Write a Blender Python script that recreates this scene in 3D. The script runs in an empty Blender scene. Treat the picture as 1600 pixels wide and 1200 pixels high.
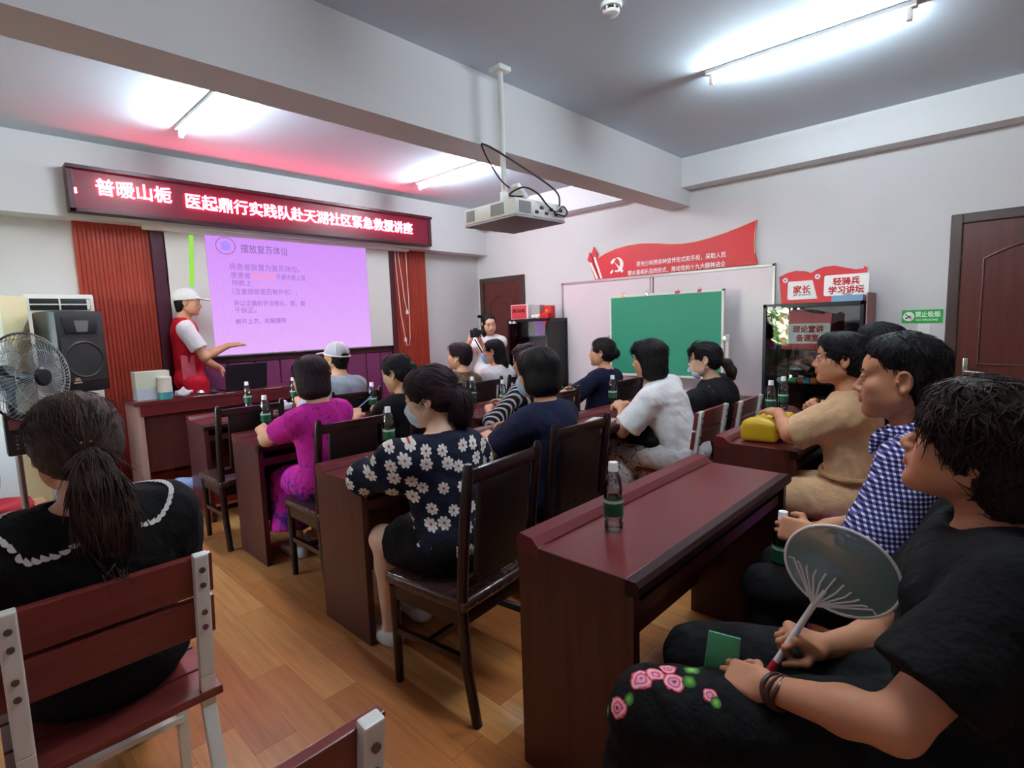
import bpy, bmesh, math, random
import numpy as np
from mathutils import Vector, Matrix, Euler

PI = math.pi
scene = bpy.context.scene
COL = scene.collection

# ---------------------------------------------------------------- camera
CAM_H = 1.45
cam_data = bpy.data.cameras.new('camera')
cam_data.sensor_fit = 'HORIZONTAL'
cam_data.sensor_width = 36.0
cam_data.lens = 836.85 / 1600.0 * 36.0
cam_data.clip_start = 0.02
cam_data.clip_end = 200
cam = bpy.data.objects.new('camera', cam_data)
COL.objects.link(cam)
_right = Vector((0.68788836, -0.72507257, -0.03285365))
_down = Vector((-0.10535469, -0.05496194, -0.99291469))
_fwd = Vector((0.71812951, 0.68647574, -0.11419747))
_m = Matrix((_right, -_down, -_fwd)).transposed().to_4x4()
_m.translation = Vector((0, 0, CAM_H))
cam.matrix_world = _m
scene.camera = cam

# ---------------------------------------------------------------- exposure
vs = scene.view_settings
scene.display_settings.display_device = 'sRGB'
vs.view_transform = 'Standard'
vs.look = 'None'
vs.gamma = 1.0
vs.use_curve_mapping = False
vs.exposure = 1.2
scene.cycles.use_denoising = True
scene.cycles.max_bounces = 8
scene.cycles.diffuse_bounces = 5
scene.cycles.glossy_bounces = 4
scene.cycles.transmission_bounces = 8
scene.cycles.transparent_max_bounces = 10
scene.cycles.caustics_reflective = False
scene.cycles.caustics_refractive = False
scene.cycles.sample_clamp_indirect = 6.0

# ---------------------------------------------------------------- sky outside the windows
world = bpy.data.worlds.new('world')
scene.world = world
world.use_nodes = True
wn = world.node_tree.nodes
wl = world.node_tree.links
wn.clear()
w_out = wn.new('ShaderNodeOutputWorld')
w_bg = wn.new('ShaderNodeBackground')
w_sky = wn.new('ShaderNodeTexSky')
w_sky.sky_type = 'NISHITA'
w_sky.sun_disc = False
w_sky.sun_elevation = math.radians(40)
w_sky.sun_rotation = math.radians(200)
w_bg.inputs['Strength'].default_value = 3.2
wl.new(w_sky.outputs['Color'], w_bg.inputs['Color'])
wl.new(w_bg.outputs['Background'], w_out.inputs['Surface'])

# strengths of what gives off light in the room
TUBE_STRENGTH = 105.0
LED_RED = (11.0, 1.0, 1.7)
SLIDE_STRENGTH = 0.46
# ================================================================ helpers: materials
def _ramp(nt, stops, interp='LINEAR'):
    r = nt.nodes.new('ShaderNodeValToRGB')
    r.color_ramp.interpolation = interp
    els = r.color_ramp.elements
    while len(els) < len(stops):
        els.new(0.5)
    for e, (p, c) in zip(els, stops):
        e.position = p
        e.color = (c[0], c[1], c[2], 1)
    return r

def srgb(r, g, b):
    f = lambda c: (c / 255 / 12.92) if c / 255 <= 0.04045 else ((c / 255 + 0.055) / 1.055) ** 2.4
    return (f(r), f(g), f(b))

def mat(name, color=(0.8, 0.8, 0.8), rough=0.5, metal=0.0, spec=0.5, trans=0.0, ior=1.45, alpha=1.0,
        emit=None, estr=1.0, var=0.0, vscale=8.0, bump=0.0, bscale=60.0, coat=0.0, stretch=None, sheen=0.0):
    """Principled material; var adds a gentle noise variation of the colour, bump a fine noise relief."""
    m = bpy.data.materials.new(name)
    m.use_nodes = True
    nt = m.node_tree
    b = nt.nodes['Principled BSDF']
    b.inputs['Base Color'].default_value = (*color, 1)
    b.inputs['Roughness'].default_value = rough
    b.inputs['Metallic'].default_value = metal
    b.inputs['Specular IOR Level'].default_value = spec
    b.inputs['Transmission Weight'].default_value = trans
    b.inputs['IOR'].default_value = ior
    b.inputs['Alpha'].default_value = alpha
    b.inputs['Coat Weight'].default_value = coat
    b.inputs['Sheen Weight'].default_value = sheen
    if emit is not None:
        b.inputs['Emission Color'].default_value = (*emit, 1)
        b.inputs['Emission Strength'].default_value = estr
    if var or bump:
        tc = nt.nodes.new('ShaderNodeTexCoord')
        mp = nt.nodes.new('ShaderNodeMapping')
        if stretch:
            mp.inputs['Scale'].default_value = stretch
        nt.links.new(tc.outputs['Object'], mp.inputs['Vector'])
    if var:
        n = nt.nodes.new('ShaderNodeTexNoise')
        n.inputs['Scale'].default_value = vscale
        n.inputs['Detail'].default_value = 5
        nt.links.new(mp.outputs['Vector'], n.inputs['Vector'])
        lo = tuple(c * (1 - var) for c in color)
        hi = tuple(min(1, c * (1 + var)) for c in color)
        r = _ramp(nt, [(0.3, lo), (0.7, hi)])
        nt.links.new(n.outputs['Fac'], r.inputs['Fac'])
        nt.links.new(r.outputs['Color'], b.inputs['Base Color'])
    if bump:
        n2 = nt.nodes.new('ShaderNodeTexNoise')
        n2.inputs['Scale'].default_value = bscale
        n2.inputs['Detail'].default_value = 4
        nt.links.new(mp.outputs['Vector'], n2.inputs['Vector'])
        bp = nt.nodes.new('ShaderNodeBump')
        bp.inputs['Strength'].default_value = bump
        bp.inputs['Distance'].default_value = 0.01
        nt.links.new(n2.outputs['Fac'], bp.inputs['Height'])
        nt.links.new(bp.outputs['Normal'], b.inputs['Normal'])
    return m

def emat(name, color, strength):
    m = bpy.data.materials.new(name)
    m.use_nodes = True
    nt = m.node_tree
    nt.nodes.clear()
    o = nt.nodes.new('ShaderNodeOutputMaterial')
    e = nt.nodes.new('ShaderNodeEmission')
    e.inputs['Color'].default_value = (*color, 1)
    e.inputs['Strength'].default_value = strength
    nt.links.new(e.outputs[0], o.inputs['Surface'])
    return m

class NT:
    """small wrapper to write node maths tersely"""
    def __init__(self, m):
        self.nt = m.node_tree
        self.b = self.nt.nodes.get('Principled BSDF')
    def n(self, t, **kw):
        x = self.nt.nodes.new('ShaderNode' + t)
        for k, v in kw.items():
            setattr(x, k, v)
        return x
    def put(self, sock, v):
        if isinstance(v, bpy.types.NodeSocket):
            self.nt.links.new(v, sock)
        elif v is not None:
            sock.default_value = v
    def m(self, op, a, b=None, c=None, clamp=False):
        x = self.n('Math', operation=op)
        x.use_clamp = clamp
        self.put(x.inputs[0], a)
        if b is not None: self.put(x.inputs[1], b)
        if c is not None: self.put(x.inputs[2], c)
        return x.outputs[0]
    def mix(self, f, a, b):
        x = self.n('Mix', data_type='RGBA')
        self.put(x.inputs['Factor'], f)
        self.put(x.inputs[6], a if isinstance(a, bpy.types.NodeSocket) else (*a, 1))
        self.put(x.inputs[7], b if isinstance(b, bpy.types.NodeSocket) else (*b, 1))
        return x.outputs[2]
    def xyz(self, kind='Object'):
        tc = self.n('TexCoord')
        s = self.n('SeparateXYZ')
        self.nt.links.new(tc.outputs[kind], s.inputs[0])
        return tc.outputs[kind], s.outputs[0], s.outputs[1], s.outputs[2]
    def comb(self, x, y, z):
        c = self.n('CombineXYZ')
        self.put(c.inputs[0], x); self.put(c.inputs[1], y); self.put(c.inputs[2], z)
        return c.outputs[0]
    def noise(self, vec, scale, detail=3, rough=0.5):
        x = self.n('TexNoise')
        self.put(x.inputs['Vector'], vec)
        x.inputs['Scale'].default_value = scale
        x.inputs['Detail'].default_value = detail
        x.inputs['Roughness'].default_value = rough
        return x.outputs['Fac']
    def base(self, sock):
        self.nt.links.new(sock, self.b.inputs['Base Color'])

# ================================================================ helpers: meshes
class MB:
    """collects shapes in one mesh; build() links it as ONE object"""
    def __init__(self):
        self.bm = bmesh.new()
        self.mi = 0
    def _fin(self, verts, M):
        if M is not None:
            bmesh.ops.transform(self.bm, matrix=M, verts=verts)
        fs = set()
        for v in verts:
            fs.update(v.link_faces)
        for f in fs:
            f.material_index = self.mi
        return verts
    def box(self, lo, hi, bevel=0.0, M=None, seg=2):
        lo = Vector(lo); hi = Vector(hi)
        r = bmesh.ops.create_cube(self.bm, size=1.0)
        vs_ = r['verts']
        c = (lo + hi) / 2; d = hi - lo
        for v in vs_:
            v.co = Vector((v.co.x * d.x, v.co.y * d.y, v.co.z * d.z)) + c
        if bevel > 0:
            es = set()
            for v in vs_:
                es.update(v.link_edges)
            rb = bmesh.ops.bevel(self.bm, geom=list(es) + vs_, offset=min(bevel, min(d) * 0.49), segments=seg, affect='EDGES', profile=0.6)
            vs_ = list({v for f in rb['faces'] for v in f.verts} | {v for v in vs_ if v.is_valid})
        return self._fin(vs_, M)
    def prism(self, pts, lo, hi, axis='Z', M=None, bevel=0.0):
        """closed 2-D outline extruded along an axis; pts in the two other axes in cyclic order"""
        def P(p, t):
            if axis == 'Z': return Vector((p[0], p[1], t))
            if axis == 'X': return Vector((t, p[0], p[1]))
            return Vector((p[0], t, p[1]))
        a = [self.bm.verts.new(P(p, lo)) for p in pts]
        b = [self.bm.verts.new(P(p, hi)) for p in pts]
        n = len(pts)
        fs = [self.bm.faces.new(a[::-1]), self.bm.faces.new(b)]
        for i in range(n):
            fs.append(self.bm.faces.new((a[i], a[(i + 1) % n], b[(i + 1) % n], b[i])))
        bmesh.ops.recalc_face_normals(self.bm, faces=fs)
        vs_ = a + b
        if bevel > 0:
            es = {e for f in fs for e in f.edges}
            rb = bmesh.ops.bevel(self.bm, geom=list(es) + vs_, offset=bevel, segments=2, affect='EDGES', profile=0.6)
            vs_ = list({v for f in rb['faces'] for v in f.verts} | {v for v in vs_ if v.is_valid})
        return self._fin(vs_, M)
    def lathe(self, prof, seg=20, M=None, closed=False):
        """profile [(r,z)...] turned about Z"""
        rings = []
        allv = []
        for r, z in prof:
            if r < 1e-6:
                v = self.bm.verts.new((0, 0, z)); rings.append([v]); allv.append(v)
            else:
                ring = [self.bm.verts.new((r * math.cos(2 * PI * k / seg), r * math.sin(2 * PI * k / seg), z)) for k in range(seg)]
                rings.append(ring); allv += ring
        for a, b in zip(rings, rings[1:]):
            for k in range(seg):
                k2 = (k + 1) % seg
                if len(a) == 1 and len(b) == 1: continue
                if len(a) == 1: self.bm.faces.new((a[0], b[k2], b[k]))
                elif len(b) == 1: self.bm.faces.new((a[k], a[k2], b[0]))
                else: self.bm.faces.new((a[k], a[k2], b[k2], b[k]))
        return self._fin(allv, M)
    def cyl(self, a, b, r, r2=None, seg=16):
        a = Vector(a); b = Vector(b); d = b - a
        L = d.length
        M = Matrix.Translation(a) @ d.to_track_quat('Z', 'Y').to_matrix().to_4x4()
        r2 = r if r2 is None else r2
        return self.lathe([(0, 0), (r, 0), (r2, L), (0, L)], seg, M)
    def bar(self, a, b, w, h, up=(0, 0, 1), bevel=0.0):
        """rectangular bar from a to b, w across, h along up"""
        a = Vector(a); b = Vector(b); d = b - a; L = d.length
        z = d.normalized(); x = Vector(up).cross(z)
        if x.length < 1e-5: x = Vector((1, 0, 0)).cross(z)
        x.normalize(); y = z.cross(x)
        M = Matrix((x, y, z)).transposed().to_4x4(); M.translation = a
        return self.box((-w / 2, -h / 2, 0), (w / 2, h / 2, L), bevel, M)
    def tube(self, pts, r, seg=10, caps=True, closed=False):
        """swept tube through points (r may be a list)"""
        P = [Vector(p) for p in pts]
        n = len(P)
        rs = r if isinstance(r, (list, tuple)) else [r] * n
        rings = []
        N = None
        for i in range(n):
            if closed: t = (P[(i + 1) % n] - P[i - 1])
            else: t = (P[min(i + 1, n - 1)] - P[max(i - 1, 0)])
            t.normalize()
            if N is None:
                N = t.orthogonal().normalized()
            N = (N - t * N.dot(t)).normalized()
            B = t.cross(N)
            rings.append([self.bm.verts.new(P[i] + (N * math.cos(2 * PI * k / seg) + B * math.sin(2 * PI * k / seg)) * rs[i]) for k in range(seg)])
        m = n if closed else n - 1
        for i in range(m):
            A = rings[i]; Bq = rings[(i + 1) % n]
            for k in range(seg):
                k2 = (k + 1) % seg
                self.bm.faces.new((A[k], A[k2], Bq[k2], Bq[k]))
        if caps and not closed:
            self.bm.faces.new(rings[0][::-1]); self.bm.faces.new(rings[-1])
        vs_ = [v for q in rings for v in q]
        return self._fin(vs_, None)
    def ball(self, c, r, M=None, seg=16):
        rr = (r, r, r) if not isinstance(r, (tuple, list)) else r
        q = bmesh.ops.create_uvsphere(self.bm, u_segments=seg, v_segments=max(6, seg * 2 // 3), radius=1.0)
        T = Matrix.Translation(Vector(c)) @ Matrix.Diagonal((*rr, 1))
        return self._fin(q['verts'], (M @ T) if M is not None else T)
    def grid(self, fn, nu, nv):
        vs_ = [[self.bm.verts.new(fn(i / nu, j / nv)) for j in range(nv + 1)] for i in range(nu + 1)]
        for i in range(nu):
            for j in range(nv):
                self.bm.faces.new((vs_[i][j], vs_[i + 1][j], vs_[i + 1][j + 1], vs_[i][j + 1]))
        return self._fin([v for r in vs_ for v in r], None)
    def build(self, name, mats, parent=None, smooth=None, loc=None, rot=None):
        me = bpy.data.meshes.new(name)
        self.bm.to_mesh(me)
        self.bm.free()
        for m in (mats if isinstance(mats, (list, tuple)) else [mats]):
            me.materials.append(m)
        if smooth is None or smooth:
            ang = math.radians(38 if smooth is None or smooth is True else smooth)
            me.polygons.foreach_set('use_smooth', [True] * len(me.polygons))
            try:
                me.set_sharp_from_angle(angle=ang)
            except Exception:
                pass
        o = bpy.data.objects.new(name, me)
        COL.objects.link(o)
        if parent is not None: o.parent = parent
        if loc is not None: o.location = loc
        if rot is not None: o.rotation_euler = rot
        return o

def tag(o, label=None, cat=None, group=None, kind=None):
    if label: o['label'] = label
    if cat: o['category'] = cat
    if group: o['group'] = group
    if kind: o['kind'] = kind
    return o

def thing(name, label, cat, loc=(0, 0, 0), rz=0.0, group=None):
    o = bpy.data.objects.new(name, None)
    o.empty_display_size = 0.1
    COL.objects.link(o)
    o.location = loc
    o.rotation_euler = (0, 0, rz)
    return tag(o, label, cat, group)

def copy_tree(o, parent=None):
    c = o.copy()
    COL.objects.link(c)
    if parent is not None:
        c.parent = parent
    for ch in list(o.children):
        copy_tree(ch, c)
    return c

def instance(proto, loc, rz=0.0, label=None, group=None, first=[]):
    """first call moves the prototype itself, later calls copy it"""
    if proto.name in first:
        o = copy_tree(proto)
    else:
        first.append(proto.name); o = proto
    o.location = loc
    o.rotation_euler = (0, 0, rz)
    if label: o['label'] = label
    if group: o['group'] = group
    return o

def text_obj(name, body, size, mat_, parent, M, depth=0.0, bold=0.0, width=None, align='LEFT', spacing=1.0, shear=0.0):
    """writing as mesh; M places a text lying in its XY plane; width squeezes/stretches it to that length"""
    cu = bpy.data.curves.new(name, 'FONT')
    cu.body = body
    cu.size = size
    cu.extrude = depth
    cu.bevel_depth = bold
    cu.bevel_resolution = 0
    cu.align_x = align
    cu.space_character = spacing
    cu.shear = shear
    cu.resolution_u = 3
    t = bpy.data.objects.new(name + '_curve', cu)
    COL.objects.link(t)
    dg = bpy.context.evaluated_depsgraph_get()
    me = bpy.data.meshes.new_from_object(t.evaluated_get(dg))
    me.name = name
    bpy.data.objects.remove(t)
    bpy.data.curves.remove(cu)
    if len(me.vertices):
        co = np.empty(len(me.vertices) * 3); me.vertices.foreach_get('co', co); co = co.reshape(-1, 3)
        if width is not None:
            x0, x1 = co[:, 0].min(), co[:, 0].max()
            s = width / max(1e-6, x1 - x0)
            co[:, 0] = (co[:, 0] - x0) * s if align == 'LEFT' else (co[:, 0] - (x0 + x1) / 2) * s
        me.vertices.foreach_set('co', co.ravel())
    me.materials.clear()
    me.materials.append(mat_)
    for p in me.polygons: p.material_index = 0
    me.transform(M)
    o = bpy.data.objects.new(name, me)
    COL.objects.link(o)
    if parent is not None: o.parent = parent
    return o

def frame_M(origin, xdir, ydir):
    x = Vector(xdir).normalized(); y = Vector(ydir)
    y = (y - x * y.dot(x)).normalized(); z = x.cross(y)
    M = Matrix((x, y, z)).transposed().to_4x4()
    M.translation = Vector(origin)
    return M

# ================================================================ implicit surfaces (people, bags, cloth): one closed smooth mesh each
def axis(lo, hi, coarse, fine_iv=(), fine=0.004):
    pts = [lo]
    while pts[-1] < hi:
        p = pts[-1]
        st = coarse
        for a, b in fine_iv:
            if a - 0.5 * fine <= p < b: st = fine; break
            if p < a < p + st: st = max(fine, a - p)
        pts.append(p + st)
    return np.array(pts, dtype=np.float32)

class Field:
    def __init__(self, xs, ys, zs):
        self.ax = (xs, ys, zs)
        self.F = np.full((len(xs), len(ys), len(zs)), 1.0, dtype=np.float32)
    def _win(self, lo, hi):
        sl = []
        for k in range(3):
            a = np.searchsorted(self.ax[k], lo[k]); b = np.searchsorted(self.ax[k], hi[k], side='right')
            sl.append(slice(max(0, a - 1), min(len(self.ax[k]), b + 1)))
        return tuple(sl)
    def _pts(self, sl):
        return np.meshgrid(self.ax[0][sl[0]], self.ax[1][sl[1]], self.ax[2][sl[2]], indexing='ij', sparse=True)
    def op(self, d_fn, lo, hi, k=0.02, mode='add', pad=0.0):
        m = k + 0.03 + pad
        sl = self._win([a - m for a in lo], [b + m for b in hi])
        if any(s.stop - s.start < 2 for s in sl): return self
        X, Y, Z = self._pts(sl)
        d = d_fn(X, Y, Z).astype(np.float32)
        A = self.F[sl]
        if mode == 'add':
            if k > 0:
                h = np.clip(0.5 + 0.5 * (A - d) / k, 0, 1)
                self.F[sl] = A + (d - A) * h - k * h * (1 - h)
            else:
                self.F[sl] = np.minimum(A, d)
        elif mode == 'sub':
            if k > 0:
                h = np.clip(0.5 - 0.5 * (A + d) / k, 0, 1)
                self.F[sl] = A + (-d - A) * h + k * h * (1 - h)
            else:
                self.F[sl] = np.maximum(A, -d)
        return self
    def cut(self, d_fn):
        """intersect with the half-space / region d<0 over the whole grid"""
        X, Y, Z = self._pts((slice(None),) * 3)
        self.F = np.maximum(self.F, d_fn(X, Y, Z).astype(np.float32))
        return self
    def displace(self, fn):
        X, Y, Z = self._pts((slice(None),) * 3)
        near = np.abs(self.F) < 0.06
        self.F = np.where(near, self.F + fn(X, Y, Z).astype(np.float32), self.F)
        return self
    def ell(self, c, r, R=None, k=0.02, mode='add', o=0.0):
        c = np.array(c, float); r = np.array(r, float) + o
        m = float(max(r))
        def d(X, Y, Z):
            x, y, z = X - c[0], Y - c[1], Z - c[2]
            if R is not None:
                x, y, z = (R[0][0] * x + R[1][0] * y + R[2][0] * z, R[0][1] * x + R[1][1] * y + R[2][1] * z, R[0][2] * x + R[1][2] * y + R[2][2] * z)
            k0 = np.sqrt((x / r[0]) ** 2 + (y / r[1]) ** 2 + (z / r[2]) ** 2)
            k1 = np.sqrt((x / r[0] ** 2) ** 2 + (y / r[1] ** 2) ** 2 + (z / r[2] ** 2) ** 2) + 1e-9
            return k0 * (k0 - 1) / k1
        return self.op(d, c - m, c + m, k, mode)
    def cap(self, a, b, r1, r2=None, k=0.02, mode='add', o=0.0, flat=False, squash=None):
        """tapered capsule; flat=True cuts it square at b; squash=(axis vector, factor) flattens it"""
        a = np.array(a, float); b = np.array(b, float)
        r2 = r1 if r2 is None else r2
        r1 = r1 + o; r2 = r2 + o
        ab = b - a; L2 = float(ab @ ab) + 1e-12; L = math.sqrt(L2)
        lo = np.minimum(a - r1, b - r2); hi = np.maximum(a + r1, b + r2)
        def d(X, Y, Z):
            x, y, z = X - a[0], Y - a[1], Z - a[2]
            t_ = (x * ab[0] + y * ab[1] + z * ab[2]) / L2
            t = np.clip(t_, 0, 1)
            px, py, pz = x - t * ab[0], y - t * ab[1], z - t * ab[2]
            if squash is not None:
                ax_, f = squash
                q = px * ax_[0] + py * ax_[1] + pz * ax_[2]
                s = q * (1.0 / f - 1.0)
                px, py, pz = px + s * ax_[0], py + s * ax_[1], pz + s * ax_[2]
            dd = np.sqrt(px * px + py * py + pz * pz) - (r1 + t * (r2 - r1))
            if flat:
                dd = np.maximum(dd, (t_ - 1) * L)
            return dd
        return self.op(d, lo, hi, k, mode)
    def chain(self, pts, rs, k=0.015, o=0.0, mode='add', squash=None):
        for i in range(len(pts) - 1):
            self.cap(pts[i], pts[i + 1], rs[i], rs[i + 1], k, mode, o, squash=squash)
        return self
    def rbox(self, c, h, r=0.01, R=None, k=0.01, mode='add'):
        c = np.array(c, float); h = np.array(h, float)
        m = float(np.linalg.norm(h))
        def d(X, Y, Z):
            x, y, z = X - c[0], Y - c[1], Z - c[2]
            if R is not None:
                x, y, z = (R[0][0] * x + R[1][0] * y + R[2][0] * z, R[0][1] * x + R[1][1] * y + R[2][1] * z, R[0][2] * x + R[1][2] * y + R[2][2] * z)
            qx, qy, qz = np.abs(x) - h[0] + r, np.abs(y) - h[1] + r, np.abs(z) - h[2] + r
            return np.sqrt(np.maximum(qx, 0) ** 2 + np.maximum(qy, 0) ** 2 + np.maximum(qz, 0) ** 2) + np.minimum(np.maximum(qx, np.maximum(qy, qz)), 0) - r
        return self.op(d, c - m, c + m, k, mode)
    def mesh(self, name, smooth_it=1):
        F = self.F.copy()
        for ax_ in range(3):                       # keep the surface closed at the grid's border
            s = [slice(None)] * 3
            for e in (0, -1):
                s[ax_] = e
                F[tuple(s)] = np.maximum(F[tuple(s)], 1e-3)
        S = F < 0
        C = S[:-1, :-1, :-1].astype(np.int8)
        cnt = np.zeros(C.shape, np.int8)
        for dx in (0, 1):
            for dy in (0, 1):
                for dz in (0, 1):
                    cnt += S[dx:S.shape[0] - 1 + dx, dy:S.shape[1] - 1 + dy, dz:S.shape[2] - 1 + dz]
        act = (cnt > 0) & (cnt < 8)
        ci = np.argwhere(act)
        idx = np.full(act.shape, -1, np.int32)
        idx[act] = np.arange(len(ci))
        acc = np.zeros((len(ci), 3)); num = np.zeros(len(ci))
        co = [(0, 0, 0), (1, 0, 0), (0, 1, 0), (1, 1, 0), (0, 0, 1), (1, 0, 1), (0, 1, 1), (1, 1, 1)]
        ed = [(0, 1), (2, 3), (4, 5), (6, 7), (0, 2), (1, 3), (4, 6), (5, 7), (0, 4), (1, 5), (2, 6), (3, 7)]
        xs, ys, zs = self.ax
        vals = []; poss = []
        for c in co:
            i, j, k = ci[:, 0] + c[0], ci[:, 1] + c[1], ci[:, 2] + c[2]
            vals.append(F[i, j, k]); poss.append(np.stack([xs[i], ys[j], zs[k]], 1))
        for a, b in ed:
            va, vb = vals[a], vals[b]
            cr = (va < 0) != (vb < 0)
            t = np.where(cr, va / np.where(cr, va - vb, 1), 0)
            acc += np.where(cr[:, None], poss[a] + (poss[b] - poss[a]) * t[:, None], 0)
            num += cr
        V = acc / num[:, None]
        quads = []
        for a in range(3):
            b, c = (a + 1) % 3, (a + 2) % 3
            n = list(S.shape)
            s0 = [slice(None)] * 3; s1 = [slice(None)] * 3
            s0[a] = slice(0, n[a] - 1); s1[a] = slice(1, n[a])
            s0[b] = s1[b] = slice(1, n[b] - 1); s0[c] = s1[c] = slice(1, n[c] - 1)
            A = S[tuple(s0)]; B = S[tuple(s1)]
            w = np.argwhere(A != B)
            if not len(w): continue
            up = A[tuple(w.T)]
            off = np.zeros(3, int); off[b] = 1; off[c] = 1
            g = w + off
            def cell(db, dc):
                q = g.copy(); q[:, b] += db; q[:, c] += dc
                return idx[q[:, 0], q[:, 1], q[:, 2]]
            q4 = np.stack([cell(-1, -1), cell(0, -1), cell(0, 0), cell(-1, 0)], 1)
            q4[~up] = q4[~up][:, ::-1]
            quads.append(q4)
        Q = np.concatenate(quads)
        for _ in range(smooth_it):                  # light relaxation of the surface
            s = np.zeros_like(V); m = np.zeros(len(V))
            for e in range(4):
                a, b = Q[:, e], Q[:, (e + 1) % 4]
                np.add.at(s, a, V[b]); np.add.at(m, a, 1)
                np.add.at(s, b, V[a]); np.add.at(m, b, 1)
            V = V + 0.4 * (s / np.maximum(m, 1)[:, None] - V)
        me = bpy.data.meshes.new(name)
        me.vertices.add(len(V)); me.vertices.foreach_set('co', V.astype(np.float32).ravel())
        me.loops.add(len(Q) * 4); me.loops.foreach_set('vertex_index', Q.astype(np.int32).ravel())
        me.polygons.add(len(Q)); me.polygons.foreach_set('loop_start', np.arange(0, len(Q) * 4, 4, dtype=np.int32))
        me.update(calc_edges=True)
        me.polygons.foreach_set('use_smooth', np.ones(len(Q), bool))
        self.V = V; self.Q = Q
        return me

def field_obj(name, F, mats, parent=None, smooth_it=1, loc=None, rot=None):
    me = F.mesh(name, smooth_it)
    for m in (mats if isinstance(mats, (list, tuple)) else [mats]):
        me.materials.append(m)
    o = bpy.data.objects.new(name, me)
    COL.objects.link(o)
    if parent is not None: o.parent = parent
    if loc is not None: o.location = loc
    if rot is not None: o.rotation_euler = rot
    return o

def wobble(seed, amp, freq, n=5, aniso=(1, 1, 1)):
    rs = np.random.RandomState(seed)
    ks = rs.randn(n, 3); ks /= np.linalg.norm(ks, axis=1)[:, None]
    ks = ks * np.array(aniso) * freq * (0.6 + 0.8 * rs.rand(n, 1))
    ph = rs.rand(n) * 6.28
    def f(X, Y, Z):
        s = 0
        for kk, p in zip(ks, ph):
            s = s + np.sin(kk[0] * X + kk[1] * Y + kk[2] * Z + p)
        return s * (amp / n * 1.6)
    return f
# ================================================================ the room
XW, YR, YB, ZC = 5.6, 5.99, 5.774, 3.07
XL, YK = -1.5, -2.6

M_wall = mat('white_wall_paint', srgb(208, 205, 207), 0.75, var=0.03, vscale=1.5, bump=0.05, bscale=90)
M_ceil = mat('white_ceiling_paint', srgb(206, 222, 236), 0.85, var=0.02, vscale=1.2)
M_beam = mat('white_beam_paint', srgb(218, 218, 220), 0.75, var=0.02, vscale=1.5)

def planks_material():
    m = mat('orange_wood_floor_planks', (0.4, 0.2, 0.09), 0.32, spec=0.4)
    N = NT(m)
    vec, x, y, z = N.xyz()
    W, L = 0.145, 0.92
    row = N.m('FLOOR', N.m('DIVIDE', x, W))
    wn_ = N.n('TexWhiteNoise', noise_dimensions='1D'); N.put(wn_.inputs['W'], row)
    sh = N.m('MULTIPLY', wn_.outputs['Value'], L)
    yy = N.m('DIVIDE', N.m('ADD', y, sh), L)
    cell = N.m('FLOOR', yy)
    w2 = N.n('TexWhiteNoise', noise_dimensions='2D'); N.put(w2.inputs['Vector'], N.comb(row, cell, 0.0))
    tone = _ramp(N.nt, [(0.0, srgb(172, 104, 58)), (0.45, srgb(188, 120, 66)), (0.75, srgb(202, 136, 78)), (1.0, srgb(216, 156, 94))])
    N.put(tone.inputs['Fac'], w2.outputs['Value'])
    g = N.noise(N.comb(N.m('MULTIPLY', x, 38.0), N.m('ADD', N.m('MULTIPLY', y, 2.2), N.m('MULTIPLY', w2.outputs['Value'], 40.0)), 0.0), 1.0, 6, 0.6)
    gr = _ramp(N.nt, [(0.35, (0.72, 0.68, 0.62)), (0.65, (1.08, 1.06, 1.04))])
    N.put(gr.inputs['Fac'], g)
    mu = N.n('Mix', data_type='RGBA', blend_type='MULTIPLY'); mu.inputs['Factor'].default_value = 0.75
    N.put(mu.inputs[6], tone.outputs['Color']); N.put(mu.inputs[7], gr.outputs['Color'])
    fx = N.m('FRACT', N.m('DIVIDE', x, W)); fy = N.m('FRACT', yy)
    e1 = N.m('LESS_THAN', fx, 0.012); e2 = N.m('LESS_THAN', fy, 0.003)
    seam = N.m('MAXIMUM', e1, e2)
    N.base(N.mix(N.m('MULTIPLY', seam, 0.6), mu.outputs[2], srgb(84, 44, 24)))
    return m
M_floor = planks_material()

def wood_material(name, c0, c1, rough=0.35, axis_='x', scale=1.0, coat=0.0, spec=0.5):
    m = mat(name, c0, rough, coat=coat, spec=spec)
    N = NT(m)
    vec, x, y, z = N.xyz()
    s = {'x': (2.0, 30.0, 30.0), 'y': (30.0, 2.0, 30.0), 'z': (30.0, 30.0, 2.0)}[axis_]
    g = N.noise(N.comb(N.m('MULTIPLY', x, s[0] * scale), N.m('MULTIPLY', y, s[1] * scale), N.m('MULTIPLY', z, s[2] * scale)), 1.0, 6, 0.55)
    r = _ramp(N.nt, [(0.3, c0), (0.7, c1)])
    N.put(r.inputs['Fac'], g)
    N.base(r.outputs['Color'])
    return m

M_desk = wood_material('dark_red_brown_laminate', srgb(90, 28, 32), srgb(97, 32, 35), 0.28, 'x', spec=0.45)
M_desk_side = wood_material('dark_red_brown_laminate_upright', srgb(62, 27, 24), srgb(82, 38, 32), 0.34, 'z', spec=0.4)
M_desk_edge = mat('near_black_edge_strip', srgb(36, 11, 14), 0.45, spec=0.18)
M_chair_dark = mat('dark_brown_lacquered_wood', srgb(34, 18, 19), 0.24, var=0.15, vscale=12, spec=0.5)
M_chair_pad = mat('black_brown_leatherette', srgb(23, 12, 14), 0.36, bump=0.1, bscale=200, spec=0.5)
M_plastic_cover = mat('clear_plastic_seat_cover', srgb(66, 42, 40), 0.12, spec=0.7, bump=0.5, bscale=30)
M_slat = wood_material('red_brown_chair_slat', srgb(98, 38, 36), srgb(118, 50, 46), 0.3, 'x')
M_white_metal = mat('white_painted_steel', srgb(222, 222, 216), 0.35, spec=0.5)
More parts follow.
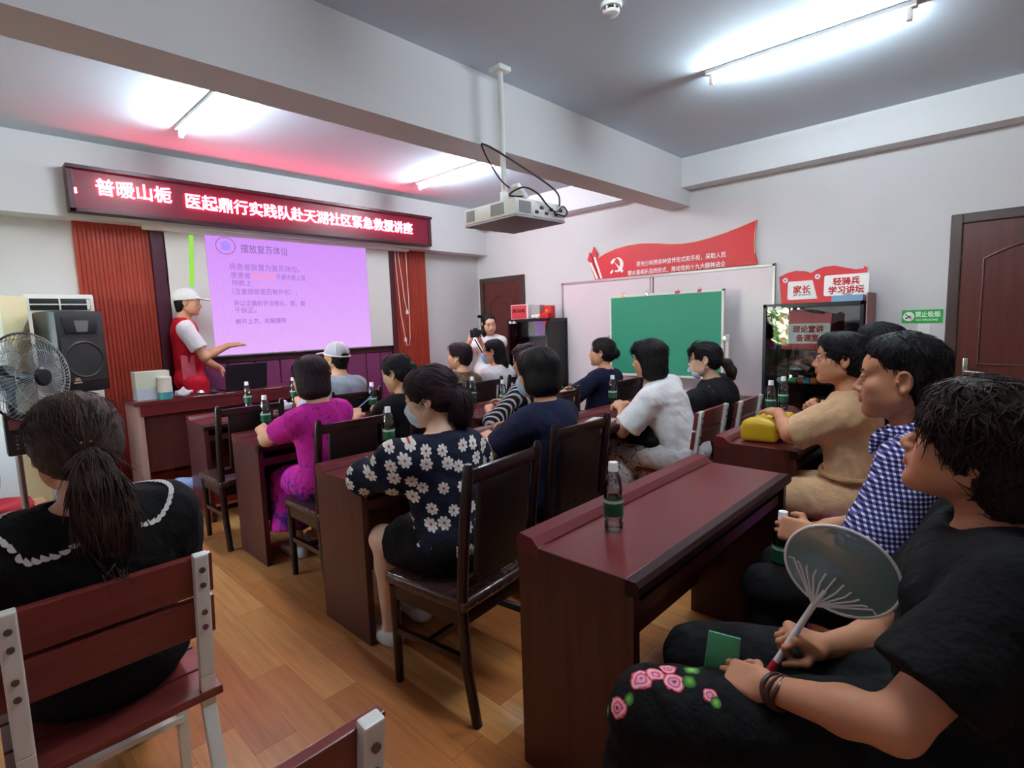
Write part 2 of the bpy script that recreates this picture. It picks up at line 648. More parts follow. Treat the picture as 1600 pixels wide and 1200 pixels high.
M_bolt = mat('dull_steel_bolt', srgb(120, 112, 104), 0.35, metal=0.9)
M_door = wood_material('red_brown_door_veneer', srgb(74, 32, 28), srgb(92, 42, 36), 0.35, 'z', spec=0.4)
M_door_frame = mat('dark_brown_door_frame', srgb(66, 44, 42), 0.4, var=0.06)
M_chrome = mat('brushed_steel', srgb(190, 186, 180), 0.22, metal=1.0)
M_black = mat('black_plastic', srgb(24, 24, 26), 0.4, var=0.1)
M_white_plastic = mat('white_plastic', srgb(228, 226, 224), 0.4)
M_cable = mat('black_cable_rubber', srgb(22, 21, 24), 0.5)
M_red_print = mat('red_printed_board', srgb(205, 42, 52), 0.4, var=0.03)
M_white_print = mat('white_printed_board', srgb(236, 234, 232), 0.4)
M_red_ink = mat('red_lettering', srgb(196, 34, 44), 0.5)
M_white_ink = mat('white_lettering', srgb(246, 244, 244), 0.5)
M_dark_ink = mat('dark_lettering', srgb(40, 34, 40), 0.5)

def pane_material(name, tint=(1, 1, 1), gloss=1.0, rough=0.0):
    m = bpy.data.materials.new(name); m.use_nodes = True
    nt = m.node_tree; nt.nodes.clear()
    o = nt.nodes.new('ShaderNodeOutputMaterial')
    t = nt.nodes.new('ShaderNodeBsdfTransparent'); t.inputs['Color'].default_value = (*tint, 1)
    g = nt.nodes.new('ShaderNodeBsdfGlossy'); g.inputs['Roughness'].default_value = rough
    g.inputs['Color'].default_value = (0.95, 0.97, 0.97, 1)
    f = nt.nodes.new('ShaderNodeFresnel'); f.inputs['IOR'].default_value = 1.5
    k = nt.nodes.new('ShaderNodeMath'); k.operation = 'MULTIPLY'; k.inputs[1].default_value = gloss
    k.use_clamp = True
    mx = nt.nodes.new('ShaderNodeMixShader')
    nt.links.new(f.outputs[0], k.inputs[0]); nt.links.new(k.outputs[0], mx.inputs[0])
    nt.links.new(t.outputs[0], mx.inputs[1]); nt.links.new(g.outputs[0], mx.inputs[2])
    nt.links.new(mx.outputs[0], o.inputs['Surface'])
    return m
M_pane = pane_material('window_glass', (0.96, 0.98, 0.97), 1.0)
M_case_glass = pane_material('showcase_glass', (0.95, 0.97, 0.96), 1.1)

def struct(name, mb, m, smooth=False):
    return tag(mb.build(name, m, smooth=smooth), kind='structure')

b = MB(); b.box((XL - .12, YK - .12, -.12), (XW + .12, YR + .12, 0)); struct('floor', b, M_floor)
b = MB(); b.box((XL - .12, YK - .12, ZC), (XW + .12, YR + .12, ZC + .12)); struct('ceiling', b, M_ceil)
b = MB(); b.box((XW, YK, 0), (XW + .12, YR, ZC)); struct('wall_right', b, M_wall)
b = MB(); b.box((XL, YR, 0), (XW + .12, YR + .12, ZC)); struct('wall_front', b, M_wall)
b = MB(); b.box((XL, YK - .12, 0), (XW + .12, YK, ZC)); struct('wall_back', b, M_wall)
WY0, WY1, WZ0, WZ1 = 3.45, 5.45, 0.75, 2.40
b = MB()
b.box((XL - .12, YK, 0), (XL, WY0, ZC)); b.box((XL - .12, WY1, 0), (XL, YR, ZC))
b.box((XL - .12, WY0, 0), (XL, WY1, WZ0)); b.box((XL - .12, WY0, WZ1), (XL, WY1, ZC))
struct('wall_left', b, M_wall)
# ceiling beams
b = MB(); b.box((XL, YB, 2.44), (XW, YR, ZC)); struct('beam', b, M_beam)
b = MB(); b.box((XL, 2.646, 2.615), (XW, 2.925, ZC)); struct('beam', b, M_beam)
b = MB(); b.box((5.405, 2.925, 2.78), (XW, YB, ZC)); b.box((5.405, YK, 2.78), (XW, 2.646, ZC)); struct('beam', b, M_beam)
# window in the left wall
wf = MB()
for y in [WY0 + .03 + (WY1 - WY0 - .06) * k / 2 for k in range(3)]:
    wf.box((XL - .10, y - .03, WZ0), (XL - .03, y + .03, WZ1))
wf.box((XL - .10, WY0, WZ0), (XL - .03, WY1, WZ0 + .06)); wf.box((XL - .10, WY0, WZ1 - .06), (XL - .03, WY1, WZ1))
w1 = struct('window_1', wf, M_white_metal)
b = MB(); b.box((XL - .07, WY0 + .02, WZ0 + .02), (XL - .062, WY1 - .02, WZ1 - .02)); g = b.build('glass', M_pane, w1, smooth=False)
# trees beyond the window (seen in the glass of the showcase)
def foliage_material(name, c0, c1):
    m = mat(name, c0, 0.6)
    N = NT(m); vec, x, y, z = N.xyz()
    r = _ramp(N.nt, [(0.35, c0), (0.65, c1)]); N.put(r.inputs['Fac'], N.noise(vec, 9.0, 4)); N.base(r.outputs['Color'])
    return m
M_leaf = foliage_material('yellow_green_leaves', srgb(86, 128, 50), srgb(190, 205, 110))  # leaf tone varies between mid green and pale yellow-green
rnd = random.Random(5)
tv = []; tf = []
for i in range(5200):
    c = Vector((-5.2 + rnd.gauss(0, .7), 3.2 + rnd.uniform(-4.5, 5.5), rnd.uniform(-.4, 3.6)))
    n = Vector((rnd.gauss(0, 1), rnd.gauss(0, 1), rnd.gauss(0, 1))).normalized()
    u = n.orthogonal().normalized() * rnd.uniform(.07, .15); v = n.cross(u) * rnd.uniform(.45, .8)
    k = len(tv)
    tv += [c - u, c + v * .7, c + u, c - v * .7]; tf.append((k, k + 1, k + 2, k + 3))
me = bpy.data.meshes.new('foliage'); me.from_pydata(tv, [], tf); me.materials.append(M_leaf)
fo = bpy.data.objects.new('foliage', me); COL.objects.link(fo)
tag(fo, 'green tree leaves outside the window', 'foliage', kind='stuff')
b = MB(); b.box((-12, -8, -.6), (XL - .13, 14, -.5)); struct('ground', b, mat('pale_paving_outside', srgb(150, 148, 138), 0.9, var=0.1))

# ---------------------------------------------------------------- doors on the right wall
def door(name, y0, y1, ztop, hand_low):
    """y0 near jamb, y1 far jamb (outer edges of the frame)"""
    fw = 0.075
    b = MB()
    b.box((XW - .035, y0, 0), (XW + .01, y0 + fw, ztop), .008); b.box((XW - .035, y1 - fw, 0), (XW + .01, y1, ztop), .008)
    b.box((XW - .035, y0 + fw - .002, ztop - fw), (XW + .01, y1 - fw + .002, ztop), .008)
    d = struct(name, b, M_door_frame)
    lo, hi = y0 + fw + .004, y1 - fw - .004
    b = MB(); b.box((XW - .016, lo, .008), (XW + .01, hi, ztop - fw - .004), .003)
    leaf = b.build('door_leaf', M_door, d, smooth=False)
    # raised arched mouldings
    def arch(za, zb, rise):
        pts = []
        a, c = lo + .13, hi - .13
        n = 14
        pts = [(a, za), (c, za)]
        for i in range(n + 1):
            t = i / n
            pts.append((c + (a - c) * t, zb + rise * math.sin(PI * t)))
        return pts
    b = MB()
    for za, zb, rise in ((.18, .82, 0.0), (1.0, ztop - .36, .10)):
        p = arch(za, zb, rise)
        P3 = [(XW - .017, q[0], q[1]) for q in p]
        b.tube(P3, .011, 6, closed=True)
        b.prism([(q[0], q[1]) for q in [((x - (lo + hi) / 2) * .86 + (lo + hi) / 2, (z - (za + zb) / 2) * .9 + (za + zb) / 2) for x, z in p]], XW - .019, XW - .012, 'X')
    b.build('door_moulding', M_door, leaf)
    yh = (hi - .06) if hand_low else (lo + .06)
    s = -1 if hand_low else 1
    b = MB()
    b.box((XW - .026, yh - .016, .83), (XW - .013, yh + .016, 1.05), .005)
    b.cyl((XW - .02, yh, .945), (XW - .065, yh, .945), .010)
    b.tube([(XW - .062, yh, .945), (XW - .066, yh + s * .02, .945), (XW - .066, yh + s * .12, .938)], [.010, .010, .007], 10)
    b.build('door_handle', M_chrome, leaf)
    return d
door('door_1', -.52, .46, 2.178, True)
door('door_2', 5.04, 5.925, 2.105, True)

# ---------------------------------------------------------------- red platform
M_plat = mat('red_orange_platform_carpet', srgb(176, 62, 42), 0.7, var=0.08, vscale=10, bump=0.15, bscale=250)
b = MB(); b.box((1.08, 4.87, 0), (5.55, YR, .115), .006); struct('trim_1', b, M_plat)

# ---------------------------------------------------------------- front wall: slatted red panels, dark trim, upholstered wainscot
def ribbed_material(name, c0, c1, pitch=0.042):
    m = mat(name, c0, 0.42, spec=0.35)
    N = NT(m); vec, x, y, z = N.xyz()
    g = N.noise(N.comb(N.m('MULTIPLY', x, 25.0), y, N.m('MULTIPLY', z, 1.6)), 1.0, 5)
    r = _ramp(N.nt, [(0.3, c0), (0.7, c1)]); N.put(r.inputs['Fac'], g)
    N.base(r.outputs['Color'])
    return m
M_redpanel = ribbed_material('red_wood_slat_panel', srgb(142, 46, 34), srgb(166, 60, 42))
M_darktrim = mat('dark_plum_wood_trim', srgb(66, 24, 40), 0.35, var=0.08)
M_wains = mat('plum_leatherette', srgb(110, 44, 86), 0.38, var=0.06, vscale=5, bump=0.12, bscale=180)

def slat_panel(name, x0, x1, label):
    b = MB()
    b.box((x0, YR - .03, .115), (x1, YR, 2.46))
    n = int(round((x1 - x0) / .031)); p = (x1 - x0) / n
    for i in range(n):
        b.box((x0 + i * p + .002, YR - .040, .115), (x0 + (i + 1) * p - .002, YR - .028, 2.46), .003, seg=1)
    o = b.build(name, M_redpanel, smooth=False)
    return tag(o, label, 'wall panel', 'red ribbed wall panels')
slat_panel('wall_panel', .845, 1.40, 'red ribbed wood wall panel behind the speaker, at the screen side with the presenter')
slat_panel('wall_panel', 4.06, 4.60, 'red ribbed wood wall panel with white blind cords hanging before it')
b = MB(); b.box((1.40, YR - .075, .115), (1.505, YR, 2.46), .006); struct('trim_2', b, M_darktrim)
b = MB(); b.box((3.985, YR - .075, .115), (4.06, YR, 2.46), .006); struct('trim_3', b, M_darktrim)
b = MB(); b.box((1.505, YR - .06, 1.13), (3.985, YR, 1.19), .006); struct('trim_4', b, M_darktrim)
b = MB()
xs_ = [1.505, 1.74, 1.975, 2.245, 2.515, 2.785, 3.055, 3.325, 3.595, 3.80, 3.985]
for a, c in zip(xs_, xs_[1:]):
    b.box((a + .004, YR - .05, .115), (c - .004, YR - .005, 1.13), .014, seg=3)
tag(b.build('wainscot', M_wains), 'plum padded wall panelling under the projection screen', 'wall panelling')

# ---------------------------------------------------------------- projection screen with the slide on it
scr = thing('projection_screen', 'white pull-down projection screen showing a purple slide', 'projection screen', (0, 0, 0))
M_screen = mat('white_screen_cloth', srgb(214, 210, 208), 0.8)
b = MB(); b.box((1.515, YR - .085, 1.20), (3.98, YR - .08, 2.42)); b.build('screen_cloth', M_screen, scr, smooth=False)
b = MB(); b.box((1.34, YR - .135, 2.405), (4.27, YR - .065, 2.463), .012); b.build('roller_case', M_white_plastic, scr)
b = MB(); b.cyl((1.51, YR - .0825, 1.195), (3.985, YR - .0825, 1.195), .012); b.build('bottom_bar', M_black, scr)
def slide_material():
    m = bpy.data.materials.new('projected_purple_slide'); m.use_nodes = True
    nt = m.node_tree; nt.nodes.clear(); N = NT(m); N.nt = nt
    o = N.n('OutputMaterial'); e = N.n('Emission')
    vec, x, y, z = N.xyz()
    st = N.m('SINE', N.m('MULTIPLY', x, 2 * PI / 0.0215))
    st = N.m('MULTIPLY_ADD', st, 0.06, 0.94)
    c1 = srgb(214, 150, 252); c2 = srgb(232, 178, 255)
    zr = N.m('MULTIPLY_ADD', z, 0.9, -1.15, clamp=True)
    col = N.mix(N.m('SUBTRACT', 1.0, zr), c1, c2)
    nt.links.new(col, e.inputs['Color'])
    nt.links.new(N.m('MULTIPLY', st, SLIDE_STRENGTH), e.inputs['Strength'])
    nt.links.new(e.outputs[0], o.inputs['Surface'])
    return m
ys = YR - .088
b = MB()
b.prism([(1.86, 1.215), (3.655, 1.215), (3.655, 2.405), (1.86, 2.405)], ys - .001, ys, 'Y')
slide = b.build('projected_slide', slide_material(), scr, smooth=False)
M_slide_band = emat('projected_yellow_green_band', srgb(170, 245, 90), 0.38)
b = MB(); b.prism([(1.685, 1.90), (1.725, 1.90), (1.76, 2.395), (1.72, 2.395)], ys - .001, ys, 'Y')
tag(b.build('projected_band', M_slide_band, scr, smooth=False), 'yellow-green strip of light')
M_st = emat('slide_grey_text', srgb(176, 128, 214), SLIDE_STRENGTH * .95)
M_sr = emat('slide_red_text', srgb(246, 150, 196), SLIDE_STRENGTH)
M_sd = emat('slide_dark_text', srgb(130, 100, 170), SLIDE_STRENGTH * .95)
M_sb = emat('slide_blue_crest', srgb(160, 140, 250), SLIDE_STRENGTH)
def stext(nm, s, x, z, size, m_, width, bold=0.0):
    return text_obj(nm, s, size, m_, slide, frame_M((x, ys - .003, z), (1, 0, 0), (0, 0, 1)), 0.0, bold, width)
stext('slide_title', '摆放复苏体位', 2.19, 2.265, .095, M_sd, .49)
stext('slide_text', '将患者放置为复苏体位。', 2.06, 2.085, .075, M_st, .74, .001)
stext('slide_text', '使患者', 2.065, 2.000, .068, M_st, .20, .001)
stext('slide_text', '去枕平卧', 2.275, 2.000, .068, M_sr, .25, .0015)
stext('slide_text', '于硬木板上或', 2.53, 1.998, .068, M_st, .33, .001)
stext('slide_text', '地板上', 2.07, 1.925, .068, M_st, .20, .001)
stext('slide_text', '（注意颈部是否有外伤），', 2.07, 1.835, .068, M_st, .68, .001)
stext('slide_text', '并以正确的手法将头、颈、躯', 2.075, 1.715, .065, M_st, .76, .001)
stext('slide_text', '干扶正。', 2.075, 1.645, .065, M_st, .22, .001)
stext('slide_text', '解开上衣、松解腰带', 2.075, 1.53, .062, M_st, .53, .001)
b = MB()
cx, cz = 2.045, 2.315
b.tube([(cx + .092 * math.cos(t * PI / 16), ys - .003, cz + .083 * math.sin(t * PI / 16)) for t in range(32)], .0035, 5, closed=True)
b.build('slide_crest_ring', M_sd, slide)
b = MB()
for k in range(-2, 3):
    h = .05 - abs(k) * .008
    b.prism([(cx + k * .018 - .006, cz - h), (cx + k * .018 + .006, cz - h), (cx + k * .018 + .006, cz + h), (cx + k * .018 - .006, cz + h)], ys - .004, ys - .002, 'Y')
b.build('slide_crest', M_sb, slide, smooth=False)

# blind cords with their weights beside the screen
M_cord = mat('white_cord', srgb(232, 214, 210), 0.6)
def cord(pts, label, wpos):
    b = MB(); b.tube(pts, .0045, 6)
    o = b.build('blind_cord', M_cord)
    tag(o, label, 'cord', 'white blind cords')
    if wpos:
        b = MB(); x, y, z = wpos
        b.lathe([(0, .03), (.008, .028), (.017, .005), (.019, -.02), (.012, -.032), (0, -.033)], 12, Matrix.Translation((x, y, z)))
        b.build('cord_weight', M_white_plastic, o)
yc = YR - .12
cord([(4.10, yc, 2.41), (4.125, yc, 2.2), (4.15, yc, 2.0), (4.165, yc, 1.8), (4.195, yc, 1.66)], 'white blind cord ending in a pear-shaped weight halfway down the red panel', (4.198, yc, 1.635))
cord([(4.055, yc, 2.40), (4.075, yc, 2.0), (4.10, yc, 1.6), (4.15, yc, 1.28), (4.17, yc, 1.19), (4.20, yc, 1.20), (4.225, yc, 1.30), (4.232, yc, 1.8), (4.225, yc, 2.40)], 'long looped white blind cord with a low tensioner on the red panel', (4.150, yc, 1.275))

# ---------------------------------------------------------------- LED banner
sign = thing('led_sign', 'long red LED banner with scrolling white-red characters above the screen', 'LED sign', (0, 0, 0))
SX0, SX1, SZ0, SZ1, SY = .80, 4.49, 2.468, 2.838, YB - .10
M_sign_frame = mat('dark_plum_sign_frame', srgb(60, 16, 26), 0.35, var=0.06)
M_sign_face = mat('led_matrix_with_red_bloom', srgb(86, 12, 30), 0.38, spec=0.4, emit=(1.0, .04, .18), estr=.032)  # bloom of the letters put into the face as dim red colour and glow
b = MB(); b.box((SX0, SY, SZ0), (SX1, YB, SZ1), .006)
for lo, hi in (((SX0, SY - .05, SZ1 - .03), (SX1, SY + .01, SZ1)), ((SX0, SY - .022, SZ0), (SX1, SY + .01, SZ0 + .03)),
               ((SX0, SY - .022, SZ0), (SX0 + .045, SY + .01, SZ1)), ((SX1 - .045, SY - .022, SZ0), (SX1, SY + .01, SZ1))):
    b.box(lo, hi, .004)
b.build('sign_case', M_sign_frame, sign, smooth=False)
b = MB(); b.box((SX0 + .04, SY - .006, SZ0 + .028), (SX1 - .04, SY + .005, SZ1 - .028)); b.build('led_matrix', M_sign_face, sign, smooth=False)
M_led = emat('lit_red_leds', LED_RED, 1.0)
for s, x, w, z in (('普暖山栀', .99, .55, 2.633), ('医起鼎行实践队赴天湖社区紧急救援讲座', 1.655, 2.54, 2.61)):
    text_obj('led_text', s, .145, M_led, sign, frame_M((x, SY - .014, z), (1, 0, 0), (0, 0, 1)), .007, .0014, w)
b = MB(); b.box((.845, SY - .012, 2.615), (.862, SY - .006, 2.66)); b.build('led_mark', M_led, sign, smooth=False)

# ---------------------------------------------------------------- tube lights
M_tube = emat('lit_fluorescent_tube', (0.86, 0.98, 1.05), TUBE_STRENGTH)
def tube_light(x, y0, y1, label, yaw=0.0):
    L = (y1 - y0) / 2
    t = thing('tube_light', label, 'ceiling light', (x, (y0 + y1) / 2, ZC), yaw, 'fluorescent tube lights')
    b = MB(); b.box((-.034, -L - .05, -.026), (.034, L + .05, 0), .004); b.build('housing', M_white_plastic, t, smooth=False)
    b = MB(); b.cyl((0, -L, -.066), (0, L, -.066), .0135, seg=12); b.build('tube', M_tube, t)
    for s in (-1, 1):
        b = MB(); b.box((-.016, s * L - .012 + s * .018, -.088), (.016, s * L + .012 + s * .018, -.02), .003); b.build('lamp_holder', M_white_plastic, t)
    return t
tube_light(3.71, .55, 1.58, 'fluorescent tube on the grey ceiling of the near bay, beside the smoke detector', .03)
tube_light(1.50, .15, 1.30, 'added fluorescent tube, unseen above and behind the viewer')  # unseen lamp, added to brighten the beam face and near bay
tube_light(1.445, 3.75, 4.89, 'fluorescent tube above the presenter, partly behind the ceiling beam')
tube_light(3.89, 3.85, 5.05, 'fluorescent tube on the pink ceiling just behind the projector')

# smoke detector
sd = thing('smoke_detector', 'round white smoke detector on the near ceiling', 'smoke detector', (2.552, 1.64, ZC))
b = MB(); b.lathe([(0, 0), (.055, 0), (.056, -.014), (.052, -.022), (0, -.022)], 28); b.build('detector_base', M_white_plastic, sd)
b = MB(); b.lathe([(0, -.02), (.036, -.022), (.036, -.04), (0, -.04)], 20); b.build('sensor_chamber', M_black, sd)
b = MB(); b.lathe([(0, -.038), (.044, -.038), (.040, -.050), (.026, -.056), (0, -.057)], 24)
for k in range(6):
    a = k * PI / 3
    b.box((.036, -.004, -.042), (.043, .004, -.02), 0, Matrix.Rotation(a, 4, 'Z'))
b.build('detector_cap', M_white_plastic, sd)

# ---------------------------------------------------------------- ceiling projector
pj = thing('projector', 'white projector hanging from a ceiling pole', 'projector', (2.735, 2.54, 2.1), -.06)
M_pj = mat('off_white_projector_plastic', srgb(214, 210, 206), 0.42)
M_pj_under = mat('grey_projector_underside', srgb(150, 140, 148), 0.5)
M_vent = mat('grey_vent', srgb(140, 140, 142), 0.5)
b = MB(); b.box((-.235, -.255, .012), (.235, .255, .118), .018); b.build('projector_body', M_pj, pj)
b = MB(); b.box((-.232, -.252, 0), (.232, .252, .014), .006); b.build('underside', M_pj_under, pj)
def vent(y0, y1, z0, z1, x, n=8):
    b = MB()
    for i in range(n):
        z = z0 + (z1 - z0) * (i + .5) / n
        b.box((x - .004, y0, z - .0035), (x + .004, y1, z + .0035), 0)
    b.build('vent_grille', M_vent, pj, smooth=False)
vent(-.15, -.03, .03, .10, -.236); vent(.14, .22, .03, .10, -.236)
b = MB()
for i in range(8):
    z = .03 + .07 * (i + .5) / 8
    b.box((-.20, -.260, z - .0035), (-.10, -.252, z + .0035), 0)
b.build('vent_grille', M_vent, pj, smooth=False)
b = MB()
for i in range(6):
    b.box((-.06 + i * .045, -.259, .035 + .03 * (i % 2)), (-.03 + i * .045, -.250, .055 + .03 * (i % 2)), .002)
b.build('socket', M_black, pj)
b = MB(); b.cyl((-.06, .245, .06), (-.06, .275, .06), .055, seg=24); b.build('lens', M_black, pj)
b = MB(); b.cyl((-.115, -.03, .118), (-.115, -.03, .945), .018, seg=16); b.build('pole', M_chrome if False else M_white_metal, pj)
b = MB(); b.cyl((-.115, -.03, .12), (-.115, -.03, .42), .012, seg=16); b.build('inner_pole', M_chrome, pj)
b = MB(); b.box((-.165, -.08, .94), (-.065, .02, .97), .004); b.build('ceiling_mount', M_white_metal, pj)
b = MB(); b.box((-.19, -.13, .115), (-.04, .07, .126), .003); b.box((-.135, -.05, .12), (-.095, -.01, .2), .004); b.build('mount_bracket', M_white_metal, pj)
ps = thing('power_strip', 'white power strip tied to the projector bracket', 'power strip', (2.60, 2.36, 2.268), 0)
b = MB(); Mx = Matrix.Rotation(math.radians(38), 4, 'Y')
b.box((-.06, -.03, -.016), (.06, .03, .016), .006, Mx); b.build('strip_body', M_white_plastic, ps)
for k in range(3):
    b = MB(); b.box((-.045 + k * .036, -.008, .0162), (-.035 + k * .036, .008, .0175), 0, Mx); b.build('socket', M_black, ps)
def cable(pts, r, label, name='cable', m_=M_cable, sub=6):
    P = [Vector(p) for p in pts]; out = []
    for i in range(len(P) - 1):
        p0, p1, p2, p3 = P[max(0, i - 1)], P[i], P[i + 1], P[min(len(P) - 1, i + 2)]
        for k in range(sub):
            t = k / sub
            out.append(.5 * ((2 * p1) + (p2 - p0) * t + (2 * p0 - 5 * p1 + 4 * p2 - p3) * t * t + (3 * p1 - p0 - 3 * p2 + p3) * t ** 3))
    out.append(P[-1])
    b = MB(); b.tube(out, r, 8)
    return tag(b.build(name, m_), label, 'cable')
cable([(2.55, 2.64, 2.62), (2.56, 2.55, 2.57), (2.70, 2.42, 2.45), (2.86, 2.28, 2.30), (2.88, 2.265, 2.20)], .006, 'thick black cable sagging from the beam to the projector sockets', 'projector_cable')
cable([(2.545, 2.64, 2.615), (2.555, 2.60, 2.52), (2.585, 2.52, 2.38), (2.60, 2.45, 2.31)], .005, 'thin black cable from the beam to the power strip', 'projector_cable')
cable([(2.56, 2.30, 2.225), (2.50, 2.36, 2.235), (2.56, 2.30, 2.28), (2.66, 2.27, 2.255), (2.76, 2.268, 2.19), (2.84, 2.262, 2.16), (2.90, 2.255, 2.20), (2.96, 2.265, 2.175), (2.93, 2.262, 2.145), (2.82, 2.262, 2.15)], .0055, 'tangled black cable looping over the back of the projector', 'projector_cable')

# ---------------------------------------------------------------- right wall: whiteboard, red flag, green board, signs
wb = thing('whiteboard', 'wide two-panel whiteboard on the wall behind the green board', 'whiteboard', (XW, 0, 0))
M_wb = mat('whiteboard_surface', srgb(222, 208, 214), 0.28, var=0.03, vscale=2.0, spec=0.4)
M_alu = mat('aluminium_edging', srgb(176, 172, 174), 0.35, metal=0.7)
for y0, y1 in ((1.775, 3.08), (3.09, 4.37)):
    b = MB(); b.box((-.022, y0 + .02, .62), (-.004, y1 - .02, 1.905)); b.build('board_panel', M_wb, wb, smooth=False)
b = MB()
for lo, hi in (((-.03, 1.765, .6), (0, 1.795, 1.935)), ((-.03, 4.35, .6), (0, 4.38, 1.935)), ((-.03, 1.765, 1.905), (0, 4.38, 1.935)), ((-.03, 1.765, .6), (0, 4.38, .63)), ((-.03, 3.072, .6), (0, 3.098, 1.935))):
    b.box(lo, hi, .003)
b.build('board_frame', M_alu, wb, smooth=False)

# flag-shaped party board above it
fl = thing('flag_sign', 'red flag-shaped wall board with a white hammer and sickle and two lines of writing', 'wall sign', (XW, 0, 0))
xf0, xf1 = -.038, -.012
top = [(3.805, 2.19), (3.70, 2.235), (3.55, 2.275), (3.38, 2.294), (3.20, 2.296), (3.02, 2.275), (2.86, 2.246), (2.72, 2.232), (2.58, 2.234), (2.42, 2.252), (2.26, 2.282), (2.10, 2.322), (1.945, 2.366)]
pts = [(3.725, 1.94)] + top + [(1.957, 2.25), (1.963, 2.15), (1.955, 2.05), (1.93, 1.94)]
b = MB(); b.prism(pts, xf0, xf1, 'X'); b.build('flag_board', M_red_print, fl, smooth=False)
M_gold = mat('pale_gold_edge', srgb(224, 206, 160), 0.4)
b = MB(); b.tube([(xf0, p[0], p[1]) for p in top + [(1.957, 2.25), (1.963, 2.15), (1.955, 2.05)]], .004, 5); b.build('flag_edge', M_gold, fl)
b = MB()
for y, w, zt in ((3.855, .03, 2.315), (3.915, .03, 2.255)):
    b.prism([(y - .10 - w, 1.94), (y - .10 + w, 1.94), (y + w * .9, zt - .08), (y + w * 1.6, zt - .08), (y + .012, zt + .02), (y - w * 1.6, zt - .085), (y - w * .9, zt - .08)], xf0 + .004, xf1, 'X')
b.build('flag_pole', [M_red_print], fl, smooth=False)
b = MB()
for y, w, zt in ((3.855, .016, 2.29), (3.915, .016, 2.23)):
    b.prism([(y - .10 - w, 1.945), (y - .10 + w, 1.945), (y + w * .9, zt - .08), (y - w * .9, zt - .08)], xf0 + .001, xf0 + .005, 'X')
b.build('pole_stripe', M_white_print, fl, smooth=False)
# emblem: sickle blade with handle, hammer across it (seen from the room, +y is to the left)
def U(u, v): return (3.535 - u * 1.12, 2.083 + v * 1.06)          # u to the reader's right
b = MB()
out = []
n = 22
for i in range(n + 1):                               # outer edge of the blade
    a = math.radians(92 - i / n * 205); out.append((.078 * math.cos(a) + .004, .08 * math.sin(a) + .004))
inn = []
for i in range(n + 1):
    a = math.radians(88 - i / n * 195); k = .014 + .020 * math.sin(PI * min(1, i / n * 1.1))
    inn.append(((.078 - k - .004) * math.cos(a) + .001, (.08 - k) * math.sin(a) + .008))
poly = out + inn[::-1]
b.prism([U(*p) for p in poly], xf0 - .003, xf0 + .002, 'X')
b.prism([U(*p) for p in [(-.040, -.058), (-.054, -.046), (-.082, -.074), (-.080, -.088), (-.066, -.088)]], xf0 - .003, xf0 + .002, 'X')
b.prism([U(*p) for p in [(-.078, .036), (-.040, .074), (-.008, .074), (-.020, .058), (-.048, .022), (-.060, .018)]], xf0 - .0035, xf0 + .002, 'X')
b.prism([U(*p) for p in [(-.040, .050), (-.018, .026), (.084, -.066), (.060, -.090)]], xf0 - .0035, xf0 + .002, 'X')
b.build('emblem', M_white_ink, fl, smooth=False)
RW = lambda y, z, x: frame_M((x, y, z), (0, -1, 0), (0, 0, 1))
text_obj('flag_text', '要充分利用各种宣传形式和手段，采取人民', .062, M_white_ink, fl, RW(3.27, 2.045, xf0 - .002), .001, .0007, 1.03)
text_obj('flag_text', '群众喜闻乐见的形式，推动党的十九大精神进企', .062, M_white_ink, fl, RW(3.385, 1.952, xf0 - .002), .001, .0007, 1.145)

# no smoking sign + switch
ns = thing('no_smoking_sign', 'small green no-smoking sign beside the door frame', 'sign', (XW, 0, 0))
M_green = mat('green_sign_plastic', srgb(40, 168, 68), 0.35)
b = MB(); b.box((-.006, .478, 1.333), (0, .753, 1.443), .003); b.build('sign_plate', M_green, ns, smooth=False)
b = MB(); b.tube([(-.007, .705 + .034 * math.cos(t * PI / 12), 1.388 + .034 * math.sin(t * PI / 12)) for t in range(24)], .005, 6, closed=True)
b.cyl((-.0075, .705, 1.388), (-.0055, .705, 1.388), .033, seg=24)
b.build('no_smoking_symbol', M_white_ink, ns)
b = MB(); b.bar((-.0085, .727, 1.372), (-.0085, .690, 1.392), .003, .009, (0, 0, 1)); b.bar((-.009, .728, 1.410), (-.009, .683, 1.366), .003, .006, (0, 0, 1)); b.build('symbol_bar', M_dark_ink, ns, smooth=False)
text_obj('sign_text', '禁止吸烟', .05, M_white_ink, ns, RW(.662, 1.386, -.0065), .0006, .0012, .165)
text_obj('sign_text', 'NO SMOKING', .022, M_white_ink, ns, RW(.655, 1.352, -.0065), .0006, .0004, .145)
sw = thing('light_switch', 'square white light switch under the green no-smoking sign', 'light switch', (XW, .60, 1.285))
b = MB(); b.box((-.008, -.043, -.043), (0, .043, .043), .004); b.build('switch_plate', M_white_plastic, sw)
b = MB(); b.box((-.012, -.016, -.028), (-.007, .016, .028), .003); b.build('rocker', M_white_plastic, sw)

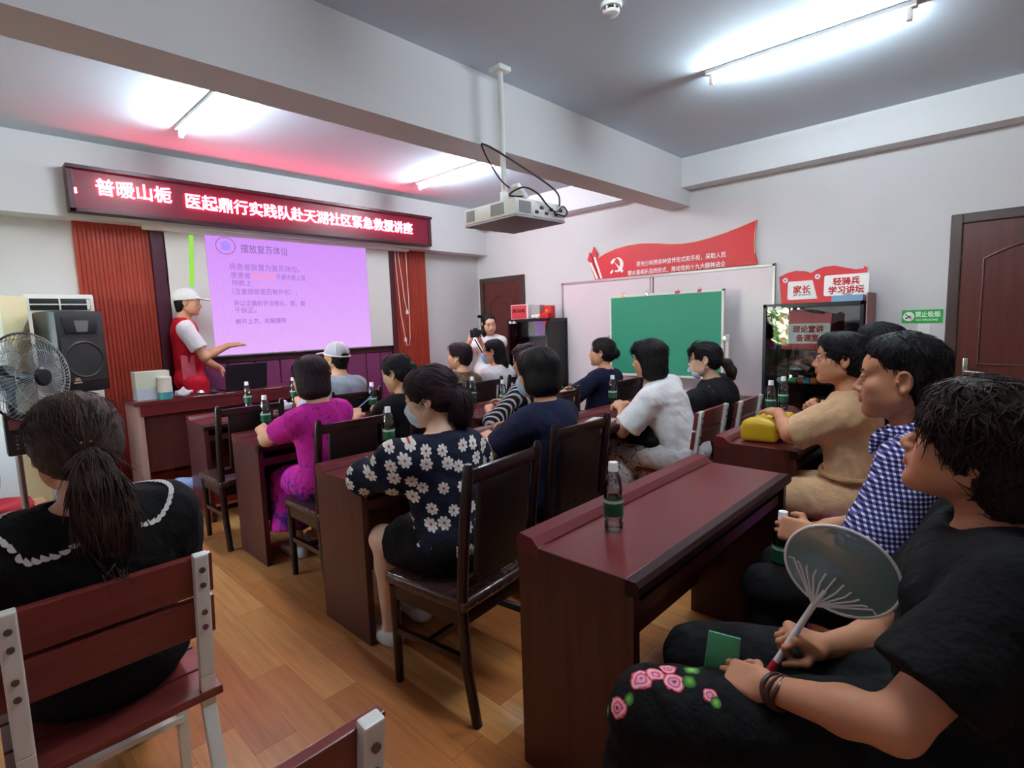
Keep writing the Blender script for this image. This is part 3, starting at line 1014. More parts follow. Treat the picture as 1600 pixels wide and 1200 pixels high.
# green board on a white stand
gb = thing('green_board', 'green chalkboard on a white rolling stand before the whiteboard', 'chalkboard', (5.36, 0, 0))
M_gb = mat('green_chalkboard', srgb(36, 138, 108), 0.5, var=0.03, vscale=3)
y0, y1, z0, z1 = 2.165, 3.505, .80, 1.715
b = MB(); b.box((-.012, y0 + .015, z0 + .015), (.012, y1 - .015, z1 - .015)); b.build('board_panel', M_gb, gb, smooth=False)
b = MB()
for lo, hi in (((-.016, y0, z0), (.016, y0 + .026, z1)), ((-.016, y1 - .026, z0), (.016, y1, z1)), ((-.016, y0, z1 - .026), (.016, y1, z1)), ((-.016, y0, z0), (.016, y1, z0 + .026))):
    b.box(lo, hi, .004)
b.build('board_frame', M_white_metal, gb, smooth=False)
b = MB()
for y in (y0 - .035, y1 + .035):
    b.box((-.018, y - .016, .06), (.018, y + .016, 1.26), .005)
    b.bar((-.24, y, .055), (.20, y, .055), .03, .03, (0, 0, 1), .005)
for z in (.66, .35):
    b.bar((0, y0 - .035, z), (0, y1 + .035, z), .026, .026, (0, 0, 1), .004)
b.build('stand', M_white_metal, gb, smooth=False)
for y in (y0 - .02, y1 + .02):
    b = MB(); b.cyl((-.035, y, 1.225), (.03, y, 1.225), .014); b.cyl((-.05, y, 1.225), (-.03, y, 1.225), .022); b.build('pivot_knob', M_chrome, gb)
for y in (y0 - .035, y1 + .035):
    for x in (-.22, .18):
        b = MB(); b.cyl((x, y - .012, .026), (x, y + .012, .026), .026); b.build('wheel', M_black, gb)
M_clip = {'gold': mat('gold_clip', srgb(196, 160, 80), 0.3, metal=0.6), 'red': mat('red_clip', srgb(180, 44, 60), 0.4)}
for y, k, la in ((3.31, M_clip['gold'], 'gold binder clip'), (3.02, M_chrome, 'silver binder clip with raised arms'), (2.66, M_clip['red'], 'wide red binder clip'), (2.42, M_clip['red'], 'narrow red binder clip')):
    w = .026 if 'wide' in la else .018
    b = MB(); b.prism([(-.022, z1 - .02), (-.016, z1 + .008), (.016, z1 + .008), (.022, z1 - .02)], y - w, y + w, 'Y', bevel=.002)
    o = b.build('binder_clip', k, None, loc=(5.36, 0, 0))
    tag(o, la + ' on the top edge of the green board', 'clip', 'clips on the green board')
    b = MB(); b.tube([(-.016, y - .012, z1 + .006), (-.010, y - .008, z1 + .035), (-.010, y + .008, z1 + .035), (-.016, y + .012, z1 + .006)], .0018, 6); b.build('clip_arm', M_chrome, o)
# ================================================================ furniture
DT, DL = .76, .792
def make_desk():
    t = thing('desk', 'desk', 'desk')
    w, d = .63, .215
    b = MB(); b.box((-w, -d + .035, DT - .028), (w, d - .075, DT), .002); b.build('desk_top', M_desk, t, smooth=False)
    b = MB()                                            # rounded front edge with a dark strip
    b.prism([(-d, DT - .042), (-d - .008, DT - .03), (-d - .008, DT - .012), (-d + .004, DT), (-d + .036, DT), (-d + .036, DT - .045)], -w - .004, w + .004, 'X')
    b.build('front_edge', M_desk_edge, t, smooth=30)
    b = MB()                                            # raised pen ledge at the far side, sloping down to the top
    b.prism([(d - .085, DT - .03), (d - .085, DT + .004), (d - .062, DL - .006), (d - .012, DL), (d, DL - .01), (d, DT - .03)], -w - .002, w + .002, 'X')
    b.build('pen_ledge', M_desk, t, smooth=False)
    for s in (-1, 1):
        b = MB()
        x = s * (w - .014)
        b.prism([(-d + .012, 0), (d - .004, 0), (d - .004, DL - .012), (d - .06, DL - .012), (d - .09, DT - .001), (-d + .012, DT - .001)], x - .0155, x + .0155, 'X')
        b.build('side_panel', M_desk_side, t, smooth=False)
    b = MB(); b.box((-w + .03, d - .045, .16), (w - .03, d - .027, DT - .03)); b.build('modesty_panel', M_desk_side, t, smooth=False)
    b = MB(); b.box((-w + .03, -d + .03, .628), (w - .03, d - .046, .644)); b.box((-w + .03, -d + .03, .644), (w - .03, -d + .046, .672)); b.build('under_shelf', M_desk_side, t, smooth=False)
    return t
desk0 = make_desk()
DESKS = [
    (1.81, .912, 'red-brown desk nearest the camera, bare but for one water bottle'),
    (1.82, 2.285, 'red-brown desk at which the woman in the daisy blouse and the woman in navy sit'),
    (1.85, 3.505, 'red-brown desk at which the woman in the magenta dress leans on her elbows'),
    (1.89, 4.62, 'red-brown desk in front of the person in the white cap, next to the platform'),
    (3.50, 1.00, 'red-brown desk carrying the yellow bag and two bottles'),
    (3.38, 2.10, 'red-brown desk at which the woman in the white T-shirt fiddles with her fingers'),
    (3.25, 3.07, 'red-brown desk carrying the black phone and two green-labelled bottles')]
for x, y, la in DESKS:
    instance(desk0, (x, y, 0), 0, la, 'red-brown student desks')

def make_dining_chair():
    t = thing('dining_chair', 'chair', 'chair')
    for s in (-1, 1):
        b = MB()                                        # rear leg running up into the back post
        b.tube([(s * .205, -.225, 0), (s * .205, -.185, .22), (s * .205, -.175, .45), (s * .205, -.20, .72), (s * .205, -.232, .95), (s * .205, -.234, .975)], [.019, .021, .022, .021, .02, .013], 10)
        b.build('leg', M_chair_dark, t)
        b = MB(); b.tube([(s * .2, .205, 0), (s * .2, .205, .42)], [.017, .021], 10); b.build('leg', M_chair_dark, t)
    b = MB(); b.box((-.225, -.2, .425), (.225, .235, .47), .016, seg=3); b.build('seat', M_plastic_cover, t)
    b = MB()
    for y in (-.17, .205): b.box((-.19, y - .012, .365), (.19, y + .012, .425), .003)
    for s in (-1, 1): b.box((s * .2 - .012, -.16, .365), (s * .2 + .012, .2, .425), .003)
    b.build('seat_frame', M_chair_dark, t, smooth=False)
    for p_, q_ in (((-.2, -.19, .235), (-.2, .2, .225)), ((.2, -.19, .235), (.2, .2, .225)), ((-.19, .02, .23), (.19, .02, .23))):
        b = MB(); b.bar(p_, q_, .022, .027); b.build('stretcher', M_chair_dark, t, smooth=False)
    b = MB(); b.bar((-.2, -.226, .925), (.2, -.226, .925), .028, .05, (0, 0, 1), .006); b.build('back_rail', M_chair_dark, t)
    b = MB(); b.bar((-.2, -.186, .53), (.2, -.186, .53), .024, .04, (0, 0, 1), .006); b.build('back_rail', M_chair_dark, t)
    b = MB()
    M = frame_M((0, -.206, .72), (1, 0, 0), (0, -.1, 1))
    b.box((-.145, -.2, -.014), (.145, .195, .014), .01, M, 3); b.build('backrest', M_chair_pad, t)
    return t
chair0 = make_dining_chair()
CHAIRS = [
    (1.36, 3.965, 0, 'empty dark dining chair at the front desk, nearest the presenter'),
    (2.16, 3.97, 0, 'dark dining chair under the person in the white cap'),
    (1.49, 2.865, 0, 'dark dining chair under the woman in the magenta dress'),
    (2.10, 2.87, 0, 'dark dining chair under the woman in black who writes'),
    (1.36, 1.60, .10, 'dark dining chair under the woman in the daisy blouse'),
    (2.10, 1.765, -.05, 'dark dining chair under the woman in the navy top'),
    (3.20, 3.62, 0, 'dark dining chair under the woman in the leopard-brown top'),
    (3.72, 3.62, 0, 'dark dining chair under the woman in white with a blue mask'),
    (2.95, 2.575, 0, 'dark dining chair under the woman with striped sleeves'),
    (3.86, 2.58, 0, 'dark dining chair under the woman in the navy T-shirt with yellow trim')]
for x, y, rz, la in CHAIRS:
    instance(chair0, (x, y, 0), rz, la, 'dark dining chairs')

def make_frame_chair():
    t = thing('metal_frame_chair', 'chair', 'chair')
    for s in (-1, 1):
        x = s * .19
        b = MB()
        P = [(-.235, 0), (-.14, .40), (-.155, .50), (-.205, .865)]
        for (y0_, z0_), (y1_, z1_) in zip(P, P[1:]):
            b.bar((x, y0_, z0_), (x, y1_, z1_), .036, .026, (0, 1, 0), .004)
        b.build('leg', M_white_metal, t, smooth=False)
        b = MB(); b.bar((x, .19, 0), (x, .155, .425), .032, .022, (0, 1, 0), .004); b.bar((x, -.15, .415), (x, .175, .415), .028, .02, (0, 0, 1), .003); b.build('leg', M_white_metal, t, smooth=False)
    for y_ in (.165, -.185):
        b = MB(); b.bar((-.19, y_, .20), (.19, y_, .20), .025, .018); b.build('stretcher', M_white_metal, t, smooth=False)
    for y in (-.165, -.028, .109):
        b = MB(); b.box((-.225, y, .428), (.225, y + .127, .452), .003); b.build('seat_slat', M_slat, t, smooth=False)
    for zc, yc_ in ((.80, -.177), (.675, -.160)):
        b = MB(); M = frame_M((0, yc_, zc), (1, 0, 0), (0, -.137, 1)); b.box((-.222, -.056, -.011), (.222, .056, .011), .003, M); b.build('back_slat', M_slat, t, smooth=False)
    for s in (-1, 1):
        b = MB()
        for zc, yc_ in ((.822, -.213), (.778, -.207), (.697, -.196), (.653, -.190)):
            b.cyl((s * .19, yc_ + .01, zc), (s * .19, yc_ - .004, zc - .0005), .0075, seg=12)
        b.build('bolts', M_bolt, t)
        tag(bpy.data.objects[COL.objects[-1].name], kind='stuff')
    return t
fchair0 = make_frame_chair()
FCH = [
    (.215, 1.765, 0, 'white steel chair with red-brown slats under the woman with the ponytail'),
    (.19, .885, 0, 'empty slatted steel chair cut by the bottom edge of the picture'),
    (3.36, 1.62, 0, 'white steel chair with slats under the woman in the white T-shirt'),
    (3.88, 1.575, 0, 'white steel chair with slats under the woman in glittery black'),
    (1.96, .125, .03, 'slatted steel chair under the man in the gingham shirt'),
    (1.425, -.045, .15, 'slatted steel chair under the woman in the black T-shirt with rose trousers'),
    (3.40, .47, 0, 'slatted steel chair under the person hidden behind the woman in beige')]
for x, y, rz, la in FCH:
    instance(fchair0, (x, y, 0), rz, la, 'white steel chairs with red-brown slats')

st = thing('plastic_stool', 'purple plastic stool under the woman in the beige dress', 'stool', (2.72, .50, 0))
M_purple = mat('purple_plastic', srgb(122, 42, 140), 0.35)
b = MB()
b.prism([(-.16, -.14), (-.14, -.16), (.14, -.16), (.16, -.14), (.16, .14), (.14, .16), (-.14, .16), (-.16, .14)], .43, .46, 'Z', bevel=.006)
b.build('seat', M_purple, st)
for sx in (-1, 1):
    for sy in (-1, 1):
        b = MB()
        b.prism([(sx * .185, sy * .185), (sx * .185, sy * .105), (sx * .172, sy * .105), (sx * .172, sy * .172), (sx * .105, sy * .172), (sx * .105, sy * .185)], 0, .012, 'Z')
        b.prism([(sx * .185, sy * .185), (sx * .185, sy * .12), (sx * .172, sy * .12), (sx * .172, sy * .172), (sx * .12, sy * .172), (sx * .12, sy * .185)], .012, .43, 'Z')
        for v in b.bm.verts:
            k = 1 - v.co.z / .43 * .16; v.co.x *= k; v.co.y *= k
        b.build('leg', M_purple, st, smooth=False)
b = MB()
for s in (-1, 1):
    b.box((-.15, s * .155 - .005, .36), (.15, s * .155 + .005, .435)); b.box((s * .155 - .005, -.15, .36), (s * .155 + .005, .15, .435))
b.build('skirt', M_purple, st, smooth=False)

# ---------------------------------------------------------------- presenter's table on the platform
tt = thing('presenter_table', 'long dark wood table on the platform with boxes and a laptop', 'table', (0, 0, .115))
b = MB(); b.box((.985, 5.17, .755), (2.62, 5.60, .79), .004); b.build('table_top', M_desk, tt, smooth=False)
b = MB(); b.box((1.06, 5.215, .19), (2.56, 5.24, .755)); b.build('front_panel', M_desk_side, tt, smooth=False)
b = MB(); b.box((1.03, 5.175, .665), (2.58, 5.215, .755), .004); b.build('apron', M_desk, tt, smooth=False)
M_palewood = wood_material('pale_pinkish_wood_end', srgb(158, 122, 112), srgb(178, 142, 130), .4, 'z')
for x0, m_ in ((1.0, M_palewood), (2.555, M_desk_side)):
    b = MB(); b.box((x0, 5.19, 0), (x0 + .05, 5.59, .755), .003); o = b.build('end_panel', m_, tt, smooth=False)
    if m_ is M_palewood: tag(o, 'pale end panel')
b = MB(); b.box((1.42, 5.163, .784), (1.66, 5.17, .79)); b.box((1.68, 5.163, .784), (1.76, 5.17, .79)); b.box((2.02, 5.163, .784), (2.18, 5.17, .79)); b.build('edge_highlight', mat('pale_edge_highlight', srgb(190, 150, 170), .4), tt, smooth=False)  # pale strips paint the highlight along the table's front edge
TZ = .905
lap = thing('laptop', 'open black laptop seen from behind on the presenter table', 'laptop', (1.90, 5.40, TZ), .05)
M_laptop = mat('black_laptop_lid', srgb(22, 18, 26), 0.4)
b = MB(); b.box((-.185, -.12, 0), (.185, .13, .016), .004); b.build('base', M_laptop, lap, smooth=False)
b = MB(); M = frame_M((0, -.12, .012), (1, 0, 0), (0, -.16, 1)); b.box((-.19, 0, -.004), (.19, .235, .004), .003, M); b.build('screen', M_laptop, lap, smooth=False)
M_boxw = mat('pale_green_white_carton', srgb(224, 232, 214), 0.5, var=.04)
M_boxb = mat('pale_blue_white_carton', srgb(206, 218, 232), 0.5, var=.04)
o = MB(); o.box((-.13, -.07, 0), (.13, .07, .10), .002); o = o.build('carton', M_boxb, smooth=False, loc=(1.165, 5.34, TZ)); tag(o, 'pale blue-white carton at the table end, under another carton', 'box', 'cartons on the presenter table')
o = MB(); o.box((-.125, -.065, 0), (.125, .065, .135), .002); o = o.build('carton', M_boxw, smooth=False, loc=(1.16, 5.345, TZ + .101)); tag(o, 'pale green-white carton, topmost of the stack on the table end', 'box', 'cartons on the presenter table')
tp = thing('tissue_roll_pack', 'white tissue roll with a teal band in front of the cartons', 'tissue roll', (1.225, 5.222, TZ))
b = MB(); b.lathe([(0, 0), (.05, 0), (.052, .01), (.052, .06)], 24); b.build('teal_band', mat('teal_wrapper', srgb(60, 150, 158), .4), tp)
b = MB(); b.lathe([(.0515, .055), (.053, .10), (.056, .18), (.05, .188), (.02, .186), (.018, .15), (0, .15)], 24); b.build('roll', mat('white_tissue', srgb(226, 222, 214), .9, bump=.3, bscale=80), tp)
# crumpled bag, mouse, tin on the table
F = Field(axis(-.09, .09, .006), axis(-.07, .07, .006), axis(-.01, .10, .006))
F.ell((0, 0, .03), (.065, .045, .03)); F.cap((-.02, 0, .03), (.0, .01, .075), .03, .008, .01)
F.displace(wobble(3, .012, 90, 7)); F.cut(lambda X, Y, Z: -Z + 0 * X)
tag(field_obj('crumpled_tissue', F, mat('grey_white_crumpled_plastic', srgb(206, 200, 204), .35), loc=(1.375, 5.26, TZ)), 'crumpled white plastic wrapping beside the tissue roll on the table', 'wrapping')
b = MB(); b.ball((0, 0, .018), (.032, .05, .02)); tag(b.build('computer_mouse', M_black, loc=(1.60, 5.235, TZ)), 'black computer mouse near the table edge left of the laptop', 'mouse')
b = MB(); b.lathe([(0, 0), (.03, 0), (.034, .02), (.02, .042), (0, .045)], 18); tag(b.build('tin', M_chrome, loc=(1.50, 5.25, TZ)), 'small shiny metal tin between the wrapping and the mouse', 'tin')

F = Field(axis(-.19, .19, .009), axis(-.13, .13, .009), axis(-.01, .15, .009))
F.ell((0, 0, .06), (.15, .09, .06)); F.ell((-.07, -.06, .035), (.07, .045, .035)); F.ell((.12, .0, .06), (.05, .06, .055))
F.displace(wobble(8, .012, 45, 6)); F.cut(lambda X, Y, Z: -Z + 0 * X)
tag(field_obj('cloth_bag', F, mat('light_blue_cloth', srgb(160, 178, 214), .7, bump=.15, bscale=120), loc=(1.24, 5.07, .115)), 'light blue cloth bundle lying on the red platform beneath the table', 'bag')

# ---------------------------------------------------------------- bottles
def bottle_material():
    return pane_material('clear_bottle_with_water', (0.86, 0.90, 0.90), 2.6, .02)
M_bottle = bottle_material()
M_label = mat('green_bottle_label', srgb(24, 92, 58), 0.35, var=.25, vscale=60)
M_label_w = mat('pale_label_band', srgb(196, 214, 206), 0.4)
M_cap = mat('white_bottle_cap', srgb(238, 238, 236), 0.35)
def make_bottle(with_label=True):
    t = thing('water_bottle', 'bottle', 'bottle')
    b = MB()
    prof = [(0, 0), (.026, 0), (.031, .006), (.0315, .03), (.029, .037), (.0315, .044), (.0315, .118), (.0295, .125), (.0315, .132), (.031, .15), (.025, .178), (.0155, .198), (.0135, .204), (.0135, .212), (0, .212)]
    b.lathe(prof, 24); b.build('bottle_body', M_bottle, t)
    if with_label:
        b = MB(); b.lathe([(.0318, .052), (.0324, .052), (.0324, .112), (.0318, .112), (.0318, .052)], 24); l = b.build('label', M_label, t)
        b = MB(); b.lathe([(.0325, .096), (.0327, .096), (.0327, .106), (.0325, .106), (.0325, .096)], 24); b.build('label_band', M_label_w, l)
    b = MB(); b.lathe([(0, .228), (.0145, .228), (.0155, .226), (.0155, .206), (.0165, .204), (.0165, .198), (.0135, .198), (.0135, .205), (0, .205)], 24); b.build('cap', M_cap, t)
    return t
bot0 = make_bottle()
zt, zl = DT, DL
BOT = [
    (1.452, .945, zt, 'green-labelled water bottle standing alone on the nearest desk'),
    (1.425, 3.665, zl, 'green-labelled water bottle beside the fist of the woman in magenta'),
    (1.60, 2.465, zl, 'water bottle just beyond the shoulder of the woman in the daisy blouse'),
    (2.26, 3.685, zl, 'water bottle on the desk in front of the woman in black who writes'),
    (1.73, 4.80, zl, 'water bottle at the free seat of the front desk'),
    (2.13, 4.795, zl, 'water bottle at the front desk hidden half by the head of the woman in magenta'),
    (2.92, 3.24, zl, 'water bottle by the ponytail of the daisy-blouse woman, only its cap showing'),
    (3.08, 3.05, zt, 'green-labelled water bottle beside the glass of water, near the phone'),
    (3.36, 3.04, zt, 'green-labelled water bottle beyond the phone, before the white sleeve'),
    (3.74, 2.99, zt, 'water bottle at the free end of the desk beside the navy bob hair'),
    (3.51, 2.28, zl, 'water bottle between the woman in navy with yellow trim and the white T-shirt'),
    (3.66, 1.17, zl, 'first of two bottles beside the yellow bag, nearer the slatted chairs'),
    (3.93, 1.175, zl, 'second of two bottles beside the yellow bag, nearer the clasped hands')]
for x, y, z, la in BOT:
    instance(bot0, (x, y, z), random.Random(la).random() * 6, la, 'water bottles on the desks')

# small things on the desks
def slab(name, lo, hi, m_, loc, rz, label, cat, group=None, bevel=.002):
    b = MB(); b.box(lo, hi, bevel)
    o = b.build(name, m_, smooth=False, loc=loc, rot=(0, 0, rz))
    return tag(o, label, cat, group)
ph = slab('phone', (-.038, -.078, 0), (.038, .078, .009), M_black, (3.17, 2.955, DT), 1.2, 'black phone lying on the desk beside the green-labelled bottles', 'phone', bevel=.004)
b = MB(); b.box((-.034, -.072, .0088), (.034, .072, .0094)); b.build('phone_screen', mat('dark_phone_glass', srgb(20, 20, 26), .08), ph, smooth=False)
gl = MB(); gl.lathe([(0, 0), (.026, 0), (.033, .085), (.031, .085), (.025, .006), (0, .006)], 20)
tag(gl.build('cup', pane_material('clear_plastic_cup', (.93, .95, .95), 1.5), loc=(3.17, 3.11, DT)), 'clear plastic cup between the bottles on the middle desk', 'cup')
F = Field(axis(-.1, .1, .006), axis(-.06, .06, .006), axis(-.01, .1, .006))
F.rbox((0, 0, .03), (.085, .048, .03), .018); F.ell((.02, 0, .062), (.035, .02, .02), k=.02); F.displace(wobble(4, .006, 70, 6)); F.cut(lambda X, Y, Z: -Z + 0 * X)
tag(field_obj('tissue_pack', F, mat('white_blue_tissue_pack', srgb(198, 206, 226), .35, var=.3, vscale=25), loc=(1.93, 4.60, DT + .003)), 'white and blue tissue pack on the front desk', 'tissue pack')
M_red_paper = mat('red_paper', srgb(196, 36, 40), .5)
M_paper = mat('white_paper', srgb(230, 226, 228), .7)
slab('red_folder', (-.15, -.105, 0), (.15, .105, .006), M_red_paper, (1.50, 2.19, DT), .03, 'red folder on the desk under the arm of the daisy-blouse woman', 'folder')
bk = slab('notebook', (-.12, -.085, 0), (.12, .085, .012), M_paper, (2.98, 2.04, DT), .3, 'open white notebook at the hands of the woman in the white T-shirt', 'notebook')
b = MB(); b.box((-.115, -.08, .0121), (.115, -.004, .0135)); b.build('notebook_page', mat('pink_page', srgb(222, 176, 182), .6), bk, smooth=False)
slab('notebook', (-.11, -.08, 0), (.11, .08, .014), M_paper, (2.10, 3.38, DT), .1, 'white notebook in which the woman in black writes', 'notebook')
slab('paper_sheet', (-.10, -.075, 0), (.10, .075, .003), M_paper, (1.66, 3.38, DT), .2, 'white sheet under the elbow of the woman in magenta', 'paper', bevel=.001)

# yellow bag lying on the desk
F = Field(axis(-.26, .26, .008), axis(-.14, .14, .008), axis(-.01, .2, .008))
F.rbox((-.02, 0, .055), (.19, .088, .055), .022); F.ell((-.12, 0, .085), (.08, .075, .04), k=.03); F.ell((.12, -.01, .045), (.11, .085, .045), k=.03)
F.displace(wobble(11, .012, 30, 6)); F.cut(lambda X, Y, Z: -Z + 0 * X)
yb = field_obj('yellow_bag', F, mat('yellow_leather', srgb(196, 158, 24), .45, var=.08, bump=.08, bscale=150), loc=(3.17, 1.01, DT + .003), rot=(0, 0, .05))
tag(yb, 'soft yellow leather bag lying on the desk by the woman in beige', 'bag')
b = MB(); b.tube([(-.06, -.03, .115), (.0, -.05, .125), (.08, -.06, .115), (.16, -.06, .095)], .006, 8); b.build('zip_strap', mat('brown_leather', srgb(96, 72, 20), .5), yb)
b = MB(); b.cyl((.16, -.065, .085), (.165, -.068, .06), .012, seg=12); b.build('buckle', M_black, yb)

# ---------------------------------------------------------------- glass showcases
M_case = mat('black_case_frame', srgb(22, 22, 32), .3)
M_mirror = mat('dim_mirror_back', (.34, .37, .36), .04, metal=1.0)
def showcase(name, x0, x1, y0, y1, z1, shelves, label, back):
    t = thing(name, label, 'display cabinet', (0, 0, 0), 0, 'black-framed glass showcases')
    p = .028
    b = MB()
    for x in (x0, x1 - p):
        for y in (y0, y1 - p):
            b.box((x, y, 0), (x + p, y + p, z1), .002)
    for z in (.05, z1 - .035):
        b.box((x0, y0, z), (x0 + p, y1, z + .035), .002); b.box((x1 - p, y0, z), (x1, y1, z + .035), .002)
        b.box((x0, y0, z), (x1, y0 + p, z + .035), .002); b.box((x0, y1 - p, z), (x1, y1, z + .035), .002)
    b.build('frame', M_case, t, smooth=False)
    b = MB(); b.box((x0 + .006, y0 + .006, z1 - .012), (x1 - .006, y1 - .006, z1 - .004)); b.build('top_pane', M_case_glass, t, smooth=False)
    b = MB(); b.box((x0 + .002, y0 + .002, .06), (x1 - .002, y1 - .002, .08)); b.build('bottom_panel', M_case, t, smooth=False)
    for nm, lo, hi in (('front_pane', (x0 + .010, y0 + p, .085), (x0 + .015, y1 - p, z1 - .035)), ('side_pane', (x0 + p, y0 + .010, .085), (x1 - p, y0 + .015, z1 - .035)), ('side_pane', (x0 + p, y1 - .015, .085), (x1 - p, y1 - .010, z1 - .035))):
        b = MB(); b.box(lo, hi); b.build(nm, M_case_glass, t, smooth=False)
    b = MB(); b.box((x1 - .016, y0 + p, .085), (x1 - .008, y1 - p, z1 - .035)); b.build('back_panel', back, t, smooth=False)
    for z in shelves:
        b = MB(); b.box((x0 + .02, y0 + .018, z - .004), (x1 - .018, y1 - .018, z + .004)); b.build('shelf', M_case_glass, t, smooth=False)
    for yy in (y1 - .06, y1 - .13):
        b = MB(); b.box((x0 - .003, yy - .025, z1 - .055), (x0 + .012, yy + .02, z1 - .022), .002); b.build('glass_clip', M_white_plastic, t, smooth=False)
    return t
CX0 = 5.2
showcase('showcase', CX0, 5.58, .955, 1.745, 1.535, (1.12, .82), 'black-framed glass showcase beside the whiteboard with red signs on top', M_mirror)
showcase('showcase', CX0, 5.58, 4.30, 5.03, 1.487, (1.115, .75), 'black-framed glass showcase beside the far door with red boxes on top', M_case_glass)

M_emb = mat('white_round_emblem', srgb(226, 214, 222), .5)
M_embd = mat('dark_plum_emblem_mark', srgb(110, 50, 80), .5)
def red_sign(name, label, loc, tilt, top, w_panel, h_panel, px, pz, lines, pinyin=None, small=True):
    """red wave-topped board with a white rounded text panel; local u runs to the reader's right"""
    t = thing(name, label, 'sign', loc, 0, 'red wave-topped signs of the showcase')
    Rm = frame_M((0, 0, 0), (0, -1, 0), (math.sin(tilt), 0, math.cos(tilt)))
    def pl(b, pts, d0, d1, m_, nm, bevel=0.0):
        b.prism(pts, d0, d1, 'Z', Rm, bevel)
        return b.build(nm, m_, t, smooth=False)
    pl(MB(), top, 0, .008, M_red_print, 'sign_board')
    r = .015
    rr = []
    for cx_, cz_, a0 in ((px + w_panel - r, pz + r, -90), (px + w_panel - r, pz + h_panel - r, 0), (px + r, pz + h_panel - r, 90), (px + r, pz + r, 180)):
        for k in range(5):
            a = math.radians(a0 + k * 22.5); rr.append((cx_ + r * math.cos(a), cz_ + r * math.sin(a)))
    pl(MB(), rr, .008, .014, M_white_print, 'text_panel')
    for s, u, v, size, wd in lines:
        text_obj('sign_text', s, size, M_red_ink, t, Rm @ Matrix.Translation((u, v, .0145)), .0006, .0024, wd)
    if pinyin:
        s, u, v, size, wd = pinyin
        text_obj('sign_text', s, size, M_dark_ink, t, Rm @ Matrix.Translation((u, v, .0145)), .0006, .0004, wd)
    ex, ez = top[-1][0] + .055, top[-1][1] - .035
    b = MB(); b.cyl((0, 0, 0), (0, 0, .003), .022, seg=20); 
    for v in b.bm.verts: v.co = Rm @ (v.co + Vector((ex, ez, .008)))
    b.build('emblem', M_emb, t)
    b = MB(); b.prism([(ex - .012, ez - .004), (ex - .004, ez + .002), (ex + .003, ez + .011), (ex + .007, ez + .004), (ex + .013, ez + .004), (ex + .003, ez - .004), (ex + .002, ez - .013), (ex - .004, ez - .006)], .0108, .0118, 'Z', Rm); b.build('emblem_mark', M_embd, t, smooth=False)
    return t
zt_ = 1.535
wave = lambda w, h0, h1, n=12: [(w * i / n, 0) for i in (0, n)] + [(w * (1 - i / n), h0 + h1 * math.sin(2.2 * PI * (1 - i / n) ** 0.9 + .2)) for i in range(n + 1)]
red_sign('red_sign', 'red wave-topped sign on the showcase, half hidden behind the other, reading 家长', (5.36, 1.665, zt_), .06,
         [(.03, 0), (.37, 0), (.37, .235), (.30, .252), (.22, .285), (.14, .295), (.07, .282), (0, .25)], .30, .165, .08, .035,
         [('家长', .125, .095, .075, .145)], ('JIA ZHANG', .125, .068, .024, .15))
red_sign('red_sign', 'red wave-topped sign on the showcase in front, reading 轻骑兵学习讲坛', (5.30, 1.385, zt_), .05,
         [(.07, 0), (.34, 0), (.415, .06), (.425, .27), (.40, .285), (.395, .265), (.34, .262), (.26, .285), (.18, .308), (.10, .305), (.04, .285), (0, .26)], .33, .175, .11, .052,
         [('轻骑兵', .175, .145, .068, .20), ('学习讲坛', .145, .072, .068, .265)])
red_sign('red_sign', 'red wave-topped sign inside the showcase reading 理论宣讲备课室', (5.30, 1.655, 1.124), .10,
         [(.05, 0), (.36, 0), (.43, .02), (.44, .31), (.40, .33), (.38, .31), (.30, .32), (.18, .36), (.08, .35), (.01, .32)], .345, .18, .09, .05,
         [('理论宣讲', .135, .155, .066, .25), ('备课室', .165, .075, .066, .185)])
bb = slab('blue_case', (-.02, -.115, 0), (.02, .115, .05), mat('grey_blue_plastic', srgb(124, 158, 188), .4), (5.245, 1.085, zt_), 0, 'flat grey-blue box standing before the front red sign on the showcase', 'box')
b = MB(); b.ball((0, 0, .05), (.015, .035, .022)); b.build('crumpled_tape', mat('grey_tape', srgb(170, 160, 162), .5), bb)
cs = thing('cardboard_sheet', 'dull pink cardboard sheet leaning at the side of the showcase', 'cardboard', (0, 0, 0))
b = MB(); b.box((5.22, .935, 0.0), (5.56, .945, 1.60), .002); b.build('sheet', mat('dull_pink_cardboard', srgb(170, 128, 126), .7), cs, smooth=False)
toy = [(1.62, (186, 186, 190), 'grey crumpled wire toy'), (1.52, (70, 150, 60), 'green block toy'), (1.455, (200, 90, 80), 'pink-red block toy'), (1.40, (60, 120, 170), 'blue block toy'), (1.345, (216, 120, 50), 'orange block toy'), (1.28, (76, 62, 120), 'purple block toy'), (1.215, (90, 76, 130), 'violet block toy'), (1.14, (216, 226, 206), 'pale green pyramid')]
for i, (y, c, la) in enumerate(toy):
    b = MB()
    rnd = random.Random(i)
    if 'pyramid' in la:
        b.lathe([(0, 0), (.03, 0), (.004, .085), (0, .085)], 4)
    else:
        for k in range(4):
            q = Vector((rnd.uniform(-.03, .03), rnd.uniform(-.022, .022), 0)); s = rnd.uniform(.012, .02)
            b.box(q - Vector((s, s, 0)), q + Vector((s, s, s * rnd.uniform(1.2, 2.4))), .003)
    o = b.build('toy', mat('toy_' + la.split()[0], srgb(*c), .4), loc=(5.34, y, .824), smooth=False)
    tag(o, la + ' on the lower shelf of the near showcase', 'toy', 'small toys on the showcase shelf')
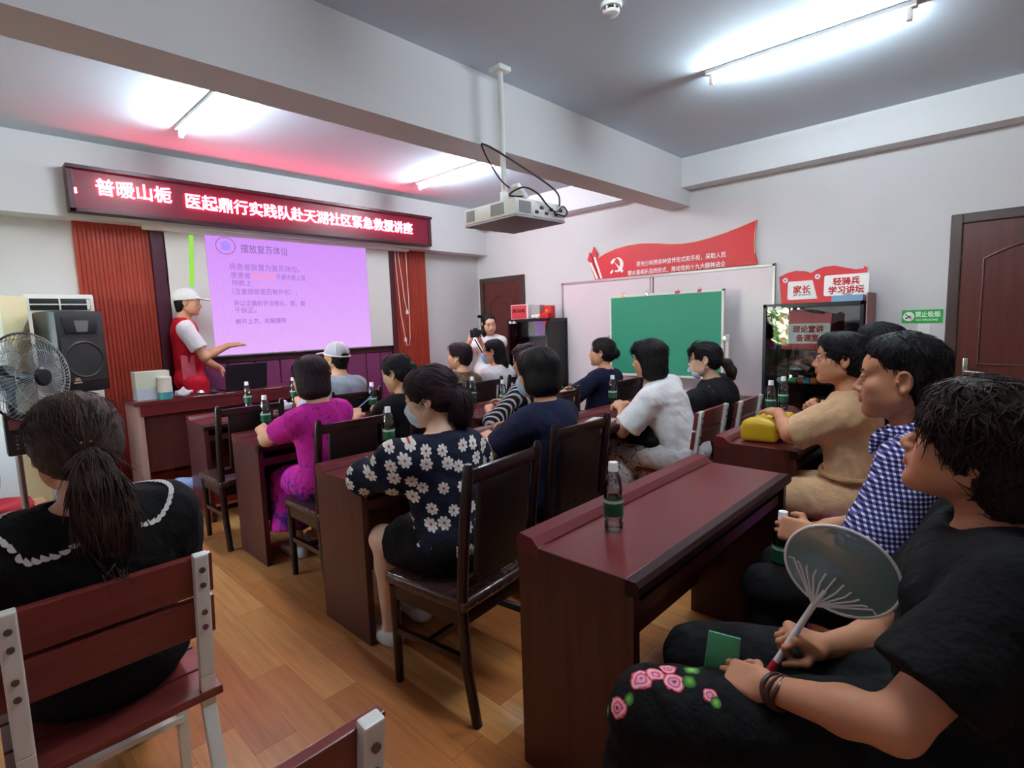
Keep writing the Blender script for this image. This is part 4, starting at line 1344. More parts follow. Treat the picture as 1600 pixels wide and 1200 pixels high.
# on the far showcase
zf = 1.487
rb = thing('red_box', 'red box with white edges and black writing on the far showcase', 'box', (5.30, 4.825, zf))
b = MB(); b.box((-.07, -.15, 0), (.07, .15, .19), .004); b.build('carton', M_white_print, rb, smooth=False)
b = MB(); b.box((-.073, -.132, .008), (-.068, .138, .182)); b.build('red_front', mat('pink_red_paper', srgb(206, 62, 72), .5), rb, smooth=False)
text_obj('box_text', '意见收集', .05, M_dark_ink, rb, RW(.11, .092, -.0745), .0006, .001, .215)
slab('document_box', (-.05, -.075, 0), (.05, .075, .175), mat('grey_document_box', srgb(168, 158, 160), .5), (5.33, 4.59, zf), 0, 'grey document box between the red boxes on the far showcase', 'box', bevel=.004)
gbx = slab('red_gift_box', (-.045, -.075, 0), (.045, .075, .165), mat('bright_red_box', srgb(190, 42, 36), .4), (5.36, 4.425, zf), 0, 'red box with a gold badge on the far showcase', 'box', bevel=.02)
b = MB(); b.cyl((-.046, .0, .10), (-.049, .0, .10), .022, seg=16); b.build('gold_badge', mat('gold_badge', srgb(220, 176, 90), .3, metal=.6), gbx)
rc = MB(); rc.box((-.08, -.07, 0), (.06, .07, .07), .012); rc.prism([(-.07, .0), (-.015, -.085), (.04, .0)], -.086, -.080, 'X')
tag(rc.build('red_cloth', mat('red_cloth', srgb(196, 36, 34), .7), loc=(5.29, 4.385, zf)), 'folded red cloth hanging over the front corner of the far showcase', 'cloth')
F = Field(axis(-.04, .04, .004), axis(-.085, .085, .004), axis(-.04, .04, .004)); F.cap((0, -.055, 0), (0, .055, 0), .028, .024); F.displace(wobble(2, .004, 90, 5))
tag(field_obj('towel_roll', F, mat('white_towel', srgb(222, 214, 210), .8), loc=(5.245, 4.545, zf + .028)), 'small white towel roll on the far showcase before the grey box', 'towel')
b = MB(); b.prism([(0, 0), (.12, 0), (.02, .06)], -.01, .01, 'X'); tag(b.build('paper_wedge', mat('pale_teal_paper', srgb(150, 200, 196), .5), loc=(5.36, 4.74, 1.12), smooth=False), 'pale teal wedge on the shelf of the far showcase', 'ornament')
b = MB(); b.box((-.02, -.07, 0), (.02, .07, .03), .006); tag(b.build('pale_ornament', mat('cream_ornament', srgb(226, 206, 170), .5), loc=(5.36, 4.42, 1.12), smooth=False), 'cream ornament lying on the shelf of the far showcase', 'ornament')

# ---------------------------------------------------------------- left front corner: fan, speaker, air conditioners, carton
fan = thing('pedestal_fan', 'black pedestal fan with a round wire guard near the wall', 'fan', (.18, 3.42, 0))
ang = math.radians(41)
AX = Vector((math.sin(ang), -math.cos(ang), .02)).normalized()
FC = Vector((.066, -.03, 1.268))
Mf = frame_M(FC, Vector((0, 0, 1)).cross(AX), (0, 0, 1)); Mf = Matrix((Vector((0, 0, 1)).cross(AX).normalized(), AX.cross(Vector((0, 0, 1)).cross(AX).normalized()), AX)).transposed().to_4x4(); Mf.translation = FC
M_fan_wire = mat('dark_fan_wire', srgb(40, 42, 46), .35)
M_fan_wire2 = mat('pale_fan_wire', srgb(170, 172, 172), .35)
b = MB()
GR = .208
b.tube([Mf @ Vector((GR * math.cos(t * PI / 30), GR * math.sin(t * PI / 30), 0)) for t in range(60)], .0055, 8, closed=True)
b.build('guard_rim', M_fan_wire, fan)
for sgn, nm in ((1, 'front_guard'), (-1, 'rear_guard')):
    b = MB()
    for k in range(60):
        a = k * PI / 30
        P_ = []
        for r_, z_ in ((.045, .075), (.10, .072), (.165, .055), (.198, .025), (GR, .002)):
            aa = a + (r_ - .045) * 1.6
            P_.append(Mf @ Vector((r_ * math.cos(aa), r_ * math.sin(aa), sgn * z_)))
        b.tube(P_, .0013, 4, caps=False)
    for r_, z_ in ((.125, .067), (.18, .045)):
        b.tube([Mf @ Vector((r_ * math.cos(t * PI / 24), r_ * math.sin(t * PI / 24), sgn * z_)) for t in range(48)], .0018, 5, closed=True)
    b.build(nm, M_fan_wire2 if sgn > 0 else M_fan_wire, fan)
b = MB(); b.lathe([(0, .088), (.036, .086), (.045, .078), (.045, .066), (0, .066)], 28, Mf); b.build('hub_badge', M_black, fan)
b = MB(); b.lathe([(0, .05), (.026, .05), (.03, .02), (.03, -.01), (0, -.01)], 20, Mf); hb = b.build('hub', M_black, fan)
M_blade = mat('smoky_clear_fan_blade', srgb(150, 166, 176), .2, alpha=.45)
for k in range(5):
    b = MB()
    a0 = k * 2 * PI / 5
    def bl(u, v, a0=a0):
        r_ = .028 + .15 * u
        a = a0 + (v - .5) * (.75 + .55 * math.sin(PI * min(u * 1.05, 1))) - u * .35
        return Mf @ Vector((r_ * math.cos(a), r_ * math.sin(a), .005 + (v - .5) * .045))
    b.grid(bl, 8, 6)
    bmesh.ops.solidify(b.bm, geom=b.bm.faces[:], thickness=.0025)
    b.build('blade', M_blade, fan)
b = MB(); b.lathe([(0, -.075), (.05, -.075), (.062, -.10), (.06, -.16), (.045, -.195), (0, -.20)], 24, Mf); b.build('motor', M_black, fan)
b = MB(); b.cyl((-.0, .03, 1.09), (0, .03, 1.21), .02); b.bar((0, .03, 1.2), Vector(Mf @ Vector((0, 0, -.14))) - Vector((0, 0, .03)), .04, .04); b.build('neck', M_black, fan)
b = MB(); b.box((-.038, -.012, .90), (.038, .058, 1.10), .012); cb = b.build('control_box', M_black, fan)
for k in range(4):
    b = MB(); b.cyl((.0, -.011, .935 + k * .02), (0, -.018, .935 + k * .02), .0075, seg=12); b.build('knob', M_chrome, cb)
b = MB(); b.box((-.022, -.0135, 1.025), (.022, -.011, 1.075)); b.build('badge', mat('red_grey_badge', srgb(120, 70, 66), .4), cb, smooth=False)
b = MB(); b.cyl((0, .03, .05), (0, .03, .92), .0135); b.build('pole', M_chrome, fan)
b = MB(); b.lathe([(0, 0), (.20, 0), (.205, .012), (.19, .028), (.06, .05), (.028, .14), (.025, .42), (0, .42)], 32, Matrix.Translation((0, .03, 0))); b.build('base', M_black, fan)

sp = thing('loudspeaker', 'big black loudspeaker on a stand before the red ribbed panel', 'loudspeaker', (.61, 5.06, 0), .42)
M_spk = mat('black_speaker_plastic', srgb(20, 19, 22), .45, bump=.1, bscale=200)
M_grille = mat('black_speaker_grille', srgb(24, 24, 26), .55, bump=.6, bscale=500)
b = MB()
b.prism([(-.16, -.16), (.16, -.16), (.175, -.10), (.12, .16), (-.12, .16), (-.175, -.10)], 1.05, 1.635, 'Z', bevel=.022); b.build('cabinet', M_spk, sp)
b = MB(); b.box((-.14, -.166, 1.13), (.14, -.155, 1.44), .008); b.build('woofer_grille', M_grille, sp)
b = MB(); b.lathe([(.115, .0), (.125, .006), (.135, .0)], 32, frame_M((0, -.165, 1.285), (1, 0, 0), (0, 0, 1))); b.build('woofer_ring', M_spk, sp)
b = MB(); b.prism([(-.10, 1.47), (.10, 1.47), (.125, 1.59), (-.125, 1.59)], -.168, -.15, 'Y', bevel=.006); h_ = b.build('horn', M_spk, sp)
b = MB(); b.prism([(-.035, 1.485), (.035, 1.485), (.05, 1.565), (-.05, 1.565)], -.171, -.166, 'Y'); b.build('horn_mouth', mat('grey_horn_mouth', srgb(104, 104, 106), .4), h_)
b = MB()
for k in range(7):
    b.bar((-.02 + k * .018, -.165, 1.075), (-.005 + k * .018, -.165, 1.105), .006, .004, (0, 1, 0))
b.build('port_slots', M_black, sp, smooth=False)
b = MB(); b.prism([(-.085, 1.135), (-.045, 1.135), (-.05, 1.152), (-.06, 1.16), (-.08, 1.155)], -.169, -.164, 'Y'); b.box((-.092, -.169, 1.118), (-.038, -.164, 1.128)); b.build('badge', mat('tan_badge', srgb(176, 150, 130), .4, metal=.4), sp, smooth=False)
b = MB(); b.cyl((0, 0, .06), (0, 0, 1.06), .0175); b.build('stand_pole', M_black, sp)
for k in range(3):
    a = k * 2 * PI / 3 - .42
    b = MB(); b.cyl((0, 0, .42), (.27 * math.cos(a), .27 * math.sin(a), .012), .0115); b.build('stand_leg', M_black, sp)

M_ac = mat('white_appliance', srgb(222, 222, 216), .4, var=.02)
M_ac_cream = mat('yellowed_cream_appliance', srgb(224, 220, 172), .4, var=.03)
ac = thing('air_conditioner', 'white floor-standing air conditioner with dark louvres behind the loudspeaker', 'air conditioner', (.655, 5.72, 0))
b = MB(); b.box((-.215, -.16, 0), (.215, .24, 1.79), .015); b.build('cabinet', M_ac, ac)
b = MB(); b.box((-.185, -.168, 1.665), (.19, -.155, 1.755), .004); lv = b.build('outlet', M_black, ac)
b = MB()
b.box((-.185, -.176, 1.705), (.19, -.166, 1.714)); b.box((-.01, -.175, 1.665), (.0, -.166, 1.755)); b.box((.165, -.175, 1.67), (.185, -.166, 1.75))
b.build('louvre', M_ac, lv, smooth=False)
ac2 = thing('air_conditioner', 'cream floor-standing appliance with a slanted side, cut by the picture edge', 'air conditioner', (.135, 5.17, 0))
b = MB(); b.prism([(-.26, -.18), (.14, -.18), (.285, -.02), (.285, .24), (-.26, .24)], 0, 1.745, 'Z', bevel=.008); b.build('cabinet', M_ac_cream, ac2)
b = MB(); b.prism([(-.255, -.186), (.135, -.186), (.135, -.178), (-.255, -.178)], .05, 1.73, 'Z'); b.build('front_panel', M_ac, ac2, smooth=False)

ct = thing('carton_box', 'brown cardboard carton on the floor near the fan', 'box', (.10, 4.33, 0), .08)
M_card = mat('brown_cardboard', srgb(178, 140, 96), .8, var=.06)
b = MB(); b.box((-.24, -.19, 0), (.24, .19, .43), .003); b.build('carton', M_card, ct, smooth=False)
b = MB(); b.bar((.24, -.10, .43), (.33, -.10, .36), .003, .18, (0, 1, 0)); b.build('flap', M_card, ct, smooth=False)
F = Field(axis(-.2, .2, .01), axis(-.16, .16, .01), axis(-.01, .1, .01)); F.rbox((0, 0, .03), (.17, .12, .03), .025); F.displace(wobble(6, .012, 40, 6)); F.cut(lambda X, Y, Z: -Z + 0 * X)
tag(field_obj('red_cloth', F, mat('crimson_cloth', srgb(170, 34, 44), .7), loc=(.09, 4.29, .431)), 'crumpled crimson cloth on the cardboard carton', 'cloth')
F = Field(axis(-.2, .2, .012), axis(-.14, .14, .012), axis(-.01, .48, .012)); F.rbox((0, 0, .21), (.15, .10, .21), .07); F.ell((.03, -.09, .15), (.09, .04, .10), k=.03); F.displace(wobble(9, .012, 25, 6)); F.cut(lambda X, Y, Z: -Z + 0 * X)
bp_ = field_obj('backpack', F, mat('dark_grey_blue_nylon', srgb(54, 58, 70), .55, bump=.1, bscale=90), loc=(-.02, 4.42, .50))
tag(bp_, 'dark grey-blue backpack on the crimson cloth by the picture edge', 'backpack')
# ================================================================ people
RES = 1.0                                               # mesh fineness multiplier

def skin_material(name, c):
    m = mat(name, c, .5, spec=.35)
    N = NT(m)
    m.node_tree.nodes['Principled BSDF'].inputs['Subsurface Weight'].default_value = .08
    m.node_tree.nodes['Principled BSDF'].inputs['Subsurface Radius'].default_value = (.01, .004, .002)
    vec, x, y, z = N.xyz()
    r = _ramp(N.nt, [(.3, tuple(k * .93 for k in c)), (.7, tuple(min(1, k * 1.06) for k in c))])
    N.put(r.inputs['Fac'], N.noise(vec, 14, 4)); N.base(r.outputs['Color'])
    return m
M_skin = skin_material('warm_skin', srgb(206, 152, 120))
M_skin_pale = skin_material('pale_skin', srgb(222, 176, 150))
M_skin_tan = skin_material('tanned_skin', srgb(186, 128, 96))
M_lip = mat('lip', srgb(176, 92, 86), .4)
M_eye_w = mat('eye_white', srgb(186, 172, 164), .25)
M_eye_d = mat('dark_iris', srgb(26, 18, 16), .1)
def hair_material(name, c, hi):
    m = mat(name, c, .55, spec=.18)
    N = NT(m)
    vec, x, y, z = N.xyz()
    st = N.noise(N.comb(N.m('MULTIPLY', x, 220.0), N.m('MULTIPLY', y, 220.0), N.m('MULTIPLY', z, 16.0)), 1.0, 3)
    r = _ramp(N.nt, [(.35, c), (.72, hi)]); N.put(r.inputs['Fac'], st); N.base(r.outputs['Color'])
    bp = N.n('Bump'); bp.inputs['Strength'].default_value = .5; bp.inputs['Distance'].default_value = .006
    N.put(bp.inputs['Height'], st); N.nt.links.new(bp.outputs['Normal'], N.b.inputs['Normal'])
    return m
H_black = hair_material('black_hair', srgb(13, 11, 12), srgb(26, 22, 23))
H_brown = hair_material('dark_brown_hair', srgb(26, 17, 15), srgb(52, 36, 29))
H_plum = hair_material('plum_tinted_hair', srgb(28, 15, 20), srgb(52, 28, 36))
H_tied = hair_material('soft_brown_black_hair', srgb(42, 29, 25), srgb(70, 51, 43))

def cloth(name, c, rough=.85, var=.05, bump=.12, sheen=0.0):
    m = mat(name, c, rough, var=var, vscale=14, bump=bump, bscale=260, spec=.2, sheen=sheen)
    N = NT(m); vec, x, y, z = N.xyz()
    f = N.noise(N.comb(N.m('ADD', x, N.m('MULTIPLY', z, .5)), y, N.m('MULTIPLY', z, .6)), 13, 3, .5)
    bp = N.n('Bump'); bp.inputs['Strength'].default_value = .55; bp.inputs['Distance'].default_value = .035
    N.put(bp.inputs['Height'], f)
    old = [n for n in m.node_tree.nodes if n.type == 'BUMP' and n != bp.node_tree] if False else [n for n in m.node_tree.nodes if n.type == 'BUMP' and n.name != bp.name]
    if old: N.nt.links.new(bp.outputs['Normal'], old[0].inputs['Normal'])
    else: N.nt.links.new(bp.outputs['Normal'], N.b.inputs['Normal'])
    return m

def R_(yaw=0, pitch=0, tilt=0):
    """yaw>0 turns to the person's left, pitch>0 looks up, tilt>0 leans to the right shoulder"""
    M = Euler((math.radians(pitch), math.radians(tilt), math.radians(yaw)), 'XYZ')
    return np.array(Matrix.Rotation(math.radians(yaw), 3, 'Z') @ Matrix.Rotation(math.radians(pitch), 3, 'X') @ Matrix.Rotation(math.radians(tilt), 3, 'Y'))

class Rec:
    """records shapes, then builds the field over just the space they need"""
    def __init__(self): self.ops = []; self.lo = np.full(3, 1e9); self.hi = np.full(3, -1e9)
    def _b(self, lo, hi):
        self.lo = np.minimum(self.lo, lo); self.hi = np.maximum(self.hi, hi)
    def ell(self, c, r, R=None, k=.02, mode='add', o=0.0):
        c = np.array(c, float); m = max(r) + o
        if mode == 'add': self._b(c - m, c + m)
        self.ops.append(('ell', (c, r, R, k, mode, o), {})); return self
    def cap(self, a, b, r1, r2=None, k=.02, mode='add', o=0.0, flat=False, squash=None):
        a = np.array(a, float); b = np.array(b, float); m = max(r1, r2 if r2 is not None else r1) + o
        if mode == 'add': self._b(np.minimum(a, b) - m, np.maximum(a, b) + m)
        self.ops.append(('cap', (a, b, r1, r2, k, mode, o, flat, squash), {})); return self
    def chain(self, pts, rs, k=.015, o=0.0, mode='add', squash=None):
        for i in range(len(pts) - 1): self.cap(pts[i], pts[i + 1], rs[i], rs[i + 1], k, mode, o, squash=squash)
        return self
    def rbox(self, c, h, r=.01, R=None, k=.01, mode='add'):
        c = np.array(c, float); m = float(np.linalg.norm(h))
        if mode == 'add': self._b(c - m, c + m)
        self.ops.append(('rbox', (c, h, r, R, k, mode), {})); return self
    def cut(self, f): self.ops.append(('cut', (f,), {})); return self
    def displace(self, f): self.ops.append(('displace', (f,), {})); return self
    def field(self, coarse, fine=None, ivs=None, pad=.03):
        ax = []
        for k in range(3):
            iv = sorted(i[k] for i in ivs) if ivs else ()
            ax.append(axis(self.lo[k] - pad, self.hi[k] + pad, coarse, iv, fine or coarse))
        F = Field(*ax)
        for nm, a, kw in self.ops: getattr(F, nm)(*a, **kw)
        return F

def unit(v):
    v = np.array(v, float); return v / (np.linalg.norm(v) + 1e-9)

class Person:
    def __init__(self, label, pos, heading, head, look=(0, 0, 0), seat=.47, floor=0.0, sex='f', bulk=1.0, hs=1.0, skin=None,
                 hands=None, knees=None, feet=None, stand=False, det=1.0, sw=None, elbows=None, curl=(.35, .35), palms=None, hdir=None, spread=1.0, L12=None):
        self.label = label
        self.h = heading
        self.o3 = np.array([pos[0], pos[1], floor])
        c, s = math.cos(-heading), math.sin(-heading)
        self.RW = np.array([[c, -s, 0], [s, c, 0], [0, 0, 1]])
        L = self.L
        self.seat = seat; self.stand = stand; self.sex = sex; self.bulk = bulk; self.hs = hs
        self.skin = skin or M_skin
        self.coarse = .0095 / det; self.fine = .0048 / det
        self.HC = L(head)
        self.Rh = R_(*look)
        pz = (seat + .10) if not stand else .90
        self.P = np.array([0, 0, pz])
        HC = self.HC
        self.NB = np.array([HC[0] * .75, HC[1] - .055, HC[2] - .172])
        ax = unit(self.NB - self.P); self.axz = ax
        xx = unit(np.cross([0, 1, 0], ax)); yy = np.cross(ax, xx)
        self.RT = np.stack([xx, yy, ax], 1)
        self.sw = sw or (.150 if sex == 'f' else .175)
        self.SH = {s: self.NB + xx * s * self.sw + ax * -.062 + yy * .012 for s in (-1, 1)}
        self.L1, self.L2 = (.275, .235) if sex == 'f' else (.30, .255)
        if L12: self.L1, self.L2 = L12
        hands = hands or {}
        self.W = {}; self.EL = {}; self.U = {}; self.PN = {}
        elbows = elbows or {}; palms = palms or {}; hdir = hdir or {}
        self.curl = {-1: curl[0], 1: curl[1]}; self.spread = spread
        for s, key in ((-1, 'l'), (1, 'r')):
            S = self.SH[s]
            if key in hands: tgt = L(hands[key])
            elif stand: tgt = S + np.array([s * .08, .06, -.50])
            else: tgt = np.array([s * .10, .36, seat + .17])
            hd = L(hdir[key], True) if key in hdir else None
            w = tgt - (unit(hd) * .07 if hd is not None else unit(tgt - S - [0, 0, -.1]) * .06)
            hint = L(elbows[key], True) if key in elbows else np.array([s * .5, -.35, -.8])
            d = w - S; D = np.linalg.norm(d); l1, l2 = self.L1, self.L2
            if D > (l1 + l2) * .995:
                k = D / ((l1 + l2) * .995); l1 *= k; l2 *= k
            u = d / D
            a = (l1 * l1 - l2 * l2 + D * D) / (2 * D)
            hgt = math.sqrt(max(0, l1 * l1 - a * a))
            p = unit(hint - u * np.dot(hint, u))
            self.EL[s] = S + u * a + p * hgt
            self.W[s] = w
            self.U[s] = unit(hd) if hd is not None else unit(w - self.EL[s])
            self.PN[s] = L(palms[key], True) if key in palms else np.array([-s * .35, 0, -1.0])
        kz = seat + .055
        self.HJ = {s: np.array([s * .085, .03, pz - .015 if not stand else .86]) for s in (-1, 1)}
        self.K = {}; self.A = {}; self.T = {}
        knees = knees or {}; feet = feet or {}
        for s, key in ((-1, 'l'), (1, 'r')):
            if stand:
                self.K[s] = np.array([s * .085, .03, .46]); self.A[s] = np.array([s * .085, 0, .085]); self.T[s] = np.array([s * .10, .13, .03])
            else:
                self.K[s] = L(knees[key]) if key in knees else np.array([s * .10, .43, kz])
                self.A[s] = L(feet[key]) if key in feet else self.K[s] * [1, 1, 0] + [0, -.01, .085]
                self.T[s] = self.A[s] + np.array([s * .015, .135, -.05])
        self.parts = []
    def L(self, w, vec=False):
        w = np.array(w, float)
        return self.RW @ (w if vec else w - self.o3)
    def hp(self, v):
        return self.HC + self.hs * (self.Rh @ np.array(v, float))
    # ------------------------------------------------------------ shape groups
    def torso(self, r, o=0.0, k=.05, bust=True, low=True):
        B = self.bulk; P, NB, R, f = self.P, self.NB, self.RT, self.sex == 'f'
        at = lambda t: P + (NB - P) * t
        y = R[:, 1]
        if low: r.ell(at(0.0) + [0, 0, .0] - y * .02, (.168 * B, .125 * B, .115), R, k, o=o)
        r.ell(at(.30) - y * .005, ((.138 if f else .150) * B, .112 * B, .14), R, k, o=o)
        r.ell(at(.62), ((.146 if f else .165) * B, .110 * B, .16), R, k, o=o)
        r.ell(at(.83) - y * .005, ((.142 if f else .168) * B, .088 * B, .085), R, k, o=o)
        for s in (-1, 1):
            r.cap(at(.87), self.SH[s], .062, .050, k, o=o)
            if f and bust: r.ell(at(.64) + R[:, 0] * s * .07 + y * .075, (.06 * B, .055 * B, .06), R, .03, o=o)
    def neck(self, r, o=0.0):
        r.cap(self.NB + self.RT[:, 2] * -.04, self.hp((0, -.022, -.055)), .054 if self.sex == 'f' else .062, .050 if self.sex == 'f' else .056, .035, o=o)
        for s in (-1, 1):
            r.cap(self.NB + [0, -.012, .012], self.NB + (self.SH[s] - self.NB) * .72 + [0, 0, .012], .036, .040, .04, o=o)
    def arm(self, r, s, o=0.0, upto=2.0, k=.03, loose=0.0, flat=False):
        B = .5 + .5 * self.bulk; m = 1.0 if self.sex == 'f' else 1.12
        S, E, W = self.SH[s], self.EL[s], self.W[s]
        if upto >= 1:
            r.cap(S, E, .049 * B * m, .038 * B * m + loose, k, o=o)
            t = min(1.0, upto - 1)
            M_ = E + (W - E) * .35
            if upto >= 2:
                r.cap(E, M_, .038 * B * m, .037 * B * m, .02, o=o); r.cap(M_, W, .037 * B * m, .026 * m, .02, o=o)
            elif t > 0:
                r.cap(E, E + (W - E) * t, .039 * B * m + loose * .5, .036 * B * m + loose, .02, o=o, flat=True)
        else:
            Q = S + (E - S) * upto
            r.cap(S, Q, .050 * B * m + loose * .4, .045 * B * m + loose, k, o=o, flat=True)
    def leg(self, r, s, o=0.0, upto=2.0, k=.03, loose=0.0):
        B = self.bulk
        H, K, A = self.HJ[s], self.K[s], self.A[s]
        if upto <= 1:
            r.cap(H, H + (K - H) * upto, .088 * B, (.088 + (.056 - .088) * upto) * B + loose, k, o=o, flat=True); return
        r.cap(H, K, .088 * B, .055 * B + loose * .3, k, o=o)
        C = K + (A - K) * .3 + [0, -.012, 0]
        t = upto - 1
        if t >= .999:
            r.cap(K, C, .053 + loose * .4, .052 + loose * .6, .02, o=o); r.cap(C, A, .052 + loose * .6, .034 + loose, .02, o=o, flat=o > 0)
        else:
            r.cap(K, K + (A - K) * t, .054 + loose, .05 + loose, .02, o=o, flat=True)
    def head_shape(self, r):
        f = self.sex == 'f'; q = self.hp; h = self.hs; R = self.Rh
        E = lambda c, rr, k, mode='add': r.ell(q(c), [v * h for v in rr], R, k * h, mode)
        E((0, -.014, .034), (.074, .094, .081), .02)
        E((0, .022, -.028), (.063 if f else .066, .066, .082), .025)
        E((0, .030, -.070), (.050 if f else .056, .052, .042), .025)
        r.cap(q((-.012, .070, -.097)), q((.012, .070, -.097)), .0165 * h, .0165 * h, .02 * h)
        for s in (-1, 1):
            E((s * .040, .034, -.050), (.026, .042, .040), .03)
            r.cap(q((s * .058, -.01, -.055)), q((s * .02, .06, -.098)), .016 * h, .014 * h, .025 * h)
            E((s * .043, .058, -.022), (.024, .022, .02), .02)
        r.cap(q((-.036, .073, .021)), q((.036, .073, .021)), .012 * h, .012 * h, .02 * h)
        E((0, .055, .045), (.055, .032, .03), .025)
        for s in (-1, 1): E((s * .031, .100, .003), (.017, .016, .010), .010, 'sub')
        r.cap(q((0, .083, .010)), q((0, .104, -.029)), .0065 * h, .0105 * h, .012 * h)
        E((0, .103, -.0325), (.0105, .010, .009), .007)
        for s in (-1, 1): E((s * .0115, .096, -.0365), (.008, .010, .0075), .007)
        E((0, .083, -.055), (.026, .014, .012), .012)
        for s in (-1, 1): E((s * .031, .0845, .0085), (.0155, .0105, .0052), .003)
        for s in (-1, 1): E((s * .031, .0840, -.0035), (.0145, .0100, .0035), .003)
        r.cap(q((-.016, .0925, -.0575)), q((.016, .0925, -.0575)), .0050 * h, .0050 * h, .003 * h)
        r.cap(q((-.014, .0915, -.0685)), q((.014, .0915, -.0685)), .0060 * h, .0060 * h, .004 * h)
        r.cap(q((-.020, .102, -.0632)), q((.020, .102, -.0632)), .0028 * h, .0028 * h, .003 * h, 'sub')
        for s in (-1, 1):
            tl = R @ np.array(R_(s * 18, 0, 0))
            r.ell(q((s * .077, -.012, -.006)), (.008 * h, .019 * h, .031 * h), tl, .008 * h)
            r.ell(q((s * .079, -.012, -.030)), (.008 * h, .010 * h, .011 * h), tl, .006 * h)
            rim = [q((s * .083, -.012 + .0165 * math.sin(a_), .001 + .026 * math.cos(a_) - .004)) for a_ in [math.radians(v_) for v_ in range(-170, 60, 23)]]
            r.ell(q((s * .0865, -.008, -.003)), (.009 * h, .0115 * h, .017 * h), tl, .005 * h, 'sub')
            r.chain(rim, [.0042 * h] * len(rim), .004 * h)
            r.cap(q((s * .082, .004, -.004)), q((s * .081, .006, -.012)), .0042 * h, .0042 * h, .004 * h)
    def hand(self, r, s):
        u = self.U[s]; n = unit(self.PN[s] - u * np.dot(self.PN[s], u)); W = self.W[s]
        t = np.cross(u, n) * s
        z = .93 if self.sex == 'f' else 1.05
        Rp = np.stack([t, u, n], 1)
        r.rbox(W + u * .048 * z, (.039 * z, .048 * z, .0145 * z), .0135 * z, Rp, .022)
        r.ell(W + u * .03 * z + t * .024 * z + n * .009, (.017 * z, .03 * z, .014 * z), Rp, .012)
        cu = self.curl[s]
        def bend(v, a): return v * math.cos(a) + n * math.sin(a)
        for i, (ln, rad) in enumerate(((.070, .0088), (.078, .0090), (.072, .0085), (.056, .0076))):
            fan = (1.5 - i) * .07 * self.spread
            base = W + u * (.086 - (.006 if i in (0, 3) else 0) - (.006 if i == 3 else 0)) * z + t * (.0295 - .0195 * i) * z
            d0 = unit(u + t * fan)
            c = cu * (1 + .06 * i)
            p = base; a = 0.0; pts = [p]
            for frac, bd in ((.46, 1.05), (.30, 1.35), (.24, .85)):
                a += c * bd
                p = p + (d0 * math.cos(a) + n * math.sin(a)) * ln * frac * z
                pts.append(p)
            r.chain(pts, [rad * z, rad * .95 * z, rad * .88 * z, rad * .74 * z], .0035)
        b0 = W + u * .022 * z + t * .026 * z + n * .004
        d1 = unit(u * .62 + t * .72 + n * (.25 + .4 * cu)); b1 = b0 + d1 * .042 * z
        d2 = unit(u * .85 + t * (.30 - .5 * cu) + n * (.2 + .6 * cu)); b2 = b1 + d2 * .028 * z; b3 = b2 + unit(d2 + n * .2 * cu) * .022 * z
        r.chain([b0, b1, b2, b3], [.0125 * z, .0108 * z, .0100 * z, .0078 * z], .006)
    # ------------------------------------------------------------ bodies and clothes
    def body(self, lips=True, hands_fine=True, legs=True, low_torso=True):
        r = Rec()
        self.torso(r, 0, .05, low=low_torso)
        self.neck(r)
        for s in (-1, 1):
            self.arm(r, s); self.hand(r, s)
            if legs:
                self.leg(r, s)
                r.cap(self.A[s] + [0, -.025, -.045], self.T[s], .034, .028, .03); r.cap(self.A[s] + [0, 0, -.01], self.A[s] + [0, .01, -.05], .034, .036, .02)
        self.head_shape(r)
        iv = []
        e = .135 * self.hs
        iv.append([(self.HC[k] - e, self.HC[k] + e) for k in range(3)])
        if hands_fine:
            for s in (-1, 1):
                c = self.W[s] + self.U[s] * .07
                iv.append([(c[k] - .10, c[k] + .10) for k in range(3)])
        F = r.field(self.coarse, self.fine, iv)
        me = F.mesh('person', 1)
        me.materials.append(self.skin); me.materials.append(M_lip)
        if lips:
            V = (F.V - self.HC) @ self.Rh / self.hs
            Qc = V[F.Q].mean(1)
            m = (np.abs(Qc[:, 0]) < .021) & (Qc[:, 1] > .080) & (Qc[:, 2] < -.0525 + .0) & (Qc[:, 2] > -.0745) & (Qc[:, 2] + .0635 < .0105 - np.abs(Qc[:, 0]) * .35) & (-(Qc[:, 2] + .0635) < .0105 - np.abs(Qc[:, 0]) * .35)
            mi = np.zeros(len(me.polygons), np.int32); mi[m] = 1
            me.polygons.foreach_set('material_index', mi)
        o = bpy.data.objects.new('person', me); COL.objects.link(o)
        o.location = self.o3; o.rotation_euler = (0, 0, self.h)
        tag(o, self.label, 'person', 'people at the lecture')
        self.obj = o
        return self
    def add(self, name, r, m, coarse=None, fine=None, ivs=None, sm=1, label=None):
        F = r.field(coarse or self.coarse, fine, ivs)
        o = field_obj(name, F, m, self.obj, sm)
        if label: o['label'] = label
        return o
    def face(self, brow=M_eye_d, eyes=True):
        q = self.hp; h = self.hs
        if eyes:
            for s in (-1, 1):
                b = MB(); b.ball((0, 0, 0), .0122 * h, None, 18)
                M = Matrix(self.Rh.tolist()).to_4x4(); M.translation = Vector(q((s * .031, .0804, .0026)))
                for f in b.bm.faces:
                    c = f.calc_center_median().normalized()
                    f.material_index = 1 if c.y > .70 else 0
                bmesh.ops.transform(b.bm, matrix=M, verts=b.bm.verts)
                b.build('eye', [M_eye_w, M_eye_d], self.obj)
        for s in (-1, 1):
            b = MB()
            P = [q((s * .014, .0925, .0195)), q((s * .026, .0915, .0250)), q((s * .040, .0850, .0265)), q((s * .051, .0740, .0230))]
            b.tube(P, [.0028 * h, .0038 * h, .0034 * h, .0016 * h], 6); b.build('eyebrow', brow, self.obj)
        return self
